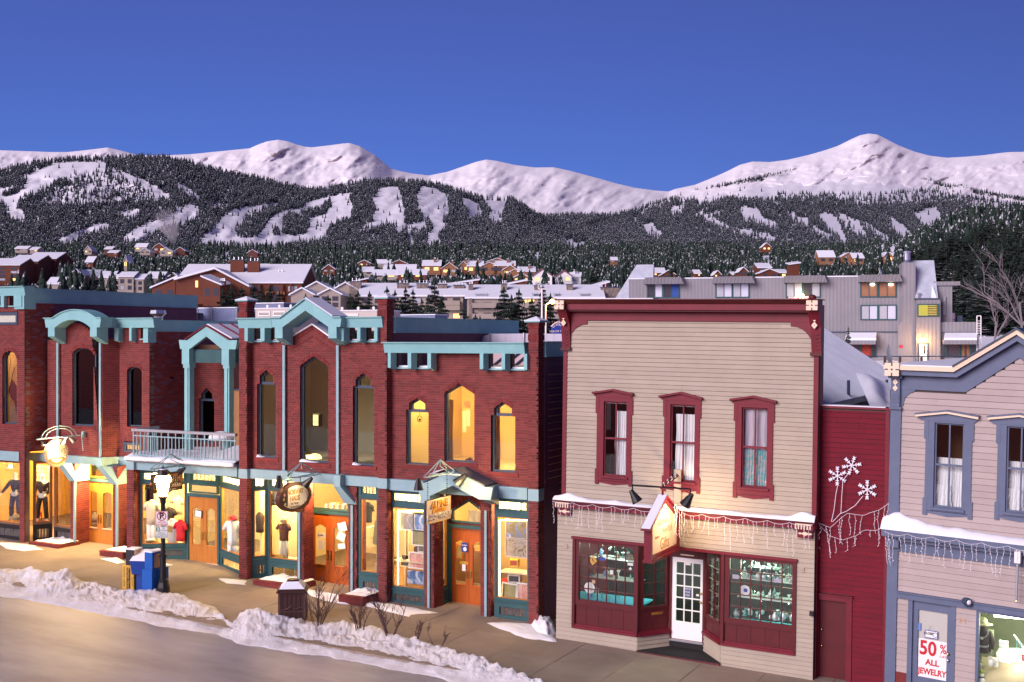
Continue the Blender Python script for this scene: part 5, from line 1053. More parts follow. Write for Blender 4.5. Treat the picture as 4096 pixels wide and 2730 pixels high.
lc=part('shop_cornice',MB().fbox(fc,lowL-.03,lowR+.02,zcn-.15,zcn,-.1,.16),M['burg'],ch);part('cornice_lip',MB().fbox(fc,lowL-.06,lowR+.04,zcn,zcn+.035,-.05,.24),M['burgdark'],lc)
def lip_snow(root,fr,u0,u1,z,n0,n1,hf,name='ledge_snow',nseg=60):
 def f(a,b):
  u=lerp(u0,u1,a);h=hf(a)*(1+.4*noise.noise(Vector((u*3,5,0))));return fr.P(u,z+(h*math.sin(min(1,b*1.25)*math.pi*.62)if b>.02 else-.01)+.004,lerp(n1,n0,b))
 part(name,grid(f,nseg,8),M['snow'],root,smooth=True)
lip_snow(lc,fc,lowL-.05,lowR+.03,zcn+.035,-.0,.235,lambda t:.05+.10*math.exp(-((t-.06)*16)**2)+.03*math.exp(-((t-.24)*25)**2)+.12*math.exp(-((t-.97)*14)**2)+.04*math.exp(-((t-.6)*7)**2))
for a,b in((lowL+.0,lowL+.44),(lowR-.44,lowR)):
 cb_=part('corner_block',MB().fbox(fc,a+.06,b-.04,zcn-.36,zcn-.15,-.05,.12).fbox(fc,a,b,zcn-.17,zcn-.001,-.05,.20),M['burg'],ch)
 for i in range(6):part('comb_tooth',MB().fbox(fc,a+.02+i*.068,a+.05+i*.068,zcn-.15,zcn-.045,.19,.215),M['creamtrim'],cb_)
 part('comb_bar',MB().fbox(fc,a+.02,b-.03,zcn-.045,zcn-.02,.19,.216),M['creamtrim'],cb_)
 part('spindle_ornament',MB().prism(fc,[(a+.07,zcn-.26),(a+.12,zcn-.285),(a+.16,zcn-.27),(a+.24,zcn-.31),(a+.32,zcn-.27),(a+.36,zcn-.285),(a+.41,zcn-.26),(a+.36,zcn-.235),(a+.32,zcn-.25),(a+.24,zcn-.21),(a+.16,zcn-.25),(a+.12,zcn-.235)],.11,.13),M['creamtrim'],cb_)
 # shop front: grids of small panes over burgundy boards

def gridwin(root,fr,g,nx,nz,m,name='shop_window'):
 w=part(name,MB().ring(fr,inset(g,-.05),g,-.07,.02),m,root);(u0,z0),(u1,z1)=g[0],g[2]
 for i in range(nx):
  for j in range(nz):part('pane',MB().fbox(fr,lerp(u0,u1,i/nx)+.008,lerp(u0,u1,(i+1)/nx)-.008,lerp(z0,z1,j/nz)+.008,lerp(z0,z1,(j+1)/nz)-.008,-.045,-.039),M['glass'],w)
 for i in range(1,nx):part('glazing_bar',MB().fbox(fr,lerp(u0,u1,i/nx)-.011,lerp(u0,u1,i/nx)+.011,z0,z1,-.055,-.015),m,w)
 for j in range(1,nz):part('glazing_bar',MB().fbox(fr,u0,u1,lerp(z0,z1,j/nz)-.010,lerp(z0,z1,j/nz)+.010,-.052,-.018),m,w)
 return w
def apron(root,fr,u0,u1,z0,zt,m,n=4):
 w=(u1-u0)/n
 for i in range(n):part('panel_board',MB().fbox(fr,u0+i*w+.003,u0+(i+1)*w-.003,z0,zt,-.06,-.02+random.uniform(0,.004)),m,root)
 part('base_moulding',MB().fbox(fr,u0-.03,u1+.03,z0-.07,z0,-.05,.06).fbox(fr,u0-.02,u1+.02,z0,z0+.045,-.04,.025),M['burg'],root)
gL=wrect(fc,2316,2536,2182,2412);gR=wrect(fc,2918,3169,2246,2488)
for g,a,b,zb_ in((gL,SFL[0][0],eL,zlb),(gR,eR,SFR[1][0],zrb)):
 gridwin(ch,fc,g,6,5,M['burgdark'])
 part('front_frame',MB().ring(fc,rect(a,b,g[0][1]-.14,ztop_sf),inset(g,-.05),-.08,.02),M['burgdark'],ch);apron(ch,fc,a+.04,b-.04,zb_+.06,g[0][1]-.14,M['burgdark'],5)
 for uu_ in(a,b-.06):part('post',MB().fbox(fc,uu_-.01,uu_+.07,zb_,ztop_sf,-.06,.05),M['burgdark'],ch)
part('head_moulding',MB().fbox(fc,SFL[0][0]-.03,SFR[1][0]+.03,ztop_sf,ztop_sf+.06,-.05,.09),M['burg'],ch)
dYd=.78;q=fc.P;fdr=Fr(fc.P(0,0,-dYd),fc.du,fc.up);du0,du1=fdr.uv(2686,2400)[0],fdr.uv(2811,2400)[0];dzb,dzt=fdr.uv(2750,2562)[1],fdr.uv(2750,2233)[1]
for k,(ua,na,ub,nb)in enumerate(((eL,0.0,du0-.04,-dYd),(du1+.04,-dYd,eR,0.0))):
 A,B=fc.P(ua,0,na),fc.P(ub,0,nb);fk=Fr(A,B-A,fc.up);L=(B-A).length;zb_=lerp(zlb,zrb,k)
 gk=rect(.16,L-.12,gL[0][1]+(-.03 if k==0 else-.12),gL[2][1]-.05*k);gridwin(ch,fk,gk,2,5,M['burgdark']);part('front_frame',MB().ring(fk,rect(0,L,gk[0][1]-.10,ztop_sf),inset(gk,-.05),-.08,.0),M['burgdark'],ch);apron(ch,fk,.02,L-.02,zb_+.06,gk[0][1]-.10,M['burgdark'],2)
 boards(ch,fk,[rect(.0,L,zb0,zb_-.0)],[],.1095,M['cream']);backing(ch,fk,[rect(0,L,zb0-.3,zb_+.1)],[],M['cream'])
 if k==0:part('mail_slot',MB().fbox(fk,L*.42,L*.78,gk[0][1]-.22,gk[0][1]-.15,-.02,.0),M['brass'],ch)
part('door_frame',MB().ring(fdr,rect(du0-.06,du1+.06,dzb-.02,ztop_sf),rect(du0,du1,dzb,dzt),-.1,.02),M['burgdark'],ch)
dg=wrect(fdr,2703,2800,2253,2491);door=part('door',MB().ring(fdr,rect(du0,du1,dzb,dzt),dg,-.06,-.02),M['white'],ch,label='white painted door with fifteen small panes')
for i in range(3):
 for j in range(5):part('pane',MB().fbox(fdr,lerp(dg[0][0],dg[1][0],i/3)+.01,lerp(dg[0][0],dg[1][0],(i+1)/3)-.01,lerp(dg[0][1],dg[2][1],j/5)+.01,lerp(dg[0][1],dg[2][1],(j+1)/5)-.01,-.045,-.039),M['glass'],door)
for i in(1,2):part('glazing_bar',MB().fbox(fdr,lerp(dg[0][0],dg[1][0],i/3)-.014,lerp(dg[0][0],dg[1][0],i/3)+.014,dg[0][1],dg[2][1],-.055,-.024),M['white'],door)
for j in range(1,5):part('glazing_bar',MB().fbox(fdr,dg[0][0],dg[1][0],lerp(dg[0][1],dg[2][1],j/5)-.013,lerp(dg[0][1],dg[2][1],j/5)+.013,-.053,-.026),M['white'],door)
for zz_ in(uv(2810,2430)[1]-.2,uv(2810,2410)[1]-.1):part('door_knob',MB().ball(fdr.P(du1-.05,zz_+.12,.02),.03,8,5),M['brass'],door,smooth=True)
part('threshold',MB().fbox(fdr,du0-.03,du1+.03,dzb-.05,dzb-.004,-.1,.06),M['steel'],ch)
part('riser',MB().fbox(fdr,du0-.3,du1+.3,dzb-.5,dzb-.05,-.1,.02),M['darkvoid'],ch)
mt=MB();zst=dzb-.20;mt.add([fc.P(eL+.0,zst,.05),fc.P(eR,zst-.0,.05),fdr.P(du1+.1,zst,0),fdr.P(du0-.1,zst,0),fc.P(eL,zst-.5,.05),fc.P(eR,zst-.5,.05),fdr.P(du1+.1,zst-.5,0),fdr.P(du0-.1,zst-.5,0)],[(0,1,2,3),(0,4,5,1),(1,5,6,2),(2,6,7,3),(3,7,4,0)]);part('step',mt,M['darkvoid'],ch)
n=15;w=(eR-eL)/n
for i in range(n):part('step_brick',MB().fbox(fc,eL+i*w+.004,eL+(i+1)*w-.004,zst-.13,zst-.004-.02,.052,.10),mat('dark_step_brick',(.14,.04,.045),.9)if i==0 else bpy.data.materials['dark_step_brick'],ch)
part('door_number',MB().fbox(fdr,(du0+du1)/2-.18,(du0+du1)/2+.18,dzt+.06,dzt+.09,.02,.026),M['creamtrim'],ch)
for pts in((2264,2185),(3208,2280)):
 u_,z_=uv(*pts);pl=part('blank_plate',MB().fbox(fc,u_-.06,u_+.06,z_-.06,z_-.005,.02,.035).fbox(fc,u_-.06,u_+.06,z_+.005,z_+.06,.02,.035),M['cream'],ch)
 # gift shop inside

x0_,x1_=fc.P(lowL,0,0).x+.15,fc.P(lowR,0,0).x-.15
room(ch,x0_,x1_,YC+.95,32.5,-.1,zcn-.4,M['plastergift'],mat('gift_floor',(.25,.28,.22),.5))
for a,b in((x0_,fc.P(eL,0,0).x),(fc.P(eR,0,0).x,x1_)):
 part('display_floor',MB().box(a,b,YC+.12,YC+1.1,_o.z+gL[0][1]-.08-(.25 if a>x0_+1 else 0.02),_o.z+gL[0][1]-.04-(.25 if a>x0_+1 else 0.02)),mat('turquoise_display_cloth',(.06,.35,.52),.8)if a==x0_ else bpy.data.materials['turquoise_display_cloth'],ch)
for fx,e in((.12,9),(.5,30),(.82,42)):lamp('shop_lamp',(lerp(x0_,x1_,fx),29.4,zcn-.75),e*1.6,(.66,1,.72),.35)
lamp('display_lamp',(lerp(x0_,x1_,.80),YC+.75,zcn-1.35),26,(.75,1,.75),.1);lamp('display_lamp',(lerp(x0_,x1_,.15),YC+.75,zcn-1.15),3.5,(.75,1,.8),.1)
part('upper_floor',MB().box(x0_,x1_,YC+.3,32.5,zcn-.3,zcn-.2),M['darkvoid'],ch)
# wall furniture

wl_=thing('meter_box','small black box on the corner of the cream shop beside the red wall','box',tuple(fc.P(uv(3250,2453)[0],uv(3250,2460)[1],.05)));part('box',MB().fbox(fc,uv(3241,2453)[0],uv(3257,2453)[0],uv(3250,2462)[1],uv(3250,2445)[1],.02,.10),M['black'],wl_)
# ---------------------------------------------------------------- red boarded wall between the houses

YD=27.35;_r=ony(3262,2725,YD);fr_=front(YD,R(.7),_r.x,_r.z);uv=fr_.uv
rh=thing('red_annex','narrow barn red clapboard wall with a plain door between the cream and blue houses','shop building',tuple(_r));ra,rb_=uv(3262,2000)[0],uv(3556,2000)[0];rt=(uv(3300,1632)[1]+uv(3520,1640)[1])/2
dr_=wrect(fr_,3276,3384,2403,2760);boards(rh,fr_,[rect(ra,rb_-.09,-.6,rt-.04)],[inset(dr_,-.12)],.118,M['red'],joint=1.4);backing(rh,fr_,[rect(ra,rb_,-.6,rt)],[dr_],M['red'])
part('corner_board',MB().fbox(fr_,rb_-.09,rb_,-.6,rt,-.2,.04),M['burg'],rh);part('parapet_cap',MB().fbox(fr_,ra-.02,rb_+.03,rt,rt+.05,-.3,.06),M['burg'],rh);part('cap_snow',MB().fbox(fr_,ra,rb_-.1,rt+.05,rt+.07,-.28,.03),M['roofsnow'],rh);part('side_boards',MB().fbox(fr_,rb_-.02,rb_-.005,-.6,rt,-3,-.2),M['burg'],rh)
part('door_frame',MB().ring(fr_,[(dr_[0][0]-.13,-.6),(dr_[1][0]+.13,-.6),(dr_[1][0]+.13,dr_[2][1]+.12),(dr_[0][0]-.13,dr_[2][1]+.12)],[(dr_[0][0],-.6),(dr_[1][0],-.6),(dr_[1][0],dr_[2][1]),(dr_[0][0],dr_[2][1])],-.1,.045),M['burg'],rh)
d_=part('door',MB().fbox(fr_,dr_[0][0],dr_[1][0],-.6,dr_[2][1],-.08,-.05),M['burgdark'],rh);part('head_drip',MB().fbox(fr_,dr_[0][0]-.15,dr_[1][0]+.15,dr_[2][1]+.12,dr_[2][1]+.15,0,.09),M['burg'],rh)
for y in(2519,2584):part('door_knob',MB().ball(fr_.P(uv(3286,y)[0],uv(3286,y)[1],-.02),.033,8,5),M['brass'],d_,smooth=True)
# dark shingled gable and ribbed snowy roof behind the cream shop

br_=thing('shed_roof_house','ribbed metal roof under thin snow sloping down behind the red annex','house',(-8.0,36,3.0))
RXE,RZE,RSL,RY0,RY1=-6.585,6.07,.67,29.9,44.0
zro=lambda x:RZE+(RXE-x)*RSL
rm_=mat('frosted_metal_roof',(.56,.60,.68),.8,(.46,.50,.58),1.2,.6,.1,20);x9=-10.6
part('roof',MB().add([(x9,RY0,zro(x9)),(RXE,RY0,RZE),(RXE,RY1,RZE),(x9,RY1,zro(x9)),(x9,RY0,zro(x9)-.1),(RXE,RY0,RZE-.1),(RXE,RY1,RZE-.1),(x9,RY1,zro(x9)-.1)],MB.BF),rm_,br_)
part('roof',MB().add([(x9,RY0,zro(x9)),(x9,RY1,zro(x9)),(x9-4,RY1,zro(x9)-2.6),(x9-4,RY0,zro(x9)-2.6)],[(0,1,2,3)]),rm_,br_,recalc=False)
for k in range(62):
 y=lerp(RY0+.05,RY1-.05,k/61);part('roof_rib',MB().tube([(x9,y,zro(x9)+.012),(RXE+.01,y,RZE+.012)],.024,4),rm_,br_)
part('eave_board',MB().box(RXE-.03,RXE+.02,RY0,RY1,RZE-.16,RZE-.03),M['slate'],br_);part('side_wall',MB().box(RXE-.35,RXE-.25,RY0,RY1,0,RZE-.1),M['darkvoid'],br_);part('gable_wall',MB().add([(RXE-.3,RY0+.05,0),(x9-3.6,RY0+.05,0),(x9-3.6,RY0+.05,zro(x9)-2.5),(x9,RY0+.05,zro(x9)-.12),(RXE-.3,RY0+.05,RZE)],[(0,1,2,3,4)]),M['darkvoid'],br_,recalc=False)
sh_=mat('dark_shingle',(.07,.07,.085),.9,island=.4)
for k in range(7):
 for i in range(22):part('shingle',MB().box(RXE-.25,RXE-.225+random.uniform(0,.01),RY0+.05+i*.33+(k%2)*.16,RY0+.37+i*.33+(k%2)*.16,RZE-.36-k*.2,RZE-.17-k*.2),sh_,br_,recalc=False)
for px,py,yy in((3394,1545,33.5),(3547,1525,38.5)):
 x=ony(px,py,yy).x;part('vent_pipe',MB().lathe((x,yy,zro(x)-.1),[(.10,0),(.045,.14),(.045,.55)],8),M['slate'],br_)
p1,p2,p3,p4=Vector((-7.5,38.5,zro(-7.5)+.05)),ony(3560,1535,38.5),ony(3562,1640,34.5),ony(3480,1625,34.0)
def drift(a,b):
 p=p1.lerp(p2,a).lerp(p4.lerp(p3,a),b);p.z+=.28*math.sin(math.pi*min(1,a*1.2))*math.sin(math.pi*b)+.06*noise.noise(p*1.5);return p
part('roof_drift',grid(drift,16,16),M['roofsnow'],br_,smooth=True)
part('gutter_snow',MB().tube([Vector((RXE-.9,RY0-.05,zro(RXE-.9)+.1)),Vector((RXE-.35,RY0-.08,zro(RXE-.35)+.12)),Vector((RXE+.0,RY0-.1,RZE+.08)),Vector((RXE+.03,RY0-.1,RZE-.2))],.06,6),M['snow'],br_,smooth=True)
dsh=thing('satellite_dish','grey satellite dish beside the snowy roof edge left of the blue house gable','satellite dish',tuple(ony(3540,1455,34)))
p0=ony(3546,1430,34);part('dish',MB().lathe(p0,[(.02,.02),(.2,.03),(.34,.09),(.36,.11),(.34,.10),(.2,.045),(.02,.035)],16,RT*.95-FW*.2+UP*.15),M['grey'],dsh,smooth=True);part('dish_arm',MB().tube([p0+UP*-.5,p0+RT*.05-UP*.1,p0],.03),M['grey'],dsh)
# ---------------------------------------------------------------- pale house with slate blue trim

A_,B_=ony(3553,2700,27.2),ony(4200,2700,26.75);dirb=Vector((B_.x-A_.x,B_.y-A_.y,0)).normalized();tb_=R(1.3)
du_=dirb*math.cos(tb_)-UP*math.sin(tb_);up_=UP*math.cos(tb_)+dirb*math.sin(tb_);fb=Fr(A_,du_,up_);uv=fb.uv
bh=thing('gabled_shop','pale clapboard gabled shop with slate blue trim and a jewelry window','shop building',tuple(A_));M_=M['bluetrim']
ul,ur=uv(3557,2000)[0],uv(3557,2000)[0]+7.6;pw=uv(3597,2100)[0]
zco=(uv(3600,1505)[1]+uv(3829,1504)[1])/2;zfr2=(uv(3650,1562)[1]+uv(3850,1566)[1])/2
pk=uv(4079,1320);k0=uv(3829,1474);ki=uv(3865,1566);pki=uv(4079,1432);um=pk[0]
wA1,wA2=wrect(fb,3702,3888,1684,2050),wrect(fb,3990,4176,1700,2070);gA1,gA2=wrect(fb,3737,3855,1694,2033),wrect(fb,4025,4143,1708,2052)
zlc=(uv(3650,2124)[1]+uv(4050,2161)[1])/2;zfb=(uv(3650,2218)[1]+uv(4050,2255)[1])/2;zlin=(uv(3650,2394)[1]+uv(4050,2428)[1])/2
mir=lambda p:(2*um-p[0],p[1])
wallp=[(pw,zlc),(2*um-pw,zlc),(2*um-pw,zfr2),mir(ki),pki,ki,(pw,zfr2)]
boards(bh,fb,[wallp],[wA1,wA2],.14,M['lav'],joint=2.2,phase=.03);backing(bh,fb,[[(ul,zlc),(2*um-ul,zlc),(2*um-ul,zco),mir(k0),pk,k0,(ul,zco)]],[wA1,wA2],M['lav'],step=.05)
part('frieze',MB().prism(fb,[(ul+.1,zfr2),(ki[0],zfr2),pki,mir(ki),(2*um-ul,zfr2),(2*um-ul,zco+.05),mir(k0),(pk[0],pk[1]-.02),k0,(ul+.1,zco+.05)],-.05,.05),M_,bh)
t=uv(3700,1471)[1]-zco
rk=[(ul-.08,zco),(k0[0]+.05,zco),(pk[0],pk[1]-.24),mir((k0[0]+.05,zco)),(2*um-ul,zco),(2*um-ul,zco+.12),mir((k0[0],zco+.12)),(pk[0],pk[1]-.10),(k0[0],zco+.12),(ul-.08,zco+.12)]
part('cornice',MB().prism(fb,rk,-.05,.24),M_,bh)
rk2=[(ul-.1,zco+.12),(k0[0],zco+.12),(pk[0],pk[1]-.10),mir((k0[0],zco+.12)),(2*um-ul,zco+.12),(2*um-ul,zco+.22),mir((k0[0]-.02,zco+.22)),(pk[0],pk[1]),(k0[0]-.02,zco+.22),(ul-.1,zco+.22)]
part('cornice_moulding',MB().prism(fb,rk2,-.05,.32),M['creamtrim'],bh)
for e in(.04,.07):part('moulding_line',MB().prism(fb,[(u,z+e)for u,z in rk2[:5]]+[(u,z-.10+e+.012)for u,z in rk2[5:]],.30,.326),M['creamtrim'],bh)
P=fb.P;rf=MB()
for a,b in(((k0[0]-.02,zco+.225),(pk[0],pk[1]+.005)),((pk[0],pk[1]+.005),mir((k0[0]-.02,zco+.225)))):rf.add([P(a[0],a[1],.36),P(b[0],b[1],.36),P(b[0],b[1],-14),P(a[0],a[1],-14),P(a[0],a[1]+.04,.36),P(b[0],b[1]+.04,.36),P(b[0],b[1]+.04,-14),P(a[0],a[1]+.04,-14)],MB.BF)
part('roof',rf,M['slate'],bh);part('roof_snow',MB().add([P(ul-.1,zco+.24,.25),P(k0[0],zco+.24,.25),P(k0[0],zco+.30,-10),P(ul-.1,zco+.30,-10),P(ul-.1,zco+.15,.25),P(k0[0],zco+.15,.25),P(k0[0],zco+.15,-10),P(ul-.1,zco+.15,-10)],MB.BF),M['roofsnow'],bh)
part('corner_pilaster',MB().fbox(fb,ul,pw,-1,zco,-.3,.06),M_,bh);part('side_wall',MB().fbox(fb,ul,ul+.05,-1,zco,-12,-.3),M['lav'],bh)
part('pilaster_head',MB().fbox(fb,ul-.03,pw+.04,zco-.08,zco,0,.2),M_,bh);k=part('console',MB().fbox(fb,ul+.02,pw-.02,zfr2-.4,zco-.08,.05,.13),M_,bh);part('console_foot',MB().fbox(fb,ul-.01,pw+.02,zfr2-.46,zfr2-.4,.05,.12),M_,k)
diamonds(k,fb,(ul+pw)/2,zco-.10,.07,.13,M['creamtrim'],M['slate']);fretblock(k,fb,ul-.06,pw+.02,zco-.02,zco+.27,.345,M['creamtrim'],M['slate'])
for i in range(4):part('louvre',MB().fbox(fb,ul+.045,pw-.045,zco-.44-i*.06,zco-.415-i*.06,.13,.145),M_,k)
part('curved_bracket',MB().prism(fb,[(pw,zfr2),(pw+.30,zfr2),(pw+.30,zfr2-.03),(pw+.18,zfr2-.08),(pw+.07,zfr2-.2),(pw+.03,zfr2-.38),(pw,zfr2-.38)],.025,.04),M_,bh)
for w,g,pts,rail in((wA1,gA1,((3669,1657),(3794,1645),(3919,1668)),1862),(wA2,gA2,((3957,1669),(4082,1658),(4207,1683)),1877)):
 wn_=sash_window(bh,fb,g,w,[uv(*p)for p in pts],M_,uv((pts[0][0]+pts[2][0])/2,rail)[1],0,M['creamtrim'],False);u0,u1,z0,z1=g[0][0],g[1][0],g[0][1],g[2][1]
 part('room_back',MB().fbox(fb,u0-.4,u1+.4,z0-.3,z1+.2,-1.6,-1.55),M['plasterdark'],wn_);curtain(wn_,fb,u0,u1,z0,lerp(z0,z1,.58),-.22,M['lace'],12,.02,seed=3);curtain(wn_,fb,u0,u0+.5*(u1-u0),z0,lerp(z0,z1,.26),-.16,M['lace'],4,.03,spread=.1)
 lamp('room_lamp',tuple(fb.P((u0+u1)/2,lerp(z0,z1,.2),-.75)),2.2 if w is wA1 else .7,(1,.55,.28),.1)
lc=part('shop_cornice',MB().fbox(fb,ul-.06,2*um-ul,zlc-.16,zlc,-.1,.34),M_,bh);part('shop_frieze',MB().fbox(fb,pw,2*um-ul,zfb,zlc-.16,-.1,.06),M_,bh);part('frieze_moulding',MB().fbox(fb,pw,2*um-ul,zlc-.26,zlc-.16,0,.2),M_,bh);part('frieze_bracket',MB().fbox(fb,ul,pw+.05,zfb+.1,zlc-.16,0,.2),M_,bh)
lip_snow(lc,fb,ul-.08,ul+6,zlc,-.02,.36,lambda t:.09+.22*math.exp(-((t-.05)*9)**2)+.05*math.exp(-((t-.25)*6)**2),nseg=50)
dr_=wrect(fb,3648,3802,2412,2790);dg=wrect(fb,3669,3786,2448,2717);wd=[(uv(3905,2500)[0],-.9),(ur-1.5,-.9),(ur-1.5,zlin-.09),(uv(3905,2500)[0],zlin-.09)]
hol=[[(dr_[0][0]-.10,-1.2),(dr_[1][0]+.10,-1.2),(dr_[1][0]+.10,zlin),(dr_[0][0]-.10,zlin)],[(wd[0][0],-1.5),(wd[1][0],-1.5),(wd[1][0],zlin),(wd[0][0],zlin)]]
boards(bh,fb,[rect(pw,ur,-1.0,zfb)],hol,.14,M['lav'],joint=2.5);backing(bh,fb,[rect(ul,ur,-1.0,zlc)],hol,M['lav'])
part('lintel',MB().fbox(fb,pw,ur,zlin-.10,zlin+.03,-.1,.07),M_,bh);part('lintel_drip',MB().fbox(fb,pw,ur,zlin+.03,zlin+.06,-.1,.11),M_,bh)
part('door_frame',MB().ring(fb,[(dr_[0][0]-.10,-1.2),(dr_[1][0]+.10,-1.2),(dr_[1][0]+.10,zlin-.10),(dr_[0][0]-.10,zlin-.10)],[(dr_[0][0],-1.2),(dr_[1][0],-1.2),(dr_[1][0],dr_[2][1]),(dr_[0][0],dr_[2][1])],-.1,.035),M_,bh)
d_=part('door',MB().ring(fb,[(dr_[0][0],-1.2),(dr_[1][0],-1.2),(dr_[1][0],dr_[2][1]),(dr_[0][0],dr_[2][1])],dg,-.08,-.03),M_,bh);part('door_glass',MB().prism(fb,inset(dg,-.01),-.055,-.049),M['glass'],d_);part('door_blind',MB().prism(fb,inset(dg,.0),-.09,-.08),mat('pale_door_blind',(.60,.55,.52),.9),d_)
for y,m_ in((2618,'brass'),(2643,'steel')):part('door_knob',MB().ball(fb.P(uv(3792,y)[0],uv(3792,y)[1],-.0),.035,8,5),M[m_],d_,smooth=True)
part('base_brick',MB().fbox(fb,pw,dr_[0][0]-.1,-1.2,uv(3610,2690)[1],-.1,.03),M['brick'],bh)
w_=part('shop_window',MB().ring(fb,wd,inset(wd,.06),-.08,.02),M_,bh);part('pane',MB().prism(fb,inset(wd,.05),-.05,-.044),M['glass'],w_)
M['jewelwall']=mat('pale_green_shop_wall',(.52,.55,.36),.9,(.36,.40,.26),1.2,.6)
q0,q1=fb.P(wd[0][0]-.15,0,-.12),fb.P(ur-1.3,0,-.12);room(bh,q0.x,q1.x+.3,q0.y,q0.y+2.6,-1.5,A_.z+zlin+.1,M['jewelwall'],mat('tan_stone_display',(.46,.38,.25),.8,(.36,.28,.18),3,.7))
text('121',fb,uv(3842,2482)[0],uv(3842,2482)[1],.022,.16,mat('faded_orange_digits',(.55,.26,.10),.7),bh,'house_number',spacing=1.3)
# ================================================================== THE TOWN BEHIND

def wallfr(px,D,turn=0.0):
 c,s=math.cos(turn),math.sin(turn);p=at(px,HY,D);return Fr((p.x,p.y,0),RT*c+FW*s)
M['tan']=mat('tan_condo_siding',(.36,.31,.26),.85,(.30,.25,.21),.3,.5);M['tanroof']=M['roofsnow']
M['rust']=mat('red_brown_timber',(.16,.050,.026),.85,(.11,.035,.02),.3,.6);M['lodge']=mat('lodge_timber',(.30,.15,.075),.85,(.22,.10,.05),.4,.6)
M['stone']=mat('rubble_stone',(.27,.22,.19),.9,(.12,.095,.085),1.6,.9,.3,3);M['gwall']=mat('grey_grooved_siding',(.27,.265,.28),.8,(.22,.215,.23),.25,.5)
def groove(m,period,depth=.4):
 nt=m.node_tree;N=nt.nodes;L=nt.links;b=N['Principled BSDF'];tc=N.new('ShaderNodeTexCoord');wv=N.new('ShaderNodeTexWave');wv.bands_direction='X';wv.inputs['Scale'].default_value=.314/period;mp=N.new('ShaderNodeMapping');mp.inputs['Rotation'].default_value=(0,0,-YAW-R(13));L.new(tc.outputs['Object'],mp.inputs[0]);L.new(mp.outputs[0],wv.inputs['Vector'])
 bp=N.new('ShaderNodeBump');bp.inputs['Strength'].default_value=depth;bp.inputs['Distance'].default_value=.06;L.new(wv.outputs[0],bp.inputs['Height']);L.new(bp.outputs[0],b.inputs['Normal'])
groove(M['gwall'],.35)
M['winlit']=emis('lit_room_window',(1,.58,.2),2.2);M['windark']=mat('dark_far_window',(.045,.05,.06),.15,spec=.6);M['winpale']=mat('curtained_far_window',(.40,.42,.46),.4)
def winset(root,fr,u0,u1,z0,z1,nx,nz,lit=.12,w=.5,h=.6,n=.0,pale=.2,frame=None,rnd=random):
 for i in range(nx):
  for j in range(nz):
   a=lerp(u0,u1,(i+.5-w/2)/nx);b=lerp(u0,u1,(i+.5+w/2)/nx);c=lerp(z0,z1,(j+.5-h/2)/nz);d=lerp(z0,z1,(j+.5+h/2)/nz);r=rnd.random()
   f=part('window',MB().ring(fr,rect(a-.09,b+.09,c-.09,d+.09),rect(a,b,c,d),n-.02,n+.05),frame or M['slate'],root);part('pane',MB().fbox(fr,a,b,c,d,n-.01,n+.02),M['winlit']if r<lit else(M['winpale']if r<lit+pale else M['windark']),f)
HOUSES=[]
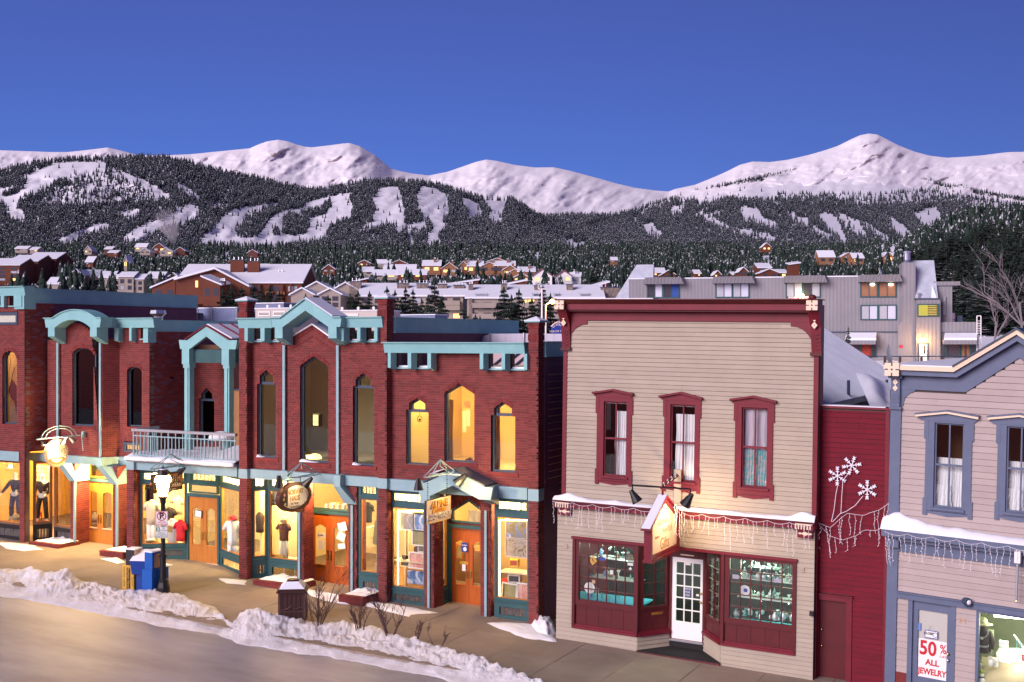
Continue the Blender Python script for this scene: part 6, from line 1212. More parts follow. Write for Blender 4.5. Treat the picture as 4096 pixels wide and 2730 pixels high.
def house(name,label,cat,px0,px1,ybase,yeave,yridge,D,wall,style='eave',L=10.0,win=(3,1),lit=.1,turn=0.0,chim=(),group=None,over=.5,roofm=None,pale=.2,wz=(.12,.92),chm=None,trim=None):
 pc=(px0+px1)/2;fr=wallfr(pc,D,turn);u0,u1=fr.uv(px0,yeave)[0],fr.uv(px1,yeave)[0];z0=fr.uv(pc,ybase)[1]-1.5;ze=fr.uv(pc,yeave)[1];root=thing(name,label,cat,tuple(fr.P((u0+u1)/2,z0+1.5,0)),group)
 HOUSES.append((px0,px1,min(yridge,yeave),ybase,D));P=fr.P;rmt=roofm or M['roofsnow']
 if style=='gable':
  zr_=fr.uv(pc,yridge)[1];um=(u0+u1)/2
  part('wall',MB().prism(fr,[(u0,z0),(u1,z0),(u1,ze),(um,zr_),(u0,ze)],-L,0),wall,root);k=(zr_-ze)/max(.01,um-u0)
  for a,b in(((u0-over,ze-over*k),(um,zr_)),((um,zr_),(u1+over,ze-over*k))):
   part('roof',MB().add([P(a[0],a[1]+.03,over),P(b[0],b[1]+.03,over),P(b[0],b[1]+.03,-L-.3),P(a[0],a[1]+.03,-L-.3),P(a[0],a[1]+.36,over),P(b[0],b[1]+.36,over),P(b[0],b[1]+.36,-L-.3),P(a[0],a[1]+.36,-L-.3)],MB.BF),rmt,root)
   if trim:part('bargeboard',MB().add([P(a[0],a[1]-.25,over+.02),P(b[0],b[1]-.25,over+.02),P(b[0],b[1]+.3,over+.02),P(a[0],a[1]+.3,over+.02),P(a[0],a[1]-.25,over-.1),P(b[0],b[1]-.25,over-.1),P(b[0],b[1]+.3,over-.1),P(a[0],a[1]+.3,over-.1)],MB.BF),trim,root)
 elif style=='eave':
  r=at(pc,yridge,D+L/2);zr_=r.z;part('wall',MB().fbox(fr,u0,u1,z0,ze,-L,0),wall,root)
  part('gable',MB().add([P(u0,ze,0),P(u0,ze,-L),P(u0,zr_,-L/2),P(u0+.1,ze,0),P(u0+.1,ze,-L),P(u0+.1,zr_,-L/2)],[(0,1,2),(5,4,3)]).add([P(u1,ze,0),P(u1,ze,-L),P(u1,zr_,-L/2),P(u1-.1,ze,0),P(u1-.1,ze,-L),P(u1-.1,zr_,-L/2)],[(0,1,2),(5,4,3)]),wall,root)
  part('roof',MB().add([P(u0-over,ze-.1,over),P(u1+over,ze-.1,over),P(u1+over,zr_,-L/2),P(u0-over,zr_,-L/2),P(u0-over,ze+.28,over),P(u1+over,ze+.28,over),P(u1+over,zr_+.35,-L/2),P(u0-over,zr_+.35,-L/2)],MB.BF),rmt,root);part('roof',MB().add([P(u0-over,zr_+.3,-L/2),P(u1+over,zr_+.3,-L/2),P(u1+over,ze,-L),P(u0-over,ze,-L)],[(0,1,2,3)]),rmt,root,recalc=False)
 else:
  za,zb=(fr.uv(px0,yeave)[1],fr.uv(px1,yridge)[1])if style=='shedr' else(fr.uv(px0,yridge)[1],fr.uv(px1,yeave)[1]);ze=min(za,zb)
  part('wall',MB().prism(fr,[(u0,z0),(u1,z0),(u1,zb),(u0,za)],-L,0),wall,root);k=(zb-za)/(u1-u0)
  part('roof',MB().add([P(u0-over,za-over*k+.02,over),P(u1+over,zb+over*k+.02,over),P(u1+over,zb+over*k+.02+.8,-L),P(u0-over,za-over*k+.02+.8,-L),P(u0-over,za-over*k+.4,over),P(u1+over,zb+over*k+.4,over),P(u1+over,zb+over*k+.4+.8,-L),P(u0-over,za-over*k+.4+.8,-L)],MB.BF),rmt,root)
 if win:winset(root,fr,u0,u1,lerp(z0+1.5,ze,wz[0]),lerp(z0+1.5,ze,wz[1]),win[0],win[1],lit,pale=pale)
 for(c0,c1,cy0,cy1)in chim:
  ca,cb_=fr.uv(c0,cy0)[0],fr.uv(c1,cy0)[0];d=-.25*L;q=(D+.25*L)/D;zt=CZ+(fr.uv((c0+c1)/2,cy0)[1]-CZ)*q;zl=CZ+(fr.uv((c0+c1)/2,cy1)[1]-CZ)*q
  c=part('chimney',MB().fbox(fr,ca*q,cb_*q,zl-1,zt,d-1.2,d),chm or wall,root);part('chimney_cap',MB().fbox(fr,ca*q-.12,cb_*q+.12,zt,zt+.18,d-1.3,d+.1),M['slate'],c)
  for t in(.25,.6,.85):part('flue',MB().lathe(fr.P(lerp(ca,cb_,t)*q,zt+.15,d-.6),[(.13,0),(.13,.55),(.2,.6),(.2,.75)],7),M['steel'],c)
 return root,fr
GH='houses across the valley floor'
hotel='brown timber hotel block with snowy roof, %s of the three at far left'
for nm,x0,x1,yb,ye,yr,D in(('rearmost',108,226,1118,1036,1012,650),('middle',38,152,1122,1046,1023,630),('nearest',-60,78,1135,1062,1036,610)):
 house('hotel_block',hotel%nm,'hotel',x0,x1,yb,ye,yr,D,M['rust'],'eave',26,(3,4),.06,pale=.4,group='brown hotel blocks')
tanl='tan townhouse with a snowy roof, %s'
house('townhouse',tanl%'gabled, a lamp lit beside its door','house',285,326,1148,1097,1078,540,M['tan'],'gable',16,(1,3),.0,group='tan townhouses')
house('townhouse',tanl%'wide dark roof plane right of the gabled one','house',326,402,1152,1110,1082,548,M['tan'],'eave',14,(3,1),.05,group='tan townhouses',roofm=mat('half_bare_roof',(.10,.13,.19),.8,(.7,.73,.8),.08,.9))
for d_,x0,x1,yb,ye,yr,D in(('left end of the stepped row',398,452,1166,1112,1088,545),('second of the stepped row with roof lights',436,478,1170,1116,1100,540),('tallest of the row with two balconies',474,534,1172,1108,1090,535),('fourth of the stepped row',520,574,1172,1118,1099,536),('fifth of the row behind a dark pine',584,650,1168,1114,1090,542),('right end of the row with roof lights',636,694,1170,1116,1098,545)):
 house('townhouse',tanl%d_,'house',x0,x1,yb,ye,yr,D,M['tan'],'eave',12,(2,2),.05,group='tan townhouses',pale=.1)
house('townhouse',tanl%'small gable close to the red brown lodge','house',676,712,1130,1106,1093,520,M['tan'],'gable',10,None,group='tan townhouses')
house('garage','low snow covered shed roof below the tan gabled townhouse','house',190,262,1160,1138,1112,500,M['tan'],'eave',10,None)
# big red brown lodge

lg,fl_=house('timber_lodge','large red brown timber lodge with a broad snowy roof and boxed chimneys','lodge',705,1206,1215,1133,1062,300,M['rust'],'eave',26,(7,2),.02,chim=((898,952,1042,1074),(966,1014,1047,1078),(1086,1110,1095,1118)),chm=M['rust'],pale=.25)
fg_=wallfr(880,296);a,b,t=fg_.uv(700,1122),fg_.uv(1000,1150),fg_.uv(862,1078)
part('front_gable',MB().prism(fg_,[(a[0],fg_.uv(800,1216)[1]),(b[0],fg_.uv(800,1216)[1]),b,t,a],-8,0),M['rust'],lg)
for q0,q1 in((a,t),(t,b)):part('gable_roof',MB().add([fg_.P(q0[0],q0[1],1.2),fg_.P(q1[0],q1[1],1.2),fg_.P(q1[0],q1[1],-12),fg_.P(q0[0],q0[1],-12),fg_.P(q0[0],q0[1]+.5,1.2),fg_.P(q1[0],q1[1]+.5,1.2),fg_.P(q1[0],q1[1]+.5,-12),fg_.P(q0[0],q0[1]+.5,-12)],MB.BF),M['roofsnow'],lg)
part('lit_window',MB().fbox(fg_,*(fg_.uv(782,1)[0],fg_.uv(792,1)[0]),fg_.uv(787,1150)[1],fg_.uv(787,1124)[1],.0,.08),M['winlit'],lg)
for px in(1040,1080,1130,1165):part('gallery_post',MB().fbox(fl_,fl_.uv(px,1)[0]-.2,fl_.uv(px,1)[0]+.2,fl_.uv(px,1215)[1],fl_.uv(px,1137)[1],.4,.9),M['rust'],lg)
for px in(980,1030,1078,1125):part('gallery',MB().fbox(fl_,fl_.uv(px,1)[0]-1.0,fl_.uv(px,1)[0]+1.0,fl_.uv(px,1180)[1],fl_.uv(px,1168)[1],.1,.7),M['lodge'],lg)
house('lodge_wing','red brown timber wing with one rising roof slope left of the big lodge','lodge',608,704,1190,1152,1112,296,M['rust'],'shedr',14,(2,1),.0,pale=.6);house('lodge_wing','small red brown gable with snow in front of the big lodge','lodge',812,880,1200,1140,1112,286,M['rust'],'shedl',9,(2,1),.0,pale=.4,chim=((868,890,1128,1150),),chm=M['rust'])
# tan condos with rubble chimneys

for d_,x0,x1,yb,ye,yr,D in(('low gable at the left end of the tan condos',1164,1252,1240,1179,1155,268),('big gable second from the left in the tan condos',1208,1326,1242,1162,1130,282),('small gable with a corner window in the tan condos',1278,1362,1240,1178,1157,266),('tall gable left of the first stone chimney',1326,1438,1242,1165,1133,280)):
 house('condo_gable','tan clapboard condo with snowy roof, '+d_,'apartment house',x0,x1,yb,ye,yr,D,M['tan'],'gable',16,(2,2)if x0>1270 else None,.0,group='tan condos')
c1,f1=house('condo_block','long tan condo block with four rubble stone chimneys behind the pines','apartment house',1436,1852,1285,1186,1138,275,M['tan'],'eave',18,(8,3),.03,group='tan condos',pale=.1,wz=(.05,.98),chm=M['stone'],chim=((1391,1437,1128,1215),(1582,1628,1136,1172),(1660,1706,1137,1180),(1744,1781,1139,1184),(1808,1851,1143,1182)))
c2,f2=house('condo_block','tan condo block with snowy roof and open balconies left of the tall lamp pole','apartment house',1868,2412,1296,1194,1145,262,M['tan'],'eave',18,(10,2),.0,group='tan condos',pale=.1,wz=(.1,.9),chm=M['stone'],chim=((1875,1894,1140,1190),(2006,2030,1138,1160),(2138,2160,1145,1180),(2268,2294,1140,1188),(2405,2484,1152,1210)))
for f_,c_,xs_,ys_ in((f1,c1,(1770,1840),(1204,1222)),(f2,c2,(1890,1985),(1213,1256)),(f2,c2,(2100,2260),(1213,1256))):
 for y in ys_:part('balcony',MB().fbox(f_,f_.uv(xs_[0],1)[0],f_.uv(xs_[1],1)[0],f_.uv(1900,y+20)[1],f_.uv(1900,y)[1],.0,1.3),M['tan'],c_)
part('stone_pier',MB().fbox(f2,f2.uv(1876,1)[0],f2.uv(1890,1)[0],f2.uv(1880,1296)[1],f2.uv(1880,1194)[1],0,.5),M['stone'],c2)
for px in(2104,2118,2132):part('lit_window',MB().fbox(f2,f2.uv(px-5,1)[0],f2.uv(px+5,1)[0],f2.uv(px,1211)[1],f2.uv(px,1200)[1],.06,.12),M['winlit'],c2)
part('lit_window',MB().fbox(f2,f2.uv(2236,1)[0],f2.uv(2246,1)[0],f2.uv(px,1226)[1],f2.uv(px,1212)[1],.06,.12),M['winlit'],c2)
for a_,b_ in((1900,1950),(2010,2025),(2130,2150),(2215,2240),(2320,2360)):
 pts=[];n=14
 for i in range(n+1):
  px=lerp(a_,b_,i/n);t=(.10 if i%2 else .45);pts.append(f2.P(f2.uv(px,1194)[0],lerp(f2.uv(px,1194)[1]+.3,f2.uv(px,1194)[1]+5.0,t*.4),-lerp(-.4,9,t*.4))+UP*.12)
 part('eave_cable',MB().tube(pts,.06,3),M['black'],c2)
for d_,x0,x1,yb,ye,yr,D,st in(('left of the two red shed roofs behind the condos',1772,1912,1150,1143,1123,330,'shedr'),('right of the two red shed roofs behind the condos',2006,2104,1152,1145,1125,335,'shedr'),('bare red one beside the stone chimneys',2372,2432,1158,1150,1133,310,'shedr'),('small one above the tan gables',1385,1468,1142,1136,1118,330,'shedr')):
 house('red_shed_roof','red brown timber house with a single snowy roof slope, '+d_,'house',x0,x1,yb,ye,yr,D,M['red']if'bare' in d_ else M['rust'],st,12,None,group='red shed roofs')
rndh=random.Random(5)
lod=[(1690,1762,1090,1064,1043,700,'eave'),(1766,1830,1096,1075,1052,690,'gable'),(1836,1872,1086,1064,1046,700,'gable'),(1868,1932,1090,1066,1046,700,'eave'),(1946,2030,1064,1049,1034,720,'gable'),(1926,1990,1090,1066,1050,690,'gable'),(1976,2060,1092,1064,1046,690,'eave'),(2010,2072,1102,1082,1062,640,'gable'),(2020,2100,1114,1098,1078,620,'gable'),(2052,2120,1124,1112,1095,600,'gable'),(2072,2140,1108,1088,1070,610,'eave')]
wrd=['long roof at the left','steep gable second from the left','narrow gable beside tall pines','long roof in the middle','highest gable with twin peaks','gable below the highest one','long roof right of the middle','gable stepping down the slope','lower gable stepping down','lowest gable by the cream houses','plain roof next to the cream houses']
for w_,(x0,x1,yb,ye,yr,D,st)in zip(wrd,lod):house('lodge_house','warmly lit honey timber lodge house, '+w_,'house',x0,x1,yb,ye,yr,D,M['lodge'],st,14,(2,1),.3,group='honey timber lodge houses',chim=((lerp(x0,x1,.6),lerp(x0,x1,.6)+9,yr-6,yr+8),),chm=M['lodge'])
for w_,(x0,x1,yb,ye,yr,D)in zip(('larger of the two','smaller of the two'),((2130,2208,1132,1104,1077,560),(2226,2286,1130,1104,1084,570))):house('cream_house','cream gabled house with red bargeboards on the slope, '+w_,'house',x0,x1,yb,ye,yr,D,M['white'],'gable',16,(2,1),.25,group='cream gabled houses',trim=M['burg'])
house('cream_house_wing','white walled wing with a snowy roof right of the cream gables','house',2284,2324,1132,1108,1092,575,M['white'],'eave',8,(1,1),0,chim=((2294,2302,1085,1096),(2305,2314,1094,1104)),chm=M['white'])
misc=[(1128,1160,1092,1078,1062,640,'tucked between the pines above the lodge'),(1290,1340,1090,1078,1060,640,'with a rounded roof above the tan gables'),(1432,1482,1064,1054,1042,800,'small one high among pines left of the lodges'),(1505,1560,1064,1055,1040,820,'high among pines near the middle'),(1562,1630,1066,1056,1041,820,'long white roof high near the middle'),(1534,1662,1092,1081,1060,700,'wide blue grey roof in the middle'),(1490,1590,1110,1102,1081,640,'wide white roof left of the honey lodges'),(1590,1706,1110,1100,1079,640,'wide white roof below the honey lodges'),(1430,1490,1098,1088,1070,660,'half hidden tan one left of the wide roofs'),(338,366,1012,1002,985,900,'white roof high in the pines at left'),(418,448,1012,998,988,900,'low one in the pines at left'),(342,372,1060,1050,1028,760,'steep roof in the pines above the townhouses'),(432,470,1020,1012,1003,880,'low cabin with a lit lamp in the pines'),(496,508,1075,1040,1022,740,'tall dark one in the chimney smoke'),(540,585,1000,990,975,1000,'lit one at the foot of the ski run'),(612,660,1006,992,974,980,'wide one at the foot of the ski run'),(640,690,1018,1008,992,940,'white roof below the snow plume'),(700,740,1014,1004,990,950,'low one right of the snow plume'),(560,600,1014,1006,994,940,'white one left of the snow plume'),(990,1030,1022,1012,1000,950,'low white roof above the big lodge'),(1024,1068,1082,1074,1058,700,'half hidden right of the big chimneys'),(60,110,1005,996,986,900,'red brown one above the hotel at left'),(120,150,1008,1000,990,900,'small one above the hotel blocks')]
for x0,x1,yb,ye,yr,D,w_ in misc:house('hill_house','snow roofed house among the pines, '+w_,'house',x0,x1,yb,ye,yr,D,M['tan']if rndh.random()<.5 else M['rust'],'eave' if rndh.random()<.6 else'gable',12,(2,1),.2,group='snow roofed houses among the pines')
rt_=[(2606,2660,1104,1092,1074,560,'left behind the grey block'),(2650,2700,1112,1098,1082,540,'beside the shingled tower, windows lit'),(2780,2802,1106,1096,1082,560,'tiny white roof behind the grey block'),(2858,2884,1110,1098,1084,540,'small white roof right of it'),(2932,2982,1110,1100,1090,480,'low roof in the red cabin group'),(2958,2990,1106,1086,1071,470,'peaked cabin at the left of the red group'),(3034,3084,1106,1073,1056,470,'tall cabin with a porch lamp'),(3044,3112,1110,1092,1078,440,'broad gable in the middle of the red group'),(3096,3148,1110,1093,1081,445,'right end of the red cabin group'),(3050,3084,1002,988,972,1000,'lit chalet at the head of the snow lane'),(3276,3340,1052,1030,1004,800,'pale gables half hidden by trees'),(3366,3420,1044,1028,1012,800,'low roof between the pale gables'),(3412,3456,1052,1034,1014,790,'pale gable lit from below'),(3534,3572,1048,1026,1008,800,'steep pale gable at right'),(2445,2470,1052,1042,1030,860,'tiny lit cabin alone in the forest')]
for i,(x0,x1,yb,ye,yr,D,w_)in enumerate(rt_):house('hillside_cabin','snow roofed cabin on the right hillside, '+w_,'house',x0,x1,yb,ye,yr,D,M['rust']if i<10 else M['lodge'],'gable' if i%2 else'eave',12,(2,1),.25,group='snow roofed cabins on the right hillside')
house('cabin_chimney_house','tall dark red timber stack with snow on its ledges right of the cabins','house',3162,3198,1108,1060,1055,430,M['rust'],'shedr',6,None)
house('summit_lodge','brown mid mountain lodge with a flat roof between ski runs','lodge',378,445,900,878,870,1900,M['lodge'],'shedr',20,(4,1),.0)
# ---------------------------------------------------------------- grey grooved block with sign

A_,B_=at(2515,HY,133),at(3610,HY,126);fgb=Fr((A_.x,A_.y,0),B_-A_);uv=fgb.uv;HOUSES.append((2474,3915,1035,1460,128))
gb=thing('grey_block','long grey grooved-siding inn with paired windows and a shingled stair tower','inn',tuple(fgb.P(10,5,0)))
zg=uv(3400,1462)[1]-2;ztl,ztr=uv(2560,1117)[1],uv(3560,1107)[1];zt=(ztl+ztr)/2;wn2=[]
for l,r,t,b in((2592,2648,1139,1189),(2657,2714,1139,1189),(2866,2926,1137,1188),(2933,2993,1137,1188),(3147,3207,1135,1187),(3216,3278,1135,1187),(3445,3507,1133,1186),(3517,3581,1133,1186),(3446,3508,1225,1277),(3517,3582,1224,1277)):wn2.append(wrect(fgb,l,r,t,b))
ul,ur=uv(2515,1200)[0],uv(3608,1200)[0];part('wall',MB().fbox(fgb,ul,ur,zg,zt,-14,0),M['gwall'],gb);part('roof_snow',MB().fbox(fgb,ul,ur,zt,zt+.12,-14,.05),M['roofsnow'],gb)
M['blind']=mat('half_lowered_blind',(.55,.58,.66),.5);M['bluec']=mat('blue_curtain',(.03,.08,.30),.7);M['amberroom']=mat('amber_room_wall',(.30,.15,.08),.6)
kinds=[('windark','blind'),('windark','bluec'),('winpale','blind'),('winpale','blind'),('winpale','blind'),('windark','winpale'),('amberroom','amberroom'),('amberroom','amberroom'),('winpale','blind'),('winpale','blind')]
for g,(a,b)in zip(wn2,kinds):
 f=part('window',MB().ring(fgb,inset(g,-.12),g,.0,.12),M['green'],gb);um=(g[0][0]+g[1][0])/2;part('pane',MB().fbox(fgb,g[0][0],um-.04,g[0][1],g[2][1],.01,.05),M[a],f);part('pane',MB().fbox(fgb,um+.04,g[1][0],g[0][1],g[2][1],.01,.05),M[b],f);part('mullion',MB().fbox(fgb,um-.04,um+.04,g[0][1],g[2][1],.01,.09),M['green'],f)
for w in wn2[6:8]:part('pendant_lamp',MB().ball(fgb.P(lerp(w[0][0],w[1][0],.72),lerp(w[0][1],w[2][1],.88),.1),.26,8,5,.5),M['bulbw'],gb)
for l,r in((2578,2738),(2852,3020),(3135,3308),(3432,3606)):
 a,b=uv(l,1120)[0],uv(r,1120)[0];P=fgb.P;z1,z0=zt+.02,zt-.62;part('eyebrow',MB().add([P(a,z0,1.1),P(b,z0,1.1),P(b-.3,z1+.1,1.5),P(a+.3,z1+.1,1.5),P(a,z0,0),P(b,z0,0),P(b,z1+.1,0),P(a,z1+.1,0)],MB.BF),M['gwall'],gb)
part('ledge',MB().fbox(fgb,uv(3200,1)[0],uv(3590,1)[0],uv(3400,1331)[1],uv(3400,1327)[1],0,.12),M['slate'],gb)
# shingled mansard at the left end

P=fgb.P;a,b=uv(2533,1)[0],uv(2603,1)[0];zt2=uv(2560,1053)[1];sl=uv(2474,1)[0];zb2=uv(2500,1200)[1]
M['frostsh']=mat('frosted_shingle_roof',(.50,.55,.62),.85,(.36,.40,.47),1.2,.7,.4,4)
part('shingle_roof',MB().add([P(sl-3,zb2-4,.3),P(b,zb2-4,.3),P(b,zt2,-3),P(a,zt2,-3),P(sl-3,zb2-4,-7),P(b,zb2-4,-7),P(b,zt2,-3.6),P(a,zt2,-3.6)],MB.BF),M['frostsh'],gb)
# stair tower, chimney stack, right-hand blocks

s0,s1=uv(3607,1)[0],uv(3660,1)[0];part('stack',MB().fbox(fgb,s0,s1,zg,uv(3630,1052)[1],-3,.5),M['gwall'],gb);part('stack_foot',MB().prism(fgb,[(uv(3590,1)[0],zg),(s0,zg),(s0,uv(3600,1285)[1]),(uv(3590,1)[0],uv(3600,1305)[1])],-2,.49),M['gwall'],gb)
part('flue',MB().lathe(P(uv(3632,1)[0],uv(3632,1052)[1],-1),[(.55,0),(.36,.35),(.34,1.1),(.45,1.15),(.45,1.3),(.1,1.45)],12),M['steel'],gb,smooth=False)
t0_,t1_=uv(3661,1)[0],uv(3757,1)[0];zl=uv(3700,1199)[1];tw=part('stair_tower',MB().fbox(fgb,t0_,t1_,zg,zl,-3,1.0),M['gwall'],gb);part('ledge',MB().fbox(fgb,t0_-.15,t1_+.1,zl,zl+.12,-3,1.15),M['slate'],tw)
part('shingle_roof',MB().add([P(uv(3660,1)[0],zl+.1,.7),P(uv(3749,1)[0],zl+.1,.7),P(uv(3745,1)[0],uv(3700,1038)[1],-2),P(uv(3656,1)[0],uv(3700,1038)[1],-2),P(uv(3660,1)[0],zl+.1,-2.6),P(uv(3749,1)[0],zl+.1,-2.6),P(uv(3745,1)[0],uv(3700,1038)[1],-2.6),P(uv(3656,1)[0],uv(3700,1038)[1],-2.6)],MB.BF),M['frostsh'],gb)
part('roof_drift',MB().add([P(uv(3722,1)[0],zl+.12,.75),P(uv(3743,1)[0],zl+.12,.75),P(uv(3736,1)[0],zl+.9,.45),P(uv(3727,1)[0],zl+1.5,.2)],[(0,1,2,3)]),M['snow'],gb,recalc=False);part('vent_pipe',MB().lathe(P(uv(3675,1)[0],zl+.1,.6),[(.17,0),(.17,.6)],8),M['steel'],gb)
g=wrect(fgb,3670,3747,1222,1264);f=part('lit_window',MB().ring(fgb,inset(g,-.12),g,1.0,1.12),M['green'],gb);part('pane',MB().fbox(fgb,g[0][0],lerp(g[0][0],g[1][0],.48),g[0][1],g[2][1],1.01,1.05),emis('yellow_stair_light',(.85,.70,.14),.75),f);part('pane',MB().fbox(fgb,lerp(g[0][0],g[1][0],.48),g[1][0],g[0][1],g[2][1],1.01,1.05),emis('dim_stair_light',(.35,.28,.05),.5),f)
for i in range(6):part('blind_slat',MB().fbox(fgb,lerp(g[0][0],g[1][0],.5),lerp(g[0][0],g[1][0],.93),lerp(g[0][1],g[2][1],(i+.4)/6),lerp(g[0][1],g[2][1],(i+.7)/6),1.05,1.08),M['bulbw']if 0 else mat('olive_slat',(.75,.6,.2),.6)if i==0 else bpy.data.materials['olive_slat'],f)
dd=wrect(fgb,3668,3708,1373,1450);dk=part('door',MB().fbox(fgb,dd[0][0]+.12,dd[1][0]-.12,dd[0][1]-.5,dd[2][1]-.1,1.0,1.05),M['white'],gb);part('door_frame',MB().ring(fgb,rect(dd[0][0],dd[1][0],dd[0][1]-.5,dd[2][1]),rect(dd[0][0]+.12,dd[1][0]-.12,dd[0][1]-.4,dd[2][1]-.1),.95,1.12),M['slate'],dk);part('door_pane',MB().fbox(fgb,uv(3690,1)[0],uv(3697,1)[0],uv(3690,1415)[1],uv(3690,1383)[1],1.05,1.08),M['windark'],dk)
wl=thing('wall_lamp','bright orange lamp over the white door of the grey inn','lamp',tuple(P(uv(3686,1)[0],uv(3686,1364)[1],1.1)));part('lamp_globe',MB().ball(P(uv(3686,1)[0],uv(3686,1362)[1],1.3),.19,10,7),emis('orange_lamp',(1,.55,.16),60),wl);part('lamp_bracket',MB().fbox(fgb,uv(3685,1)[0],uv(3687,1)[0],uv(3686,1358)[1],uv(3686,1352)[1],1.0,1.35),M['black'],wl);lamp('door_lamp',tuple(P(uv(3686,1)[0],uv(3686,1366)[1],1.8)),170,(1,.5,.14),.2)
r0,r1=uv(3745,1)[0],uv(3812,1)[0];part('right_wing',MB().fbox(fgb,t1_-.5,r1,zg,uv(3800,1128)[1],-8,-.6),M['gwall'],gb);part('wing_beam',MB().fbox(fgb,t1_-.6,uv(3843,1)[0],uv(3800,1142)[1],uv(3800,1126)[1],-8,-.4),M['gwall'],gb);part('downpipe',MB().fbox(fgb,uv(3773,1)[0],uv(3785,1)[0],uv(3780,1262)[1],uv(3780,1186)[1],-.6,-.35),M['gwall'],gb)
part('low_wing',MB().fbox(fgb,t1_,uv(3913,1)[0],zg,uv(3830,1290)[1],-6,.3),M['gwall'],gb);part('low_wing_fascia',MB().fbox(fgb,t1_,uv(3913,1)[0]+.1,uv(3830,1329)[1],uv(3830,1290)[1]+.02,-6,.5),M['gwall'],gb)
def pent(l,r,yt,yb):
 a,b=uv(l,1)[0],uv(r,1)[0];z1,z0=uv((l+r)/2,yt)[1],uv((l+r)/2,yb)[1]
 part('pent_roof',MB().add([P(a-.3,z0,1.9),P(b+.1,z0,1.9),P(b+.3,z1,.3),P(a,z1,.3),P(a-.3,z0-.25,1.9),P(b+.1,z0-.25,1.9),P(b+.3,z0-.25,.3),P(a,z0-.25,.3)],MB.BF),M['snow'],gb);part('pent_fascia',MB().fbox(fgb,a-.3,b+.1,z0-.7,z0-.25,.3,1.9),M['gwall'],gb)
pent(3778,3893,1331,1352);pent(3388,3494,1331,1353)
def shopwin(l,r,t,b,m,n=.35):g=wrect(fgb,l,r,t,b);f=part('window',MB().ring(fgb,inset(g,-.13),g,n,n+.14),M['green'],gb);part('pane',MB().prism(fgb,g,n+.01,n+.06),m,f)
for l,r,m in((3776,3786,'windark'),(3791,3833,'windark'),(3886,3894,'windark')):shopwin(l,r,1374,1424,M[m])
for l,r,m in((3402,3436,'windark'),(3446,3484,'redroom'),(3491,3500,'windark')):
 if m=='redroom':M[m]=picture('red_lit_room',[(.02,.01,.01),(.5,.05,.02),(.06,.02,.02)],3)
 shopwin(l,r,1373,1424,M[m],.05)
g=wrect(fgb,3845,3876,1374,1448);f=part('door',MB().ring(fgb,g,inset(g,.3),.3,.42),M['lodge'],gb);part('door_pane',MB().prism(fgb,inset(g,.25),.31,.36),M['windark'],f);part('door_frame',MB().ring(fgb,inset(g,-.12),g,.3,.45),M['green'],f)
sgn=thing('restaurant_sign','small red sign with pale outlined lettering on the grey inn wall','sign',tuple(P(uv(3197,1)[0],uv(3197,1196)[1],.1)));g=wrect(fgb,3154,3241,1188,1207);part('sign_board',MB().prism(fgb,g,.0,.12),mat('red_sign_board',(.42,.02,.05),.5),sgn);part('sign_border',MB().ring(fgb,g,inset(g,.07),.12,.16),M['white'],sgn)
text('TAIPEI TOKYO',fgb,(g[0][0]+g[1][0])/2,lerp(g[0][1],g[2][1],.62),.14,.34,M['white'],sgn);text('CHINESE, SZECHWAN & SUSHI BAR',fgb,(g[0][0]+g[1][0])/2,lerp(g[0][1],g[2][1],.22),.14,.13,M['white'],sgn,bold=.004);part('sign_lamp',MB().ball(P(uv(3210,1)[0],uv(3210,1183)[1],.35),.14,8,6),emis('sign_lamp_glow',(1,.75,.3),40),sgn);lamp('sign_spot',tuple(P(uv(3210,1)[0],uv(3210,1184)[1],.7)),22,(1,.7,.3),.1)
rd2=thing('notice_sign','small red notice sign on the grey wall left of the lit door','sign',tuple(P(uv(3602,1)[0],uv(3602,1386)[1],.55)));part('notice_board',MB().prism(fgb,wrect(fgb,3595,3610,1381,1392),.5,.55),mat('red_notice',(.45,.04,.06),.5),rd2)
ds=thing('satellite_dish','white satellite dish on the flat roof of the grey inn','satellite dish',tuple(P(uv(3518,1)[0],zt,-3)));part('dish',MB().lathe(at(3518,1088,131),[(.05,0),(.42,.08),(.5,.14),(.42,.1),(.05,.02)],14,RT*.8-FW*.5+UP*.3),M['white'],ds,smooth=True);part('dish_mast',MB().tube([at(3518,1090,131),at(3512,1104,131)],.05),M['grey'],ds)
ld=thing('roof_ladder','white metal roof ladder with a hooped top beside the low wing','ladder',tuple(P(uv(3912,1)[0],zg+2,.6)))
for px in(3903,3919):part('stile',MB().tube([P(uv(px,1)[0],uv(px,1410)[1],.8),P(uv(px,1)[0],uv(px,1265)[1],.8)],.06,5),M['white'],ld)
part('hoop',MB().tube([P(uv(3903,1)[0],uv(3903,1265)[1],.8),P(uv(3919,1)[0],uv(3919,1265)[1],.8)],.06,5),M['white'],ld)
for i in range(12):part('rung',MB().tube([P(uv(3903,1)[0],uv(3903,1285+i*10)[1],.8),P(uv(3919,1)[0],uv(3919,1285+i*10)[1],.8)],.035,4),M['white'],ld)
rv=thing('roof_vent','squat steel roof fan on the low wing of the grey inn','roof vent',tuple(P(uv(3816,1)[0],uv(3816,1288)[1],-2)));part('vent_body',MB().lathe(P(uv(3816,1)[0],uv(3816,1288)[1],-1.5),[(.3,0),(.3,.25),(.34,.3),(.34,.75),(.28,.8),(.3,.95),(.1,1.0)],12),M['steel'],rv);rv2=thing('roof_unit','dark square fan unit on the low wing roof beside the steel vent','roof unit',tuple(P(uv(3850,1)[0],uv(3850,1288)[1],-2)));part('unit_box',MB().fbox(fgb,uv(3838,1)[0],uv(3860,1)[0],uv(3850,1290)[1],uv(3850,1262)[1],-3,-1.8),M['slate'],rv2)
# rope fence and shrubs before the inn

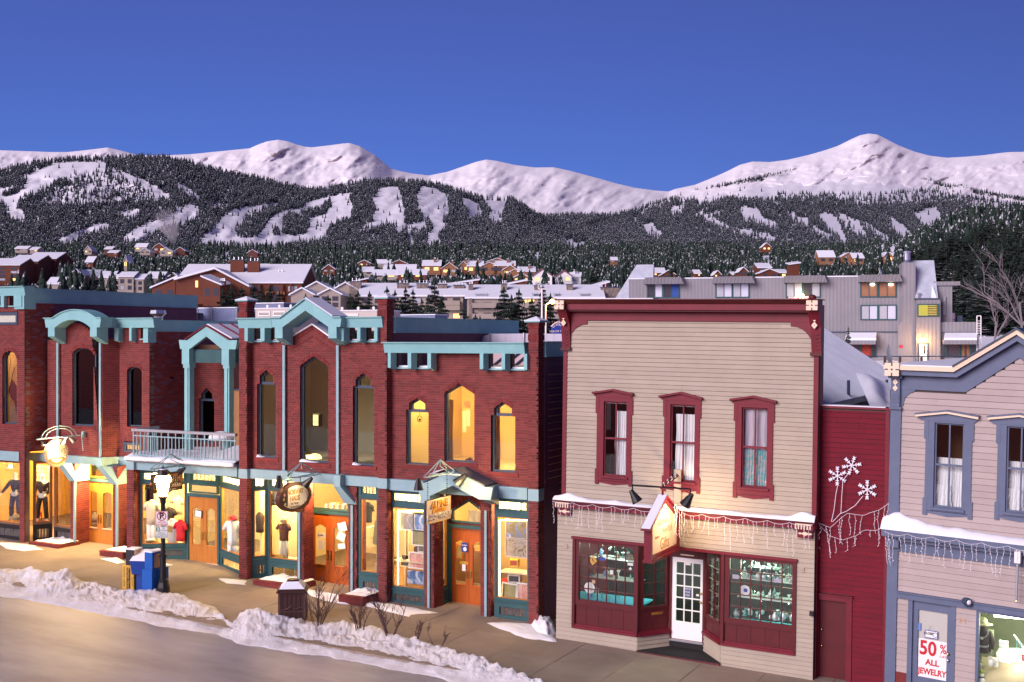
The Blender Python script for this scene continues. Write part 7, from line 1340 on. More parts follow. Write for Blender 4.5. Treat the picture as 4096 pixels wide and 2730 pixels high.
ff=wallfr(3680,96);fn=thing('rope_fence','dark post and rail fence along the snowy lot before the grey inn','fence',tuple(ff.P(0,3,0)))
for px in(3480,3540,3600,3686,3771,3860,3950):part('post',MB().fbox(ff,ff.uv(px-4,1)[0],ff.uv(px+4,1)[0],ff.uv(px,1470)[1]-.5,ff.uv(px,1429)[1],-.1,.1),M['bark'],fn)
part('rail',MB().tube([ff.P(ff.uv(3470,1)[0],ff.uv(3470,1426)[1],0),ff.P(ff.uv(3960,1)[0],ff.uv(3960,1427)[1],0)],.045,5),M['slate'],fn)
ysn=grid(lambda a,b:Vector(at(lerp(3440,4200,a),1400,lerp(84,127,b)).xy.to_3d())+UP*(lerp(zC(0,84)+.0,5.3,b)+.5*noise.fractal(Vector((a*9,b*5,2)),1,2,3)),60,20)
structure('parking_lot_snow',ysn,M['snow'],True)
# ---------------------------------------------------------------- roof furniture of the brick shops

def rbox(name,label,cat,l,r,t,b,Y,dep,m,group=None,extra=None):
 f=front(Y);u0,u1=U(l,Y),U(r,Y);z0,z1=Z((l+r)/2,b,Y),Z((l+r)/2,t,Y);o=thing(name,label,cat,(lerp(u0,u1,.5),Y,z0),group);part('casing',MB().box(u0,u1,Y,Y+dep,z0-1.2,z1),m,o);part('lid',MB().box(u0-.03,u1+.03,Y-.03,Y+dep+.03,z1,z1+.04),M['roofsnow'],o);return o,u0,u1,z0,z1
M['beige']=mat('beige_metal_casing',(.52,.46,.42),.5)
for nm,l,r,t,b in(('left of the teal gable',1022,1172,1236,1276),('right of the teal gable',1306,1508,1245,1276)):
 o,u0,u1,z0,z1=rbox('rooftop_unit','long beige air handling unit on the roof %s'%nm,'roof unit',l,r,t,b,36,1.6,M['beige'],'beige rooftop units')
 for k in range(2):
  a=u0+.15+k*.75;part('louvre_panel',MB().ring(front(36),rect(a,a+.6,z0+.1,z1-.1),inset(rect(a,a+.6,z0+.1,z1-.1),.05),0,.03),M['white'],o)
  for j in range(5):part('louvre',MB().fbox(front(36),a+.06,a+.54,lerp(z0+.16,z1-.18,j/5),lerp(z0+.16,z1-.18,(j+.6)/5),0,.025),M['beige'],o)
 for t_ in(.3,.62,.92):part('lifting_eye',MB().lathe((lerp(u0,u1,t_),36.05,z1+.1),[(.05,-.02),(.07,0),(.05,.02)],8,(0,1,0)),M['white'],o)
rbox('duct','blue grey sheet metal duct on the roof left of the teal gable','duct',1018,1135,1215,1240,38,1.2,mat('blue_grey_duct',(.16,.19,.30),.5));rbox('duct','low blue duct behind the long teal parapet','duct',1576,1740,1262,1290,40,1.0,bpy.data.materials['blue_grey_duct'])
o,u0,u1,z0,z1=rbox('wind_screen','row of bluish frosted panels behind the low brick roof','screen',790,948,1234,1282,37,.1,mat('bluish_panel',(.20,.24,.38),.35,(.14,.17,.28),3,.6))
for t_ in(0,.38,1):part('screen_post',MB().box(lerp(u0,u1,t_)-.04,lerp(u0,u1,t_)+.04,36.95,37.0,z0-1,z1+.05),M['steel'],o)
vc=thing('vent_cap','small silver roof vent with an angular cap on the arched shop','roof vent',tuple(ony(633,1282,31)));q=ony(633,1282,31);part('vent_pipe',MB().lathe(q-UP*.3,[(.17,0),(.17,.5)],10),M['steel'],vc);part('vent_hood',MB().lathe(q,[(.14,.10),(.30,.24),(.27,.36),(.1,.37)],6),M['steel'],vc)
bg=thing('barrel_glazing','curved white translucent roof glazing behind the low teal parapet','roof glazing',tuple(ony(2010,1380,33.5)));f=front(33.5);pts=[(U(1918,33.5),Z(1918,1385,33.5)),(U(1921,33.5),Z(1921,1360,33.5)),(U(1935,33.5),Z(1935,1345,33.5)),(U(1963,33.5),Z(1963,1336,33.5)),(U(2110,33.5),Z(2110,1335,33.5)),(U(2250,33.5),Z(2250,1336,33.5)),(U(2250,33.5),Z(2250,1420,33.5)),(U(1918,33.5),Z(1918,1420,33.5))]
part('glazing_sheet',MB().prism(f,pts,-.05,0),mat('milky_sheet',(.52,.50,.58),.5,(.40,.38,.47),2,.6,stretch=(6,1,.5)),bg)
for px in(1962,2098):part('glazing_bar',MB().box(U(px-2,33.5),U(px+2,33.5),33.42,33.5,Z(px,1420,33.5),Z(px,1333,33.5)),M['steel'],bg)
# blue shop sign, tall lamp pole and orange street lamp in the car park

fq_=wallfr(2228,75);sg_=thing('arched_sign','blue arched shop sign with white lettering behind the cream shop cornice','sign',tuple(fq_.P(0,fq_.uv(2228,1345)[1],0)));a,b=fq_.uv(2204,1310),fq_.uv(2262,1310);zb_=fq_.uv(2230,1325)[1];n=10
arc=[(lerp(a[0],b[0],i/n),a[1]+.05+.30*math.sin(math.pi*i/n))for i in range(n+1)];M['signblue']=mat('sign_blue',(.02,.05,.30),.4)
part('sign_board',MB().prism(fq_,[(a[0],zb_-.3),(b[0],zb_-.3)]+list(reversed(arc)),-.1,0),M['signblue'],sg_);part('sign_border',MB().tube([fq_.P(u,z,.02)for u,z in arc],.03,5),M['white'],sg_)
for i,ch_ in enumerate('DISCOUNT'):t=(i+.5)/8;text(ch_,fq_,lerp(a[0]+.12,b[0]-.12,t),a[1]+.19*math.sin(math.pi*t),.01,.19,M['white'],sg_,rot=.55*(.5-t))
text('LIQUOR MART',fq_,(a[0]+b[0])/2,zb_-.02,.01,.17,M['white'],sg_);part('sign_post',MB().fbox(fq_,-.06,.06,0,zb_-.3,-.1,-.02),M['grey'],sg_)
lp=thing('lamp_pole','tall pale car park lamp pole with two unlit flat heads','street lamp',tuple(at(2168,1420,78)));p=lambda x,y:at(x,y,78)
part('pole',MB().tube([p(2168,1440),p(2168,1157)],.085,8,.06),M['white'],lp);part('cross_arm',MB().tube([p(2153,1157),p(2185,1157)],.045,6),M['white'],lp)
for x0,x1 in((2144,2159),(2181,2200)):part('lamp_head',MB().add([p(x0,1140),p(x1,1137),p(x1,1133),p(x0,1134)]+[v+FW*.5 for v in(p(x0,1140),p(x1,1137),p(x1,1133),p(x0,1134))],MB.BF),M['grey'],lp)
for x in(2153,2185):part('head_stem',MB().tube([p(x,1157),p(x,1139)],.03,5),M['white'],lp)
sp=thing('street_lamp','single armed street lamp glowing orange beside the cream shop cornice','street lamp',tuple(at(2183,1420,74)));p=lambda x,y:at(x,y,74);part('pole',MB().tube([p(2183,1420),p(2183,1225),p(2186,1218),p(2204,1207)],.06,6,.04),M['white'],sp);part('lamp_globe',MB().ball(p(2209,1207),.15,8,6),emis('sodium_lamp',(1,.36,.08),50),sp);lamp('sodium',tuple(p(2209,1212)-FW*.3),60,(1,.36,.08),.15)
# ---------------------------------------------------------------- trees

def pine_crown(seed,whorls=21,per=11):
 rn=random.Random(seed);mb=MB()
 for w in range(whorls):
  f=w/whorls;z=.10+.88*f;r=.245*(1-f)**.78*rn.uniform(.8,1.15)+.012;n=max(4,int(per*(1-.45*f)))
  for b in range(n):
   a=rn.random()*6.283;d=Vector((math.cos(a),math.sin(a),0));s=Vector((-d.y,d.x,0));L=r*rn.uniform(.65,1.2);dr=rn.uniform(-.10,.22);k=4
   for i in range(k):
    t0,t1=i/k,(i+1.25)/k;c=d*(L*t0)+UP*(z-dr*L*t0*1.6);e=d*(L*t1)+UP*(z-dr*L*t1*1.6-.006);wd=(.46*L*(1-.55*t0)+.010)
    for sg in(-1,1):
     j=rn.uniform(.7,1.2);mb.add([c,e,c.lerp(e,.45)+s*(sg*wd*j)+UP*rn.uniform(-.022,.006)],[(0,1,2)])
    mb.add([c+UP*.012,e,c.lerp(e,.5)-UP*.03+s*rn.uniform(-.01,.01)],[(0,1,2)])
 for i in range(5):a=i*1.256;mb.add([(0,0,1.0),(.018*math.cos(a),.018*math.sin(a),.93),(.018*math.cos(a+1.2),.018*math.sin(a+1.2),.93)],[(0,1,2)])
 return mb
PV=[]
for s in range(4):
 c=pine_crown(s*7+3).mesh('crown',Vector(),M['needles'],recalc=False);t=MB().lathe((0,0,-.05),[(.020,0),(.017,.2),(.010,.6),(.003,1.0)],6).mesh('trunk',Vector(),M['bark']);PV.append((c,t))
def pine(loc,h,w,var,rz,label,group):
 r=bpy.data.objects.new('pine_tree',None);C.objects.link(r);r.location=loc;r.scale=(h*w,h*w,h);r.rotation_euler=(0,0,rz);tag(r,label,'tree',group)
 for nm,me in(('trunk',PV[var][1]),('crown',PV[var][0])):o=bpy.data.objects.new(nm,me);C.objects.link(o);o.parent=r
 return r
def groundp(px,D):p=at(px,HY,D);p.z=zC(px,D)-.2;return p
hand=[(892,1150,118,1.1),(925,1134,122,1.1),(965,1142,118,1.2),(1008,1138,125,1.1),(1045,1146,118,1.2),(1078,1138,124,1.0),(1118,1160,120,1.2),(1222,1171,112,1.0),(1246,1184,108,1.3),(1312,1176,112,1.1),(1298,1190,106,1.2),(1402,1172,112,.9),(1432,1158,110,1.2),(1478,1160,112,1.0),(1548,1141,118,1.0),(1580,1156,114,1.0),(1622,1143,120,.95),(1652,1152,116,1.0),(1738,1108,108,1.15),(1768,1178,106,.9),(1688,1190,112,.9),(1712,1178,116,1.1),(1855,1222,98,1.2),(1902,1254,92,1.1),(1920,1260,92,1.0),(2016,1140,100,1.1),(2076,1150,98,.95),(2046,1175,97,1.2),(2172,1136,102,1.0),(2128,1188,100,1.0),(2202,1168,104,.9)]
npine=0
def hl(px):return'dark pine behind the shop roofs, standing '+('before the red brown lodge' if px<1150 else'before the tan gables' if px<1400 else'left of the second brick chimney cap' if px<1530 else'before the long tan condos' if px<1800 else'before the open balconies' if px<2100 else'beside the tall lamp pole')
for i,(px,yt,D,w)in enumerate(hand):
 g=groundp(px,D);h=at(px,yt,D).z-g.z;pine(g,h,w*max(.62,min(1.0,8.5/h)),i%4,i*1.7,hl(px),'dark pines close behind the shop roofs');npine+=1
rn=random.Random(21);cand=[]
def blocked(px,yt,yb,D,hw):
 for x0,x1,y0,y1,hd in HOUSES:
  if hd>D-4 and px+hw*.55>x0 and px-hw*.55<x1 and yt<y1-2 and yb>y0+4:return True
 return False
for _ in range(9500):
 px=rn.uniform(-200,4350)
 if px>3520 and rn.random()<.8:D=rn.uniform(165,640)
 elif px>2330:D=rn.uniform(330,1500)
 else:D=math.exp(rn.uniform(math.log(330),math.log(1500)))
 if px>3480 and D<160+(3900-px)*.5:continue
 g=groundp(px,D);h=rn.uniform(8.5,15)*(1.0 if D>250 else .9);d=(g-EYE).dot(FW);yb=HY-(g.z-CZ)/d*F;yt=HY-(g.z+h-CZ)/d*F;hw=.2*h*F/d
 if blocked(px,yt,yb,D,hw)and rn.random()<.94:continue
 if 2960<px<3110 and 960<yt<1040 and rn.random()<.7:continue
 cand.append((D,px,g,h,rn.uniform(.95,1.35)))
cand.sort(key=lambda c:-c[3]/c[0]);nind=298-npine
for i,(D,px,g,h,w)in enumerate(cand[:nind]):
 right=px>3300;pine(g,h,w,i%4,i*2.3,'dark pine in the steep wood at the right edge' if right else'dark pine among the houses of the valley floor','pines of the steep right-hand wood' if right else'pines among the valley houses')
rest=cand[nind:];stamp('pine_wood',[cone_tree(6,9,40+s,.45,.22)for s in range(4)],[tuple(c[2])for c in rest],[c[3]for c in rest],[c[3]*c[4]for c in rest],M['needles'],seed=4)
def bare_tree(name,label,base,h,spread,seed,group=None,m=None,lvl=4,r0=.03,up=.75,nb=3,cat='tree',stems=1):
 rn=random.Random(seed);root=thing(name,label,cat,tuple(base),group);tw=MB();tk=MB()
 def grow(p,d,L,r,l):
  pts=[p];q=p.copy();dd=d.copy()
  for _ in range(3):dd=(dd+Vector((rn.uniform(-1,1),rn.uniform(-1,1),rn.uniform(-.3,.6)))*.16).normalized();q=q+dd*(L/3);pts.append(q.copy())
  (tk if l>=lvl-1 else tw).tube(pts,r,5 if l>=lvl-1 else 3,r*.55)
  if l<=0:return
  for i in range(nb+(l>2)):
   t=rn.uniform(.3,1.0);k=min(3,max(1,int(t*3+.5)));a=rn.random()*6.28;nd=(dd*up+Vector((math.cos(a),math.sin(a),rn.uniform(-.1,.5)))*spread).normalized();grow(pts[k],nd,L*rn.uniform(.45,.72),r*.58,l-1)
 for s in range(stems):
  a=rn.random()*6.28;d=Vector((math.cos(a)*.35*(stems>1),math.sin(a)*.35*(stems>1),1)).normalized();grow(Vector(base)+Vector((math.cos(a),math.sin(a),0))*(.05*(stems>1)),d,h*(.5 if stems==1 else rn.uniform(.35,.55)),r0*(1 if stems==1 else rn.uniform(.6,1)),lvl)
 part('trunk',tk,m or M['twig'],root);part('twigs',tw,m or M['twig'],root,kind='stuff');return root
g=groundp(3975,118);bare_tree('bare_tree','bare grey deciduous tree behind the low wing of the grey inn',g,9.5,.5,3,'bare trees at the right',mat('grey_bark',(.22,.19,.20),.9),4,.12)
g=groundp(4075,112);bare_tree('bare_tree','tall bare tree at the right edge of the wood',g,14,.5,8,'bare trees at the right',bpy.data.materials['grey_bark'],4,.15)
for i,(px,D,h)in enumerate(((1990,88,5.2),(1712,100,4.6),(1300,100,3.6),(2250,92,5.5))):bare_tree('sapling','thin bare sapling among the pines behind the brick shops',groundp(px,D),h,.35,20+i,'bare saplings behind the shops',bpy.data.materials['grey_bark'],3,.05)
pine(groundp(3393,104),at(3393,1302,104).z-groundp(3393,104).z,.5,1,1,'lone thin brown tinged fir before the grey inn entrance',None)
# drifting snow-gun plumes on the ski hill

def plume(name,pts,m):
 mb=MB();mb.tube([at(x,y,d)for x,y,d in pts],3.0,10,16.0);structure(name,mb,m,kind='stuff')
vm=bpy.data.materials.new('blown_snow');vm.use_nodes=True;vm.node_tree.nodes.clear();vo=vm.node_tree.nodes.new('ShaderNodeOutputMaterial');vv=vm.node_tree.nodes.new('ShaderNodeVolumePrincipled');vv.inputs['Density'].default_value=.03;vv.inputs['Color'].default_value=(.95,.93,.97,1);vm.node_tree.links.new(vv.outputs[0],vo.inputs['Volume'])
plume('snow_plume',[(694,972,1320),(688,940,1330),(678,905,1345),(664,880,1360)],vm)
# ================================================================== THE STREET

def perp(px,Y):return U(px,Y)
M['amberglow']=emis('lamp_glass_glow',(1,.50,.16),65.0)
# ---- street lamp with parking signs

b=ongr(652,2383);dz=(b-EYE).dot(FW);s_=F/dz;H=lambda py:CZ+(HY-py)/s_
sl_=thing('street_lamp','black street lamp with a glowing bell glass standing in the snow bank','street lamp',(b.x,b.y,b.z));x,y=b.x,b.y
part('base',MB().lathe((x,y,b.z-.2),[(.20,0),(.19,.45),(.15,.60),(.155,.64),(.105,.70)],8),M['black'],sl_)
part('post',MB().lathe((x,y,0),[(.10,b.z+.5),(.085,b.z+1.1),(.11,b.z+1.12),(.11,b.z+1.18),(.07,b.z+1.22),(.06,H(2020)),(.085,H(2012)),(.09,H(2000)),(.125,H(1990)),(.13,H(1985))],12),M['black'],sl_,smooth=False)
part('ladder_rest',MB().tube([(x-.3,y,H(2027)),(x+.3,y,H(2027))],.014,5),M['black'],sl_)
gl=part('lamp_glass',MB().lathe((x,y,0),[(.11,H(1985)),(.15,H(1965)),(.19,H(1935)),(.20,H(1930))],12),M['amberglow'],sl_,smooth=True);part('lamp_dome',MB().lathe((x,y,0),[(.235,H(1928)),(.235,H(1918)),(.19,H(1905)),(.13,H(1899))],14),M['amberglow'],sl_,smooth=True)
part('lamp_collar',MB().lathe((x,y,0),[(.20,H(1934)),(.25,H(1931)),(.25,H(1928)),(.2,H(1926))],14),M['black'],sl_)
for k in range(4):a=k*1.571+.5;part('lamp_rib',MB().tube([(x+.115*math.cos(a),y+.115*math.sin(a),H(1985)),(x+.205*math.cos(a),y+.205*math.sin(a),H(1932))],.012,4),M['black'],sl_)
part('lamp_cap',MB().lathe((x,y,0),[(.17,H(1902)),(.15,H(1893)),(.14,H(1884)),(.16,H(1882)),(.08,H(1877)),(.02,H(1872)),(.02,H(1863))],12),M['black'],sl_)
part('cap_snow',MB().lathe((x,y,0),[(.13,H(1881)),(.09,H(1876)),(.02,H(1875))],10),M['snow'],sl_,smooth=True)
fs=Fr((x,y,0),RT,None);fs=Fr(Vector((x,y,0))-FW*.10,RT)
def plate(name,label,l,r,t,bt,rot=0.0):
 u=fs.uv;g=wrect(fs,l,r,t,bt);o=thing(name,label,'sign',tuple(fs.P((g[0][0]+g[1][0])/2,g[0][1],0)));part('plate',MB().prism(fs,g,-.004,.0),M['white'],o);return o,g
o,g=plate('parking_sign','white no parking sign with a struck through P on the lamp post',622,671,2046,2104);cx,z0,z1=(g[0][0]+g[1][0])/2,g[0][1],g[2][1];M['signred']=mat('sign_red',(.40,.02,.05),.5);M['signblack']=mat('sign_black',(.02,.02,.025),.5);M['signgreen']=mat('sign_green',(.02,.20,.12),.5)
part('border',MB().ring(fs,inset(g,.008),inset(g,.018),0,.002),M['signred'],o);zc=lerp(z0,z1,.66);r=.135;n=24;c1=[(cx+r*math.cos(2*math.pi*i/n),zc+r*math.sin(2*math.pi*i/n))for i in range(n)];c2=[(cx+(r-.026)*math.cos(2*math.pi*i/n),zc+(r-.026)*math.sin(2*math.pi*i/n))for i in range(n)]
text('P',fs,cx,zc,.002,.24,M['signblack'],o,bold=.012);part('ring',MB().ring(fs,c1,c2,0,.004),M['signred'],o);part('slash',MB().prism(fs,[(cx-.105,zc+.09),(cx-.09,zc+.105),(cx+.105,zc-.09),(cx+.09,zc-.105)],.004,.007),M['signred'],o)
text('2:00 AM',fs,cx,lerp(z0,z1,.24),.002,.068,M['signred'],o);text('TO 6:00 AM',fs,cx,lerp(z0,z1,.10),.002,.06,M['signred'],o)
o,g=plate('parking_sign','white three hour parking sign with a green number square on the lamp post',622,671,2107,2154);cx,z0,z1=(g[0][0]+g[1][0])/2,g[0][1],g[2][1]
part('border',MB().ring(fs,inset(g,.008),inset(g,.016),0,.002),M['signgreen'],o);part('number_square',MB().prism(fs,rect(g[0][0]+.02,g[0][0]+.12,lerp(z0,z1,.58),lerp(z0,z1,.93)),0,.003),M['signgreen'],o);text('3',fs,g[0][0]+.07,lerp(z0,z1,.75),.003,.13,M['white'],o,bold=.004);text('HR',fs,cx+.06,lerp(z0,z1,.85),.002,.06,M['signgreen'],o);text('PARKING',fs,cx+.06,lerp(z0,z1,.68),.002,.052,M['signgreen'],o);part('rule',MB().prism(fs,rect(g[0][0]+.02,g[1][0]-.02,lerp(z0,z1,.54),lerp(z0,z1,.555)),0,.002),M['signgreen'],o)
for k,t in enumerate(('8:00 AM','TO 6:00 PM','THIS BLOCK')):text(t,fs,cx,lerp(z0,z1,.43-.15*k),.002,.058,M['signgreen'],o)
# ---- newspaper boxes

def newsbox(px,pyb,name,label):p=ongr(px,pyb);d=(p-EYE).dot(FW);return thing(name,label,'newspaper box',tuple(p),'newspaper boxes beside the lamp post'),p,F/d
M['nyellow']=mat('yellow_enamel',(.62,.36,.04),.45);M['nblue']=mat('blue_enamel',(.012,.09,.36),.4);M['nblue2']=mat('deep_blue_enamel',(.012,.05,.26),.4)
o,p,s_=newsbox(512,2362,'newspaper_box','yellow newspaper box with a black display top, left of the blue ones');a=R(8);fn=Fr(p,Vector((math.cos(a),math.sin(a),0)));w=.40
h1=(2362-2263)/s_;part('body',MB().fbox(fn,-w/2,w/2,-.2,h1,-.42,0),M['nyellow'],o);part('display_head',MB().fbox(fn,-w/2+.09,w/2-.0,h1,h1+.46,-.36,-.04),M['signblack'],o);part('head_side',MB().fbox(fn,w/2,w/2+.012,h1,h1+.46,-.36,-.04),mat('pale_side_panel',(.5,.36,.22),.6),o);part('top_snow',MB().fbox(fn,-w/2+.07,w/2+.03,h1+.46,h1+.49,-.38,-.02),M['snow'],o)
part('name_strip',MB().fbox(fn,-.05,.085,.0,h1-.06,0,.003),M['signblack'],o);text('Mountain News',fn,.017,h1/2+.02,.004,.112,M['nyellow'],o,rot=-math.pi/2,sx=.92);text('county cable',fn,-.125,h1/2+.03,.001,.115,M['signblack'],o,rot=-math.pi/2);text('county cable',fn,.145,h1/2+.03,.001,.115,M['signblack'],o,rot=math.pi/2)
sf=Fr(fn.P(w/2,0,0),-fn.dn);text('county cable',sf,.2,h1/2,.001,.115,M['signblack'],o,rot=-math.pi/2)
o,p,s_=newsbox(558,2368,'newspaper_box','slim dark blue newspaper box with a sloping snowy hood on a pedestal');a=R(20);fn=Fr(p,Vector((math.cos(a),math.sin(a),0)));h=(2375-2218)/s_
part('pedestal',MB().fbox(fn,-.12,.14,-.2,h*.55,-.3,-.05),M['nblue2'],o);part('hood',MB().add([fn.P(-.22,h*.45,.05),fn.P(.2,h*.45,.05),fn.P(.24,h*.80,.12),fn.P(-.24,h*.80,.12),fn.P(-.22,h*.45,-.38),fn.P(.2,h*.45,-.38),fn.P(.24,h,-.42),fn.P(-.24,h,-.42)],MB.BF),M['nblue2'],o);part('hood_snow',MB().add([fn.P(.25,h*.80+.005,.13),fn.P(-.25,h*.80+.005,.13),fn.P(-.25,h+.005,-.43),fn.P(.25,h+.005,-.43),fn.P(.23,h*.80+.03,.1),fn.P(-.23,h*.80+.03,.1),fn.P(-.23,h+.03,-.4),fn.P(.23,h+.03,-.4)],MB.BF),M['snow'],o);part('price_card',MB().fbox(Fr(fn.P(.222,0,0),-fn.dn),.02,.16,h*.55,h*.78,0,.006),mat('green_white_card',(.6,.6,.42),.6),o)
o,p,s_=newsbox(600,2385,'newspaper_box','bright blue newspaper box with an upright display top, beside the lamp post');a=R(-2);fn=Fr(p,Vector((math.cos(a),math.sin(a),0)));h1=(2380-2276)/s_
part('body',MB().fbox(fn,-.30,.10,-.2,h1,-.62,.02),M['nblue'],o);part('display_head',MB().fbox(fn,-.24,.07,h1,h1+.5,-.5,-.42+.4),M['nblue'],o);part('head_window',MB().fbox(Fr(fn.P(.07,0,0),-fn.dn),.1,.42,h1+.04,h1+.44,0,.005),mat('tan_news_page',(.42,.28,.18),.7),o);part('top_snow',MB().fbox(fn,-.25,.085,h1+.5,h1+.53,-.52,.0),M['snow'],o);part('ledge_snow',MB().fbox(fn,-.3,.1,h1,h1+.02,-.62,-.5),M['snow'],o)
# ---- litter bin

p=ongr(1132,2494);s_=F/(p-EYE).dot(FW);a=R(-27.6+45-12);wb=.70;bn=thing('litter_bin','dark brown slatted litter bin with a snowy pyramid lid standing in the snow','litter bin',tuple(p));c=p+Vector((0,.42,0));ca,sa=Vector((math.cos(R(33)),math.sin(R(33)),0)),Vector((-math.sin(R(33)),math.cos(R(33)),0));hb=(2500-2378)/s_;M['bin']=mat('dark_brown_bin',(.045,.018,.016),.5);M['bin2']=mat('bin_rail',(.09,.045,.04),.4)
for d,e in((ca,sa),(sa,ca),(-ca,sa),(-sa,ca)):
 fq2=Fr(c+d*(wb/2),Vector((-d.y,d.x,0)))
 for k in range(6):part('slat',MB().fbox(fq2,-wb/2+k*wb/6+.006,-wb/2+(k+1)*wb/6-.006,-.2,hb,-.03,-.003),M['bin'],bn)
 part('wave_rail',MB().tube([fq2.P(t*wb/2,hb*.44+z,.012)for t,z in((-1,0),(-.5,.0),(-.35,.02),(0,.09),(.35,.02),(.6,.05),(1,.07))],.014,5),M['bin2'],bn);part('rail',MB().fbox(fq2,-wb/2,wb/2,hb*.36,hb*.385,0,.02),M['bin2'],bn)
 part('corner_post',MB().fbox(fq2,wb/2-.035,wb/2+.015,-.2,hb,-.05,.012),M['bin2'],bn)
q=lambda r,z:[c+ca*(sx*r)+sa*(sy*r)+UP*z for sx,sy in((-1,-1),(1,-1),(1,1),(-1,1))]
part('liner',MB().add(q(wb/2-.04,-.2)+q(wb/2-.04,hb-.01),MB.BF and[(3,2,1,0),(4,5,6,7),(0,1,5,4),(1,2,6,5),(2,3,7,6),(3,0,4,7)]),M['black'],bn)
part('lid',MB().add(q(wb/2+.06,hb-.01)+q(wb/2+.06,hb+.02)+q(.16,hb+.24),[(3,2,1,0),(0,1,5,4),(1,2,6,5),(2,3,7,6),(3,0,4,7),(4,5,9,8),(5,6,10,9),(6,7,11,10),(7,4,8,11),(8,9,10,11)]),M['bin'],bn)
part('lid_snow',MB().add(q(wb/2+.045,hb+.026)+q(.165,hb+.256),[(0,1,5,4),(1,2,6,5),(2,3,7,6),(3,0,4,7)]),M['roofsnow'],bn);part('lid_cap',MB().add(q(.13,hb+.2)+q(.13,hb+.29),[(3,2,1,0),(4,5,6,7),(0,1,5,4),(1,2,6,5),(2,3,7,6),(3,0,4,7)]),M['bin'],bn)
# ---- bare shrubs in the snow bank

M['shrub']=mat('red_brown_twigs',(.095,.055,.055),.85)
def shrub(label,px,py,h,seed,n,sp):
 rn=random.Random(seed);p=ongr(px,py)+UP*.12;root=thing('bare_shrub',label,'shrub',tuple(p),'bare shrubs in the snow bank');st=MB();tw=MB()
 def grow(q,d,L,r,l):
  pts=[q]
  for _ in range(4):d=(d+Vector((rn.uniform(-1,1),rn.uniform(-1,1),rn.uniform(-.1,.7)))*.17).normalized();q=q+d*(L/4);pts.append(q)
  (st if l==3 else tw).tube(pts,r,5 if l==3 else 3,r*.5)
  if l==0:return
  for i in range(3 if l>1 else 3):k=rn.randint(1,4);a=rn.random()*6.28;grow(pts[k],(d+Vector((math.cos(a),math.sin(a),rn.uniform(-.1,.4)))*.75).normalized(),L*rn.uniform(.4,.65),r*.6,l-1)
 for i in range(n):a=rn.random()*6.28;grow(p+Vector((math.cos(a),math.sin(a),0))*.12,Vector((math.cos(a)*sp,math.sin(a)*sp,1)).normalized(),h*rn.uniform(.35,.62),.017*rn.uniform(.6,1.2),3)
 part('stem',st,M['shrub'],root);part('twigs',tw,M['shrub'],root,kind='stuff')
shrub('tallest bare shrub in the snow right of the litter bin',1270,2518,1.75,4,11,.42);shrub('small upright bare shrub between two larger ones',1442,2538,.95,9,8,.35);shrub('spreading bare shrub before the brick pillar',1560,2560,1.55,15,7,.5);shrub('sparse twigs poking from the snow at the lower right',1655,2580,.75,22,4,.4);shrub('few thin stalks at the right end of the snow bank',1420+330,2600,.6,31,3,.5)
# ---- hanging signs: each hangs at right angles to the fronts, its face to the right

def spot_head(root,p,d,s=1.0,lit=None):
 d=Vector(d).normalized();part('lamp_shade',MB().lathe(p,[(.035*s,-.05*s),(.045*s,.0),(.09*s,.16*s),(.085*s,.16*s),(.03*s,.02*s)],10,d),M['black'],root);part('lamp_bulb',MB().ball(p+d*(.11*s),.045*s,8,5),M['bulb']if lit else M['white'],root,smooth=True)
 # round sign

X=U(335,28.55);f=side(X);yc,zc=YX(225,X),onx(225,1813,X).z;rr=.475
o=thing('round_sign','round brightly lit shop sign on an arched iron bracket at the left','sign',tuple(f.P(yc,zc-rr,0)));n=40;ci=lambda r:[(yc+r*math.cos(2*math.pi*i/n),zc+r*math.sin(2*math.pi*i/n))for i in range(n)]
part('sign_rim',MB().prism(f,ci(rr),-.05,.03),mat('aged_rim',(.45,.36,.22),.5),o);part('sign_face',MB().prism(f,ci(rr-.05),.03,.036),mat('cream_sign_face',(.82,.78,.62),.6),o);part('inner_ring',MB().ring(f,ci(rr-.055),ci(rr-.068),.036,.042),M['lodge'],o)
for i in range(34):a=2*math.pi*i/34;part('stud',MB().fbox(f,yc+(rr-.026)*math.cos(a)-.012,yc+(rr-.026)*math.cos(a)+.012,zc+(rr-.026)*math.sin(a)-.012,zc+(rr-.026)*math.sin(a)+.012,.03,.04),M['plasterdark'],o)
text('C',f,yc-.28,zc-.02,.04,.2,M['wood'],o);text('ITS',f,yc+.22,zc+.02,.04,.2,M['wood'],o,spacing=1.2)
for dy in(-.33,.33):part('rule',MB().fbox(f,yc+dy-.09,yc+dy+.09,zc+.125,zc+.14,.036,.042),M['plasterdark'],o)
part('rule',MB().fbox(f,yc+.02,yc+.38,zc-.12,zc-.108,.036,.042),M['plasterdark'],o)
part('lower_band',MB().ring(f,[(yc+.40*math.cos(a),zc+.40*math.sin(a))for a in[R(-150+8*i)for i in range(16)]],[(yc+.31*math.cos(a),zc+.31*math.sin(a))for a in[R(-150+8*i)for i in range(16)]],.036,.041),mat('rust_band',(.35,.12,.03),.6),o)
y0_,y1_=YX(146,X),YX(332,X);zt=onx(225,1751,X).z
br_i=part('bracket_bar',MB().tube([f.P(y0_,zt,0),f.P(y1_,zt,0)],.022,6),M['band'],o)
for r in(.62,.48):part('bracket_arch',MB().tube([f.P(yc+.12+r*1.18*math.cos(a),zt+r*.62*math.sin(a),0)for a in[math.pi*i/10 for i in range(11)]],.014,5),M['band'],o)
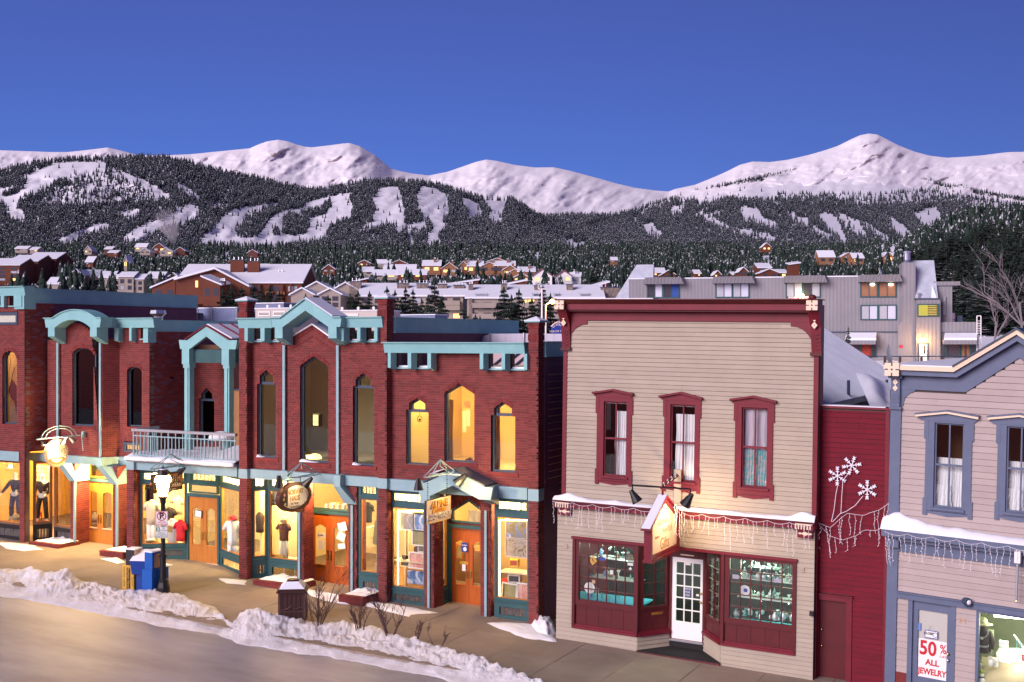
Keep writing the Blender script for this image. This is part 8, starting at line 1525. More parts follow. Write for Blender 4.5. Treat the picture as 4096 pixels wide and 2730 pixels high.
part('bracket_stay',MB().tube([f.P(y1_-.05,zt+.02,0),f.P(y1_-.02,zt-.35,0),f.P(y1_,zt-.55,0)],.014,5),M['band'],o);part('wall_plate',MB().fbox(f,y1_-.03,y1_+.06,zt-.08,zt+.12,-.05,.05),M['band'],o);part('hanger',MB().tube([f.P(yc,zt,0),f.P(yc,zc+rr-.02,0)],.014,5),M['black'],o)
spot_head(o,f.P(yc+.10,zt-.06,.32),(-.45,-.15,-.9),1.15,True);spot_head(o,f.P(yc+.24,zt-.03,.42),(.6,.4,-.7),1.1);part('lamp_arm',MB().tube([f.P(yc+.1,zt,-.25),f.P(yc+.1,zt,.42)],.013,5),M['grey'],o);spot_head(o,f.P(yc-.32,zt-.12,-.3),(.5,.1,-.85),1.0,True)
part('flare_bulb',MB().ball(f.P(yc-.40,zt-.25,.05),.05,8,5),emis('sign_flood',(1,.7,.3),60),o)
lamp('sign_spot',tuple(f.P(yc-.05,zt-.12,.40)),42,(1,.74,.40),.05);lamp('sign_spot',tuple(f.P(yc-.42,zt-.25,-.15)),14,(1,.6,.25),.05)
# black sign behind the street lamp

X=U(735,27.85);f=side(X);ya,yb_=YX(606,X),YX(728,X);zt,zb=onx(728,1883,X).z,onx(728,1957,X).z;o=thing('hanging_sign','black shop sign with copper lettering half hidden behind the street lamp','sign',tuple(f.P((ya+yb_)/2,zb,0)));m_c=mat('copper_lettering',(.55,.22,.10),.5)
part('sign_board',MB().prism(f,[(ya,zb),(lerp(ya,yb_,.35),zb),(lerp(ya,yb_,.5),zb-.10),(lerp(ya,yb_,.65),zb),(yb_,zb),(yb_,zt),(lerp(ya,yb_,.6),zt),(lerp(ya,yb_,.5),zt+.09),(lerp(ya,yb_,.4),zt),(ya,zt)],-.03,.03),mat('black_sign_board',(.025,.014,.012),.4),o);g=rect(ya+.06,yb_-.06,zb+.12,zt-.06);part('border',MB().ring(f,g,inset(g,.018),.03,.036),m_c,o)
text('OUTH',f,yb_-.10,zt-.21,.034,.30,m_c,o,align='RIGHT',sx=.72,bold=.003);text('WEAR',f,yb_-.10,zb+.17,.034,.12,M['white'],o,align='RIGHT',spacing=1.25);text('BACK store',f,yb_-.30,zb+.055,.034,.085,M['white'],o,align='RIGHT')
for tt in(ya-.03,yb_+.03):part('side_finial',MB().prism(f,[(tt-.05,(zt+zb)/2),(tt,(zt+zb)/2+.06),(tt+.05,(zt+zb)/2),(tt,(zt+zb)/2-.06)],-.02,.02),m_c,o)
y1_=28.0;zp=zt+.12
def truss(o,f,y0,y1,z,h=.42,m='band'):
 for n_ in(-.13,.13):part('bracket_bar',MB().tube([f.P(y0,z,n_*.2),f.P(y1,z,n_)],.016,5),M[m],o)
 t=lerp(y0,y1,.55)
 for n_ in(-.1,.1):part('bracket_stay',MB().tube([f.P(y0+.1,z,n_),f.P(t,z+h,0),f.P(y1,z+.02,n_)],.015,5),M[m],o)
 part('bracket_post',MB().tube([f.P(t,z+h,0),f.P(t,z+h-.18,0),f.P(lerp(y0,y1,.9),z,.0)],.013,5),M[m],o)
truss(o,f,ya-.05,y1_,zp+.05,.40)
for t in(.1,.9):part('hanger',MB().tube([f.P(lerp(ya,yb_,t),zp+.05,0),f.P(lerp(ya,yb_,t),zt-.01,0)],.01,4),M['black'],o)
spot_head(o,f.P(yb_-.25,zt+.1,.32),(-.7,-.3,-.6),1.2);part('lamp_arm',MB().tube([f.P(yb_-.25,zp+.05,-.1),f.P(yb_-.25,zp+.05,.32)],.012,5),M['black'],o);spot_head(o,f.P(ya-.1,zb+.2,.05),(-.7,-.5,.2),.9)
# oval sign

X=U(1266,27.95);f=side(X);yc,zc=YX(1176,X),onx(1176,1988,X).z;ry,rz_=(YX(1240,X)-YX(1112,X))/2,.43;n=44;o=thing('oval_sign','oval ski shop sign with a dark wooden rim on a steel truss bracket','sign',tuple(f.P(yc,zc-rz_,0)))
ov=lambda k:[(yc+(ry-k)*math.cos(2*math.pi*i/n),zc+(rz_-k)*math.sin(2*math.pi*i/n))for i in range(n)]
part('sign_rim',MB().ring(f,ov(0),ov(.095),-.09,.07),mat('dark_wood_rim',(.075,.028,.018),.35),o);part('sign_face',MB().prism(f,ov(.09),-.03,.02),mat('ivory_sign_face',(.80,.76,.66),.6),o);part('sign_line',MB().ring(f,ov(.10),ov(.112),.02,.028),M['white'],o)
pn=[(yc+(ry-.13)*math.cos(a),zc+(rz_-.13)*math.sin(a))for a in[R(118+12*i)for i in range(11)]];part('flower_panel',MB().prism(f,pn,.02,.026),mat('dark_flower_panel',(.03,.03,.03),.6),o)
for(u,z,c_)in((-.50,-.02,(.6,.35,.08)),(-.44,-.17,(.75,.65,.4)),(-.47,.10,(.5,.2,.25)),(-.40,-.26,(.7,.6,.3))):part('painted_flower',MB().prism(f,[(yc+u+.055*(1 if i%2 else .5)*math.cos(i*math.pi/6),zc+z+.055*(1 if i%2 else .5)*math.sin(i*math.pi/6))for i in range(12)],.026,.031),mat('petal',c_,.6),o)
m_g=mat('gold_brown_lettering',(.42,.22,.05),.5);m_d=mat('brown_lettering',(.16,.07,.03),.5)
text('NORWAY',f,yc+.04,zc+.14,.025,.21,m_g,o,sx=.78,bold=.006);text('HAUS',f,yc+.02,zc-.05,.025,.21,m_g,o,sx=.85,bold=.006);text('Ski Shop',f,yc+.0,zc-.185,.025,.105,m_d,o);text('& Boutique',f,yc+.03,zc-.285,.025,.095,m_d,o)
part('painted_skier_arc',MB().tube([f.P(yc+.50+.10*math.cos(a),zc-.05+.17*math.sin(a),.024)for a in[R(-130+22*i)for i in range(11)]],.012,4),m_g,o);part('rim_scroll',MB().fbox(f,yc+.02,yc+.3,zc-rz_-.03,zc-rz_+.05,.04,.085),mat('carved_scroll',(.22,.08,.03),.4),o)
zp=zc+rz_+.12;truss(o,f,YX(1128,X)-.05,28.0,zp,.42)
for t in(-.3,.3):part('hanger',MB().tube([f.P(yc+t,zp,0),f.P(yc+t,zc+rz_*.85,0)],.011,4),M['black'],o)
spot_head(o,f.P(yc+.22,zp-.05,.42),(-.75,-.1,-.75),1.5,True);part('lamp_arm',MB().tube([f.P(yc+.22,zp,-.3),f.P(yc+.22,zp,.42)],.013,5),M['grey'],o);spot_head(o,f.P(yc-.62,zp+.05,-.05),(.1,-.1,-1),1.7,True)
lamp('sign_spot',tuple(f.P(yc+.16,zp-.16,.36)),24,(1,.74,.40),.05);lamp('sign_spot',tuple(f.P(yc-.4,zp-.05,.32)),6,(1,.7,.35),.05)
# camera shop sign

X=U(1801,27.3);f=side(X);ya,yb_=YX(1707,X),YX(1801,X);zb=onx(1801,2074,X).z;zt=onx(1801,1983,X).z;o=thing('hanging_sign','square pale wooden camera shop sign hanging from chains before the gabled porch','sign',tuple(f.P((ya+yb_)/2,zb,0)))
part('sign_board',MB().fbox(f,ya,yb_,zb,zt,-.07,.0),mat('sign_edge',(.04,.02,.015),.5),o);part('sign_face',MB().fbox(f,ya+.015,yb_-.015,zb+.015,zt-.015,.0,.006),mat('sandblasted_face',(.66,.56,.47),.8,(.55,.46,.40),14,.6,.3,50),o);g=rect(ya,yb_,zb,zt);part('border',MB().ring(f,g,inset(g,.03),.0,.02),mat('pale_gold_border',(.65,.48,.28),.5),o)
m_o=mat('orange_gold_lettering',(.62,.30,.06),.5);w_=yb_-ya;yc=(ya+yb_)/2
text('ALPINE',f,yc+.01,zt-.155,.02,.25,m_d,o,sx=1.08,ext=.006,bold=.012);text('ALPINE',f,yc-.0,zt-.145,.032,.25,m_o,o,sx=1.08,ext=.006,bold=.004);part('name_bar',MB().fbox(f,ya+.26,yb_-.24,zt-.36,zt-.25,.006,.022),m_o,o);text('CAMERA',f,yc,zt-.305,.024,.105,m_d,o,spacing=1.15)
text('AUDIO · VIDEO · TV',f,yc+.012,zb+.15,.014,.185,m_d,o,sx=.78,ext=.005,bold=.007);text('AUDIO · VIDEO · TV',f,yc,zb+.158,.026,.185,M['white'],o,sx=.78,ext=.005,bold=.002)
zp=onx(1790,1893,X).z;truss(o,f,ya-.08,27.4,zp,.40)
for t in(.08,.90):
 yy=lerp(ya,yb_,t);L=zp-zt;k=int(L/.05)
 for i in range(k):part('chain_link',MB().lathe(f.P(yy,zt+(i+.5)*L/k,-.03),[(.014,-.005),(.021,0),(.014,.005)],6,(1,0,0)if i%2 else(0,1,0)),M['black'],o)
spot_head(o,f.P(yb_-.12,zp-.08,.50),(-.7,-.25,-.7),1.7,True);part('lamp_arm',MB().tube([f.P(lerp(ya,yb_,.6),zp,-.35),f.P(lerp(ya,yb_,.75),zp,.5)],.016,5),M['grey'],o);spot_head(o,f.P(ya+.02,zp-.12,-.28),(.05,0,-1),1.5,True)
lamp('sign_spot',tuple(f.P(lerp(ya,yb_,.6),zp-.25,.62)),26,(1,.66,.28),.06)
# house shaped gift sign

X=-9.49;f=side(X);ya,yb_=YX(2592,X),YX(2706,X);zb=lerp(onx(2592,2238,X).z,onx(2706,2190,X).z,.5);ze=onx(2592,2104,X).z;za=zb+1.32;ym=(ya+yb_)/2;o=thing('house_shaped_sign','lit cream sign shaped like a little house with burgundy roof on a pole','sign',tuple(f.P(ym,zb,0)))
pen=[(ya,zb),(yb_,zb),(yb_,ze),(ym,za),(ya,ze)];part('sign_face',MB().prism(f,inset(pen,.07),-.04,.03),mat('warm_cream_face',(.80,.66,.46),.6),o);part('sign_frame',MB().ring(f,pen,inset(pen,.085),-.10,.08),M['burg'],o)
for q0,q1 in(((ya-.16,ze-.10),(ym,za+.02)),((ym,za+.02),(yb_+.10,ze-.05))):rfp=part('sign_roof',MB().add([f.P(q0[0],q0[1],.12),f.P(q1[0],q1[1],.12),f.P(q1[0],q1[1],-.12),f.P(q0[0],q0[1],-.12),f.P(q0[0],q0[1]+.05,.12),f.P(q1[0],q1[1]+.05,.12),f.P(q1[0],q1[1]+.05,-.12),f.P(q0[0],q0[1]+.05,-.12)],MB.BF),M['burg'],o);part('roof_frost',MB().add([f.P(q0[0],q0[1]+.055,.11),f.P(q1[0],q1[1]+.055,.11),f.P(q1[0],q1[1]+.055,-.11),f.P(q0[0],q0[1]+.055,-.11)],[(0,1,2,3)]),M['roofsnow'],rfp,recalc=False)
part('sign_sill',MB().fbox(f,ya-.02,yb_+.02,zb-.07,zb,-.12,.12),M['burg'],o);m_t=mat('faded_rose_lettering',(.62,.33,.25),.6);m_b=mat('bronze_script',(.40,.22,.10),.5)
text('SKINNY',f,ym-.10,zb+.76,.034,.20,m_t,o,sx=.9);text('WINTER',f,ym+.22,zb+.54,.034,.20,m_t,o,sx=.9);text('hours',f,ym-.45,zb+.45,.034,.12,m_t,o);text('Gifts',f,ym+.05,zb+.24,.034,.40,m_b,o,sx=.8)
zp=za+.24;yw=26.95
part('pole',MB().tube([f.P(ym-.1,zp,0),f.P(yw,zp+.18,0)],.035,7),M['burgdark'],o);part('mount_board',MB().box(X-.09,X+.09,yw-.03,yw+.03,zp-.5,zp+.32),M['cream'],o);part('hook',MB().tube([f.P(ym,zp,0),f.P(ym,za+.03,0)],.03,6),M['burg'],o)
part('lamp_bar',MB().tube([f.P(ym-.05,zp+.01,-.75),f.P(ym-.05,zp+.01,.70)],.022,6),M['black'],o);part('lamp_brace',MB().tube([f.P(ym+.1,zp+.05,.15),f.P(ym+.5,zp-.2,.6)],.018,5),M['burgdark'],o)
for n_,dx in((-.75,.55),(.70,-.55)):part('lamp_drop',MB().tube([f.P(ym-.05,zp+.01,n_),f.P(ym-.05,zp-.12,n_)],.018,5),M['black'],o);spot_head(o,f.P(ym-.05,zp-.17,n_),(dx,0,-.85),1.55,n_>0)
lamp('sign_spot',tuple(f.P(ym-.0,zp-.55,.62)),30,(1,.68,.40),.06);part('lamp_wire',MB().tube([f.P(lerp(ym,yw,t),zp+.05+.18*t+.05*math.sin(t*25),.05*math.cos(t*25))for t in[i/16 for i in range(17)]],.008,4),M['white'],o)
# ---- white string lights: a swagged wire with hanging strands

M['wire']=mat('white_light_wire',(.72,.70,.74),.6);M['minibulb']=mat('clear_mini_bulb',(.85,.85,.9),.2,emit=(1,.9,.8),estr=.25)
def strands(name,label,pts,n,lmin,lmax,seed,swag=.06,nb=5,group='white icicle light strings'):
 rn=random.Random(seed);o=thing(name,label,'string lights',tuple(pts[0]),group);w=MB();L=[0]
 for a,b in zip(pts,pts[1:]):L.append(L[-1]+(b-a).length)
 def on(s):
  for i in range(len(pts)-1):
   if s<=L[i+1]or i==len(pts)-2:t=(s-L[i])/max(1e-6,L[i+1]-L[i]);return pts[i].lerp(pts[i+1],t)
 m=max(12,n*3);top=[]
 for i in range(m+1):p=on(L[-1]*i/m).copy();p.z-=swag*abs(math.sin(i/m*math.pi*max(2,n/4)));top.append(p)
 part('main_wire',MB().tube(top,.005,4),M['wire'],o);bl=MB();st=MB()
 for i in range(n):
  p=top[min(m,int((i+rn.uniform(.2,.8))*m/n))];ln=rn.uniform(lmin,lmax);q=p.copy();line=[q];k=max(3,int(ln/.07))
  for j in range(k):
   q=q+Vector((rn.uniform(-.022,.022),rn.uniform(-.012,.012),-ln/k));line.append(q)
   if rn.random()<.75:bl.ball(q+Vector((rn.uniform(-.02,.02),-.012,0)),.0085,5,3)
  if rn.random()<.4:line.append(q+Vector((rn.uniform(-.07,.07),0,-.05)))
  st.tube(line,.004,3)
 part('strand',st,M['wire'],o,kind='stuff');part('mini_bulb',bl,M['minibulb'],o,kind='stuff');return o
P=fc.P
strands('icicle_lights','string of white icicle lights along the cream shop ledge left of its sign',[P(lowL-.03,zcn-.0,.25),P(lerp(lowL,lowR,.5),zcn-.0,.25)],24,.2,.62,1);strands('icicle_lights','string of white icicle lights along the cream shop ledge right of its sign',[P(lerp(lowL,lowR,.52),zcn-.0,.25),P(lowR,zcn-.01,.25)],24,.2,.75,2)
q=lambda x,y:fr_.P(*fr_.uv(x,y),.12)
strands('icicle_lights','tangled white string lights looping across the red annex',[q(3270,2085),q(3325,2105),q(3395,2048),q(3460,2058),q(3520,2035),q(3560,2008)],11,.35,.75,3,.02);strands('icicle_lights','low loop of white string lights sagging across the red annex',[q(3275,2090),q(3325,2140),q(3375,2157),q(3430,2140),q(3460,2115),q(3510,2120),q(3550,2095)],6,.1,.4,4,.01)
P=fb.P;zlc_=zlc;strands('icicle_lights','string of white icicle lights below the snowy ledge of the blue house',[P(ul-.05,zlc_-.05,.36),P(ul+3.6,zlc_-.05,.36)],28,.2,.6,6);strands('icicle_lights','bunched white string lights hanging at the red and blue house corner',[q(3556,2010),q(3560,2090),P(ul-.02,zlc_-.1,.38)],8,.4,.9,7,.01)
strands('icicle_lights','white string lights on the right eave of the house shaped sign',[f.P(ym+.15,za-.15,.24),f.P(yb_+.05,ze+.0,.24)],7,.2,.75,8,.01)
# ---- three crystal snowflakes on the red wall

M['crystal']=mat('clear_crystal_plastic',(.80,.80,.86),.15,spec=.7)
def flake(px,py,rot,label):
 c=fr_.uv(px,py);o=thing('snowflake_decoration',label,'snowflake',tuple(fr_.P(c[0],c[1],.06)),'crystal snowflakes on the red wall');rr=.21
 for k in range(6):
  a=rot+k*math.pi/3;pt=lambda r,s:(c[0]+r*rr*math.cos(a)-s*rr*math.sin(a),c[1]+r*rr*math.sin(a)+s*rr*math.cos(a));mb=MB();mb.prism(fr_,[pt(.05,-.05),pt(.62,-.045),pt(.62,.045),pt(.05,.05)],.04,.06)
  for r0 in(.42,.68,.90):
   for s in(-1,1):mb.prism(fr_,[pt(r0-.05,s*.03),pt(r0+.10,s*.20),pt(r0+.17,s*.15),pt(r0+.06,s*.02)],.035,.07)
  mb.prism(fr_,[pt(.62,0),pt(.85,.10),pt(1.08,0),pt(.85,-.10)],.03,.075);part('arm',mb,M['crystal'],o)
 part('hub',MB().lathe(fr_.P(c[0],c[1],.03),[(.03,0),(.04,.02),(.02,.05)],6,fr_.dn),M['crystal'],o)
flake(3352,1904,.52,'crystal snowflake at the left of the three on the red wall');flake(3409,1862,.22,'topmost crystal snowflake on the red wall');flake(3471,1959,.52,'lowest crystal snowflake at the right of the red wall')
for i,pts in enumerate(([(3355,1942),(3348,1975),(3340,2040),(3330,2085)],[(3396,1895),(3376,1920),(3371,1990),(3368,2050),(3335,2085)],[(3456,1982),(3425,2020),(3390,2043),(3368,2052)])):o=thing('light_cord',('white cord running down from the left snowflake','white cord running down from the topmost snowflake','white cord running down from the lowest snowflake')[i],'cord',tuple(q(*pts[0])),'cords of the snowflakes');part('cord',MB().tube([q(*p)for p in pts],.008,4),M['wire'],o)
# ---- fittings of the blue house

P=fb.P;u,z=fb.uv(3882,2404);sp_=thing('flood_light','round grey flood light over the jewelry shop window','lamp',tuple(P(u,z,.1)));part('lamp_housing',MB().lathe(P(u-.08,z,.10),[(.06,-.06),(.085,.0),(.085,.14),(.07,.14)],12,fb.dn*.7+fb.du*.7),M['slate'],sp_);part('lamp_lens',MB().lathe(P(u-.08,z,.10),[(.06,.135),(.03,.16),(.001,.165)],12,fb.dn*.7+fb.du*.7),M['crystal'],sp_);part('lamp_foot',MB().fbox(fb,u-.1,u-.04,z-.12,z-.04,.05,.12),M['slate'],sp_)
u,z=fb.uv(4083,2216);hb_=thing('hanging_pole','grey pole hanging from a white box under the blue house ledge','pole',tuple(P(u,z-.5,.3)));part('box',MB().fbox(fb,u-.06,u+.06,z-.15,z+.12,.22,.34),M['white'],hb_);part('pole',MB().tube([P(u,z-.15,.28),P(u-.01,z-.95,.28)],.028,6),M['grey'],hb_);part('ball',MB().ball(P(u-.01,z-.97,.28),.022,6,4),M['brass'],hb_)
# ================================================================== WHAT STANDS IN THE WINDOWS

def px2m(Y,px,py):p=ony(px,py,Y);return F/(p-EYE).dot(FW)
def cm(name,col,rough=.8):
 if name not in M:M[name]=mat(name,col,rough)
 return M[name]
def loft(rings,seg=14):
 """rings: (x, y, z, half width, half depth)"""
 mb=MB();n=len(rings)
 for x,y,z,a,b in rings:
  for k in range(seg):t=2*math.pi*k/seg;mb.v.append(Vector((x+a*math.cos(t),y+b*math.sin(t),z)))
 for i in range(n-1):
  for k in range(seg):k2=(k+1)%seg;mb.f.append((i*seg+k,i*seg+k2,(i+1)*seg+k2,(i+1)*seg+k))
 mb.f+=[tuple(range(seg-1,-1,-1)),tuple((n-1)*seg+k for k in range(seg))];return mb
def shirt(label,px,ytop,ybot,Y,col,name='shirt',cat='clothing',sleeve=True,extra=None,pants=None,ypants=None,group=None,w=1.0):
 t,b=ony(px,ytop,Y),ony(px,ybot,Y);h=t.z-b.z;x,y=t.x,Y;o=thing(name,label,cat,(x,y,b.z),group);k=h/.70*w
 mb=loft([(x,y,b.z,.21*k,.12*k),(x,y,b.z+.25*h,.20*k,.115*k),(x,y,b.z+.6*h,.225*k,.125*k),(x,y,b.z+.82*h,.235*k,.11*k),(x,y,b.z+.93*h,.17*k,.085*k),(x,y,t.z,.075*k,.06*k)])
 if sleeve:
  for s in(-1,1):mb.tube([Vector((x+s*.19*k,y,b.z+.86*h)),Vector((x+s*.27*k,y-.01,b.z+.74*h)),Vector((x+s*.33*k,y-.03,b.z+.58*h))],.075*k,9,.062*k)
 part('garment',mb,col,o,smooth=True)
 part('collar',MB().lathe((x,y-.01,t.z-.03*h),[(.085*k,0),(.08*k,.05*h),(.06*k,.05*h)],12),extra or col,o,smooth=True)
 if pants:
  q=ony(px,ypants,Y);hp=b.z-q.z;mbp=MB()
  for s in(-1,1):mbp.add(*(lambda m_:(m_.v,m_.f))(loft([(x+s*.10*k,y,q.z,.10*k,.09*k),(x+s*.095*k,y,q.z+.5*hp,.105*k,.09*k),(x+s*.09*k,y,b.z+.03,.115*k,.10*k)],10)))
  part('trousers',mbp,pants,o,smooth=True)
 return o,Vector((x,y,t.z)),k
def mannequin(label,px,ytop,ybot,Y,top,bottom,turn=0.0,arm=0,head=True):
 t,b=ony(px,ytop,Y),ony(px,ybot,Y);H=t.z-b.z;o=thing('mannequin',label,'mannequin',(t.x,Y,b.z));S=H/1.80;c,s=math.cos(turn),math.sin(turn)
 def p(x,y,z):return Vector((t.x+(x*c-y*s)*S,Y+(x*s+y*c)*S,b.z+z*S))
 def skel(nm,pts,m,grow=0.0):
  vs=[p(*q[:3])-Vector((t.x,Y,b.z))for q in pts];me=bpy.data.meshes.new(nm);me.from_pydata([tuple(v)for v in vs],[(q[4],i)for i,q in enumerate(pts)if q[4]>=0],[]);ob=bpy.data.objects.new(nm,me);C.objects.link(ob);ob.parent=o;ORG[ob.name]=Vector((t.x,Y,b.z));me.materials.append(m)
  md=ob.modifiers.new('Skin','SKIN');md.use_smooth_shade=True
  for i,q in enumerate(pts):sv=me.skin_vertices[0].data[i];sv.radius=((q[3]+grow)*S,)*2;sv.use_root=i==0
  ob.modifiers.new('Sub','SUBSURF').levels=1;ob.modifiers[-1].render_levels=1;return ob
 L=[(-.28,.0,1.10),(-.20,-.22,1.02)]if arm==0 else[(-.36,-.05,1.15),(-.50,-.18,.92)]
 body=[(0,0,.98,.12,-1),(0,0,1.15,.115,0),(0,0,1.34,.135,1),(0,0,1.48,.06,2),(0,-.01,1.60,.075,3),(0,-.015,1.74,.075,4),(.19,0,1.40,.06,2),(.26,.02,1.14,.045,6),(.20,-.16,.98,.032,7),(.18,-.22,.93,.035,8),(-.19,0,1.40,.06,2),(*L[0],.045,10),(*L[1],.032,11),(L[1][0]+.02,L[1][1]-.05,L[1][2]-.05,.035,12),(.10,0,.86,.085,0),(.13,-.01,.48,.058,14),(.15,.02,.07,.042,15),(.16,-.13,.03,.035,16),(-.10,0,.86,.085,0),(-.15,-.02,.48,.058,18),(-.19,.02,.07,.042,19),(-.20,-.13,.03,.035,20)]
 if not head:body=[q for i,q in enumerate(body)];
 skel('body',body,cm('mannequin_white',(.78,.72,.64),.5))
 skel('jacket',[(0,0,.92,.14,-1),(0,0,1.15,.135,0),(0,0,1.33,.155,1),(0,0,1.46,.08,2),(.20,0,1.39,.08,2),(.265,.02,1.14,.065,4),(.21,-.14,1.0,.055,5),(-.20,0,1.39,.08,2),(*L[0],.065,7),(lerp(L[0][0],L[1][0],.8),lerp(L[0][1],L[1][1],.8),lerp(L[0][2],L[1][2],.8),.055,8)],top)
 skel('trousers',[(0,0,.97,.125,-1),(.10,0,.84,.10,0),(.135,-.01,.48,.085,1),(.15,.02,.11,.085,2),(-.10,0,.84,.10,0),(-.155,-.02,.48,.085,4),(-.19,.02,.11,.085,5)],bottom);return o,p
def board(name,label,cat,l,r,t,b,Y,m,frame=None,fw=.03,tilt=0.0,group=None,thick=.02,cap=None):
 f=front(Y);g=wrect(f,l,r,t,b);o=thing(name,label,cat,((g[0][0]+g[1][0])/2,Y,g[0][1]),group)
 if tilt:
  f=Fr((0,Y,0),(math.cos(tilt),0,math.sin(tilt)),(-math.sin(tilt),0,math.cos(tilt)));cx,cz=(g[0][0]+g[1][0])/2,(g[0][1]+g[2][1])/2;uc,zc=f.du.x*cx+f.du.z*cz,f.up.x*cx+f.up.z*cz;w2,h2=(g[1][0]-g[0][0])/2,(g[2][1]-g[0][1])/2;g=rect(uc-w2,uc+w2,zc-h2,zc+h2)
 part('sheet',MB().prism(f,g,-thick,0),m,o)
 if frame:part('frame',MB().ring(f,inset(g,-fw),g,-thick-.01,.015),frame,o)
 return o,f,g
def boxy(name,label,cat,l,r,t,b,Y,d,m,m2=None,turn=0.2,group=None):
 a,q=ony((l+r)/2,b,Y),ony((l+r)/2,t,Y);w=U(r,Y)-U(l,Y);f=Fr((a.x,Y,0),(math.cos(turn),math.sin(turn),0));o=thing(name,label,cat,(a.x,Y,a.z),group);part('carton',MB().fbox(f,-w/2,w/2,a.z,q.z,-d,0),m,o)
 if m2:part('printed_face',MB().fbox(f,-w*.38,w*.38,lerp(a.z,q.z,.2),lerp(a.z,q.z,.85),0,.004),m2,o)
 return o
beige,khaki,whit=cm('beige_knit',(.58,.47,.32)),cm('khaki_cotton',(.62,.52,.38)),cm('white_cotton',(.80,.76,.68));dark=cm('black_cloth',(.03,.022,.02));redc=cm('red_fleece',(.50,.02,.03));brown=cm('brown_cloth',(.14,.055,.035));tanm=cm('tan_cap',(.56,.42,.24));navy=cm('navy_cloth',(.05,.05,.10))
# left corner windows

o,p=mannequin('white headed mannequin in a black suit behind the pane right of the corner pillar',170,1886,2090,28.95,dark,dark,.35)
o,p=mannequin('headless looking mannequin in a black printed tee half hidden by the corner pillar',62,1880,2082,28.75,dark,navy,.2,1);f_=Fr(p(0,-.17,0),Vector((1,.15,0)))
for i,t in enumerate(('BLOW','OUT','SALE')):text(t,f_,.0,p(0,0,1.34-.1*i).z,.02,.13,M['white'],o,bold=.004)
h_=ony(41,1866,28.7);pl=thing('pendant_lamp','small glowing pendant lamp in the window at the left edge','lamp',tuple(h_));part('lamp_globe',MB().ball(h_,.07,10,7),M['bulb'],pl,smooth=True);part('lamp_dish',MB().lathe(h_-UP*.1,[(.12,0),(.14,.03),(.04,.06)],10),M['white'],pl);part('cord',MB().tube([h_,h_+UP*.4],.008,4),M['black'],pl)
rk=thing('ski_rack','small red folding stand on the floor by the black suited mannequin','stand',tuple(ony(160,2095,28.75)));q=ony(160,2095,28.75)
for s in(-1,1):part('leg',MB().tube([q+Vector((s*.10,0,0)),q+Vector((0,.05,.42))],.018,5),redc,rk)
sb=loft([(*ony(64,2080,28.5),.13,.12),(*(ony(64,2080,28.5)+UP*.10),.15,.14),(*(ony(64,2080,28.5)+UP*.2),.10,.10)]);solo('stuffed_sack',sb,cm('sack_cloth',(.5,.38,.2)),'rounded tan sack on the window floor at the left edge','sack',smooth=True)
o,f,g=board('grid_panel','black wire grid panel on the wall behind the black suited mannequin','rack',136,198,1860,1960,29.7,M['plaster']);
for i in range(7):part('wire',MB().fbox(f,lerp(g[0][0],g[1][0],i/6)-.008,lerp(g[0][0],g[1][0],i/6)+.008,g[0][1],g[2][1],0,.012),M['black'],o)
for i in range(7):part('wire',MB().fbox(f,g[0][0],g[1][0],lerp(g[0][1],g[2][1],i/6)-.008,lerp(g[0][1],g[2][1],i/6)+.008,.0,.014),M['black'],o)
pt=thing('potted_plant','leafy pot plant in the transom over the honey wood doors','plant',tuple(ony(372,1900,29.6)));q=ony(372,1902,29.6);part('pot',MB().lathe(q,[(.08,0),(.11,.14)],10),M['rust'],pt);lv=MB()
for i in range(26):a=i*2.4;d=Vector((math.cos(a),math.sin(a),0));r_=.1+.02*(i%7);z_=.14+.03*(i%9);lv.add([q+UP*z_,q+d*r_+UP*(z_+.1),q+d*(r_+.09)+UP*(z_+.05)+Vector((-d.y,d.x,0))*.04],[(0,1,2)])
part('leaves',lv,cm('leaf_green',(.04,.09,.03)),pt,kind='stuff',recalc=False)
jar=thing('candy_machine','round topped glass vending globe standing behind the left honey wood door leaf','vending machine',tuple(ony(380,2130,29.45)));q=ony(380,2132,29.45);part('cabinet',MB().lathe(q,[(.16,0),(.16,.34),(.13,.38)],12),cm('striped_cabinet',(.45,.38,.33)),jar);part('globe',MB().ball(q+UP*.52,.18,12,8),cm('sweets_globe',(.62,.56,.50),.2),jar,smooth=True);part('globe_lid',MB().lathe(q+UP*.68,[(.1,0),(.06,.05)],10),M['steel'],jar)
# window by the street lamp

fl_=thing('display_platform','cream display platform under the polo shirts by the street lamp','platform',tuple(ony(640,2175,28.9)));part('deck',MB().box(U(566,28.6),U(734,29.3),28.62,29.9,ony(640,2178,28.7).z-.06,ony(640,2178,28.7).z),M['creamtrim'],fl_);part('riser',MB().box(U(566,28.6),U(734,29.3),28.66,28.7,ony(640,2230,28.7).z,ony(640,2178,28.7).z-.06),M['creamtrim'],fl_)
part('back_panel',MB().box(U(600,30.2),U(760,30.2),30.2,30.25,ony(640,2240,30).z,ony(640,1915,30).z),cm('pale_display_wall',(.80,.64,.40)),fl_)
shirt('pale polo shirt with light trousers left of the lamp post',610,2003,2098,28.95,khaki,pants=whit,ypants=2170);shirt('pale polo shirt with a chest emblem right of the lamp post, higher than the rest',712,1985,2058,29.5,beige);shirt('dark jacket with a light lining behind the lamp post',680,2030,2100,29.3,dark,extra=whit);o,t_,k=shirt('white sweatshirt with a gold chest print low in the lamp post window',690,2078,2176,28.9,whit,w=.85);part('chest_print',MB().box(t_.x-.10,t_.x+.10,t_.y-.125*k,t_.y-.115*k,t_.z-.42,t_.z-.20),cm('gold_print',(.60,.36,.10)),o)
shirt('red jacket beside the white sweatshirt in the lamp post window',722,2082,2165,28.75,redc,w=.8)
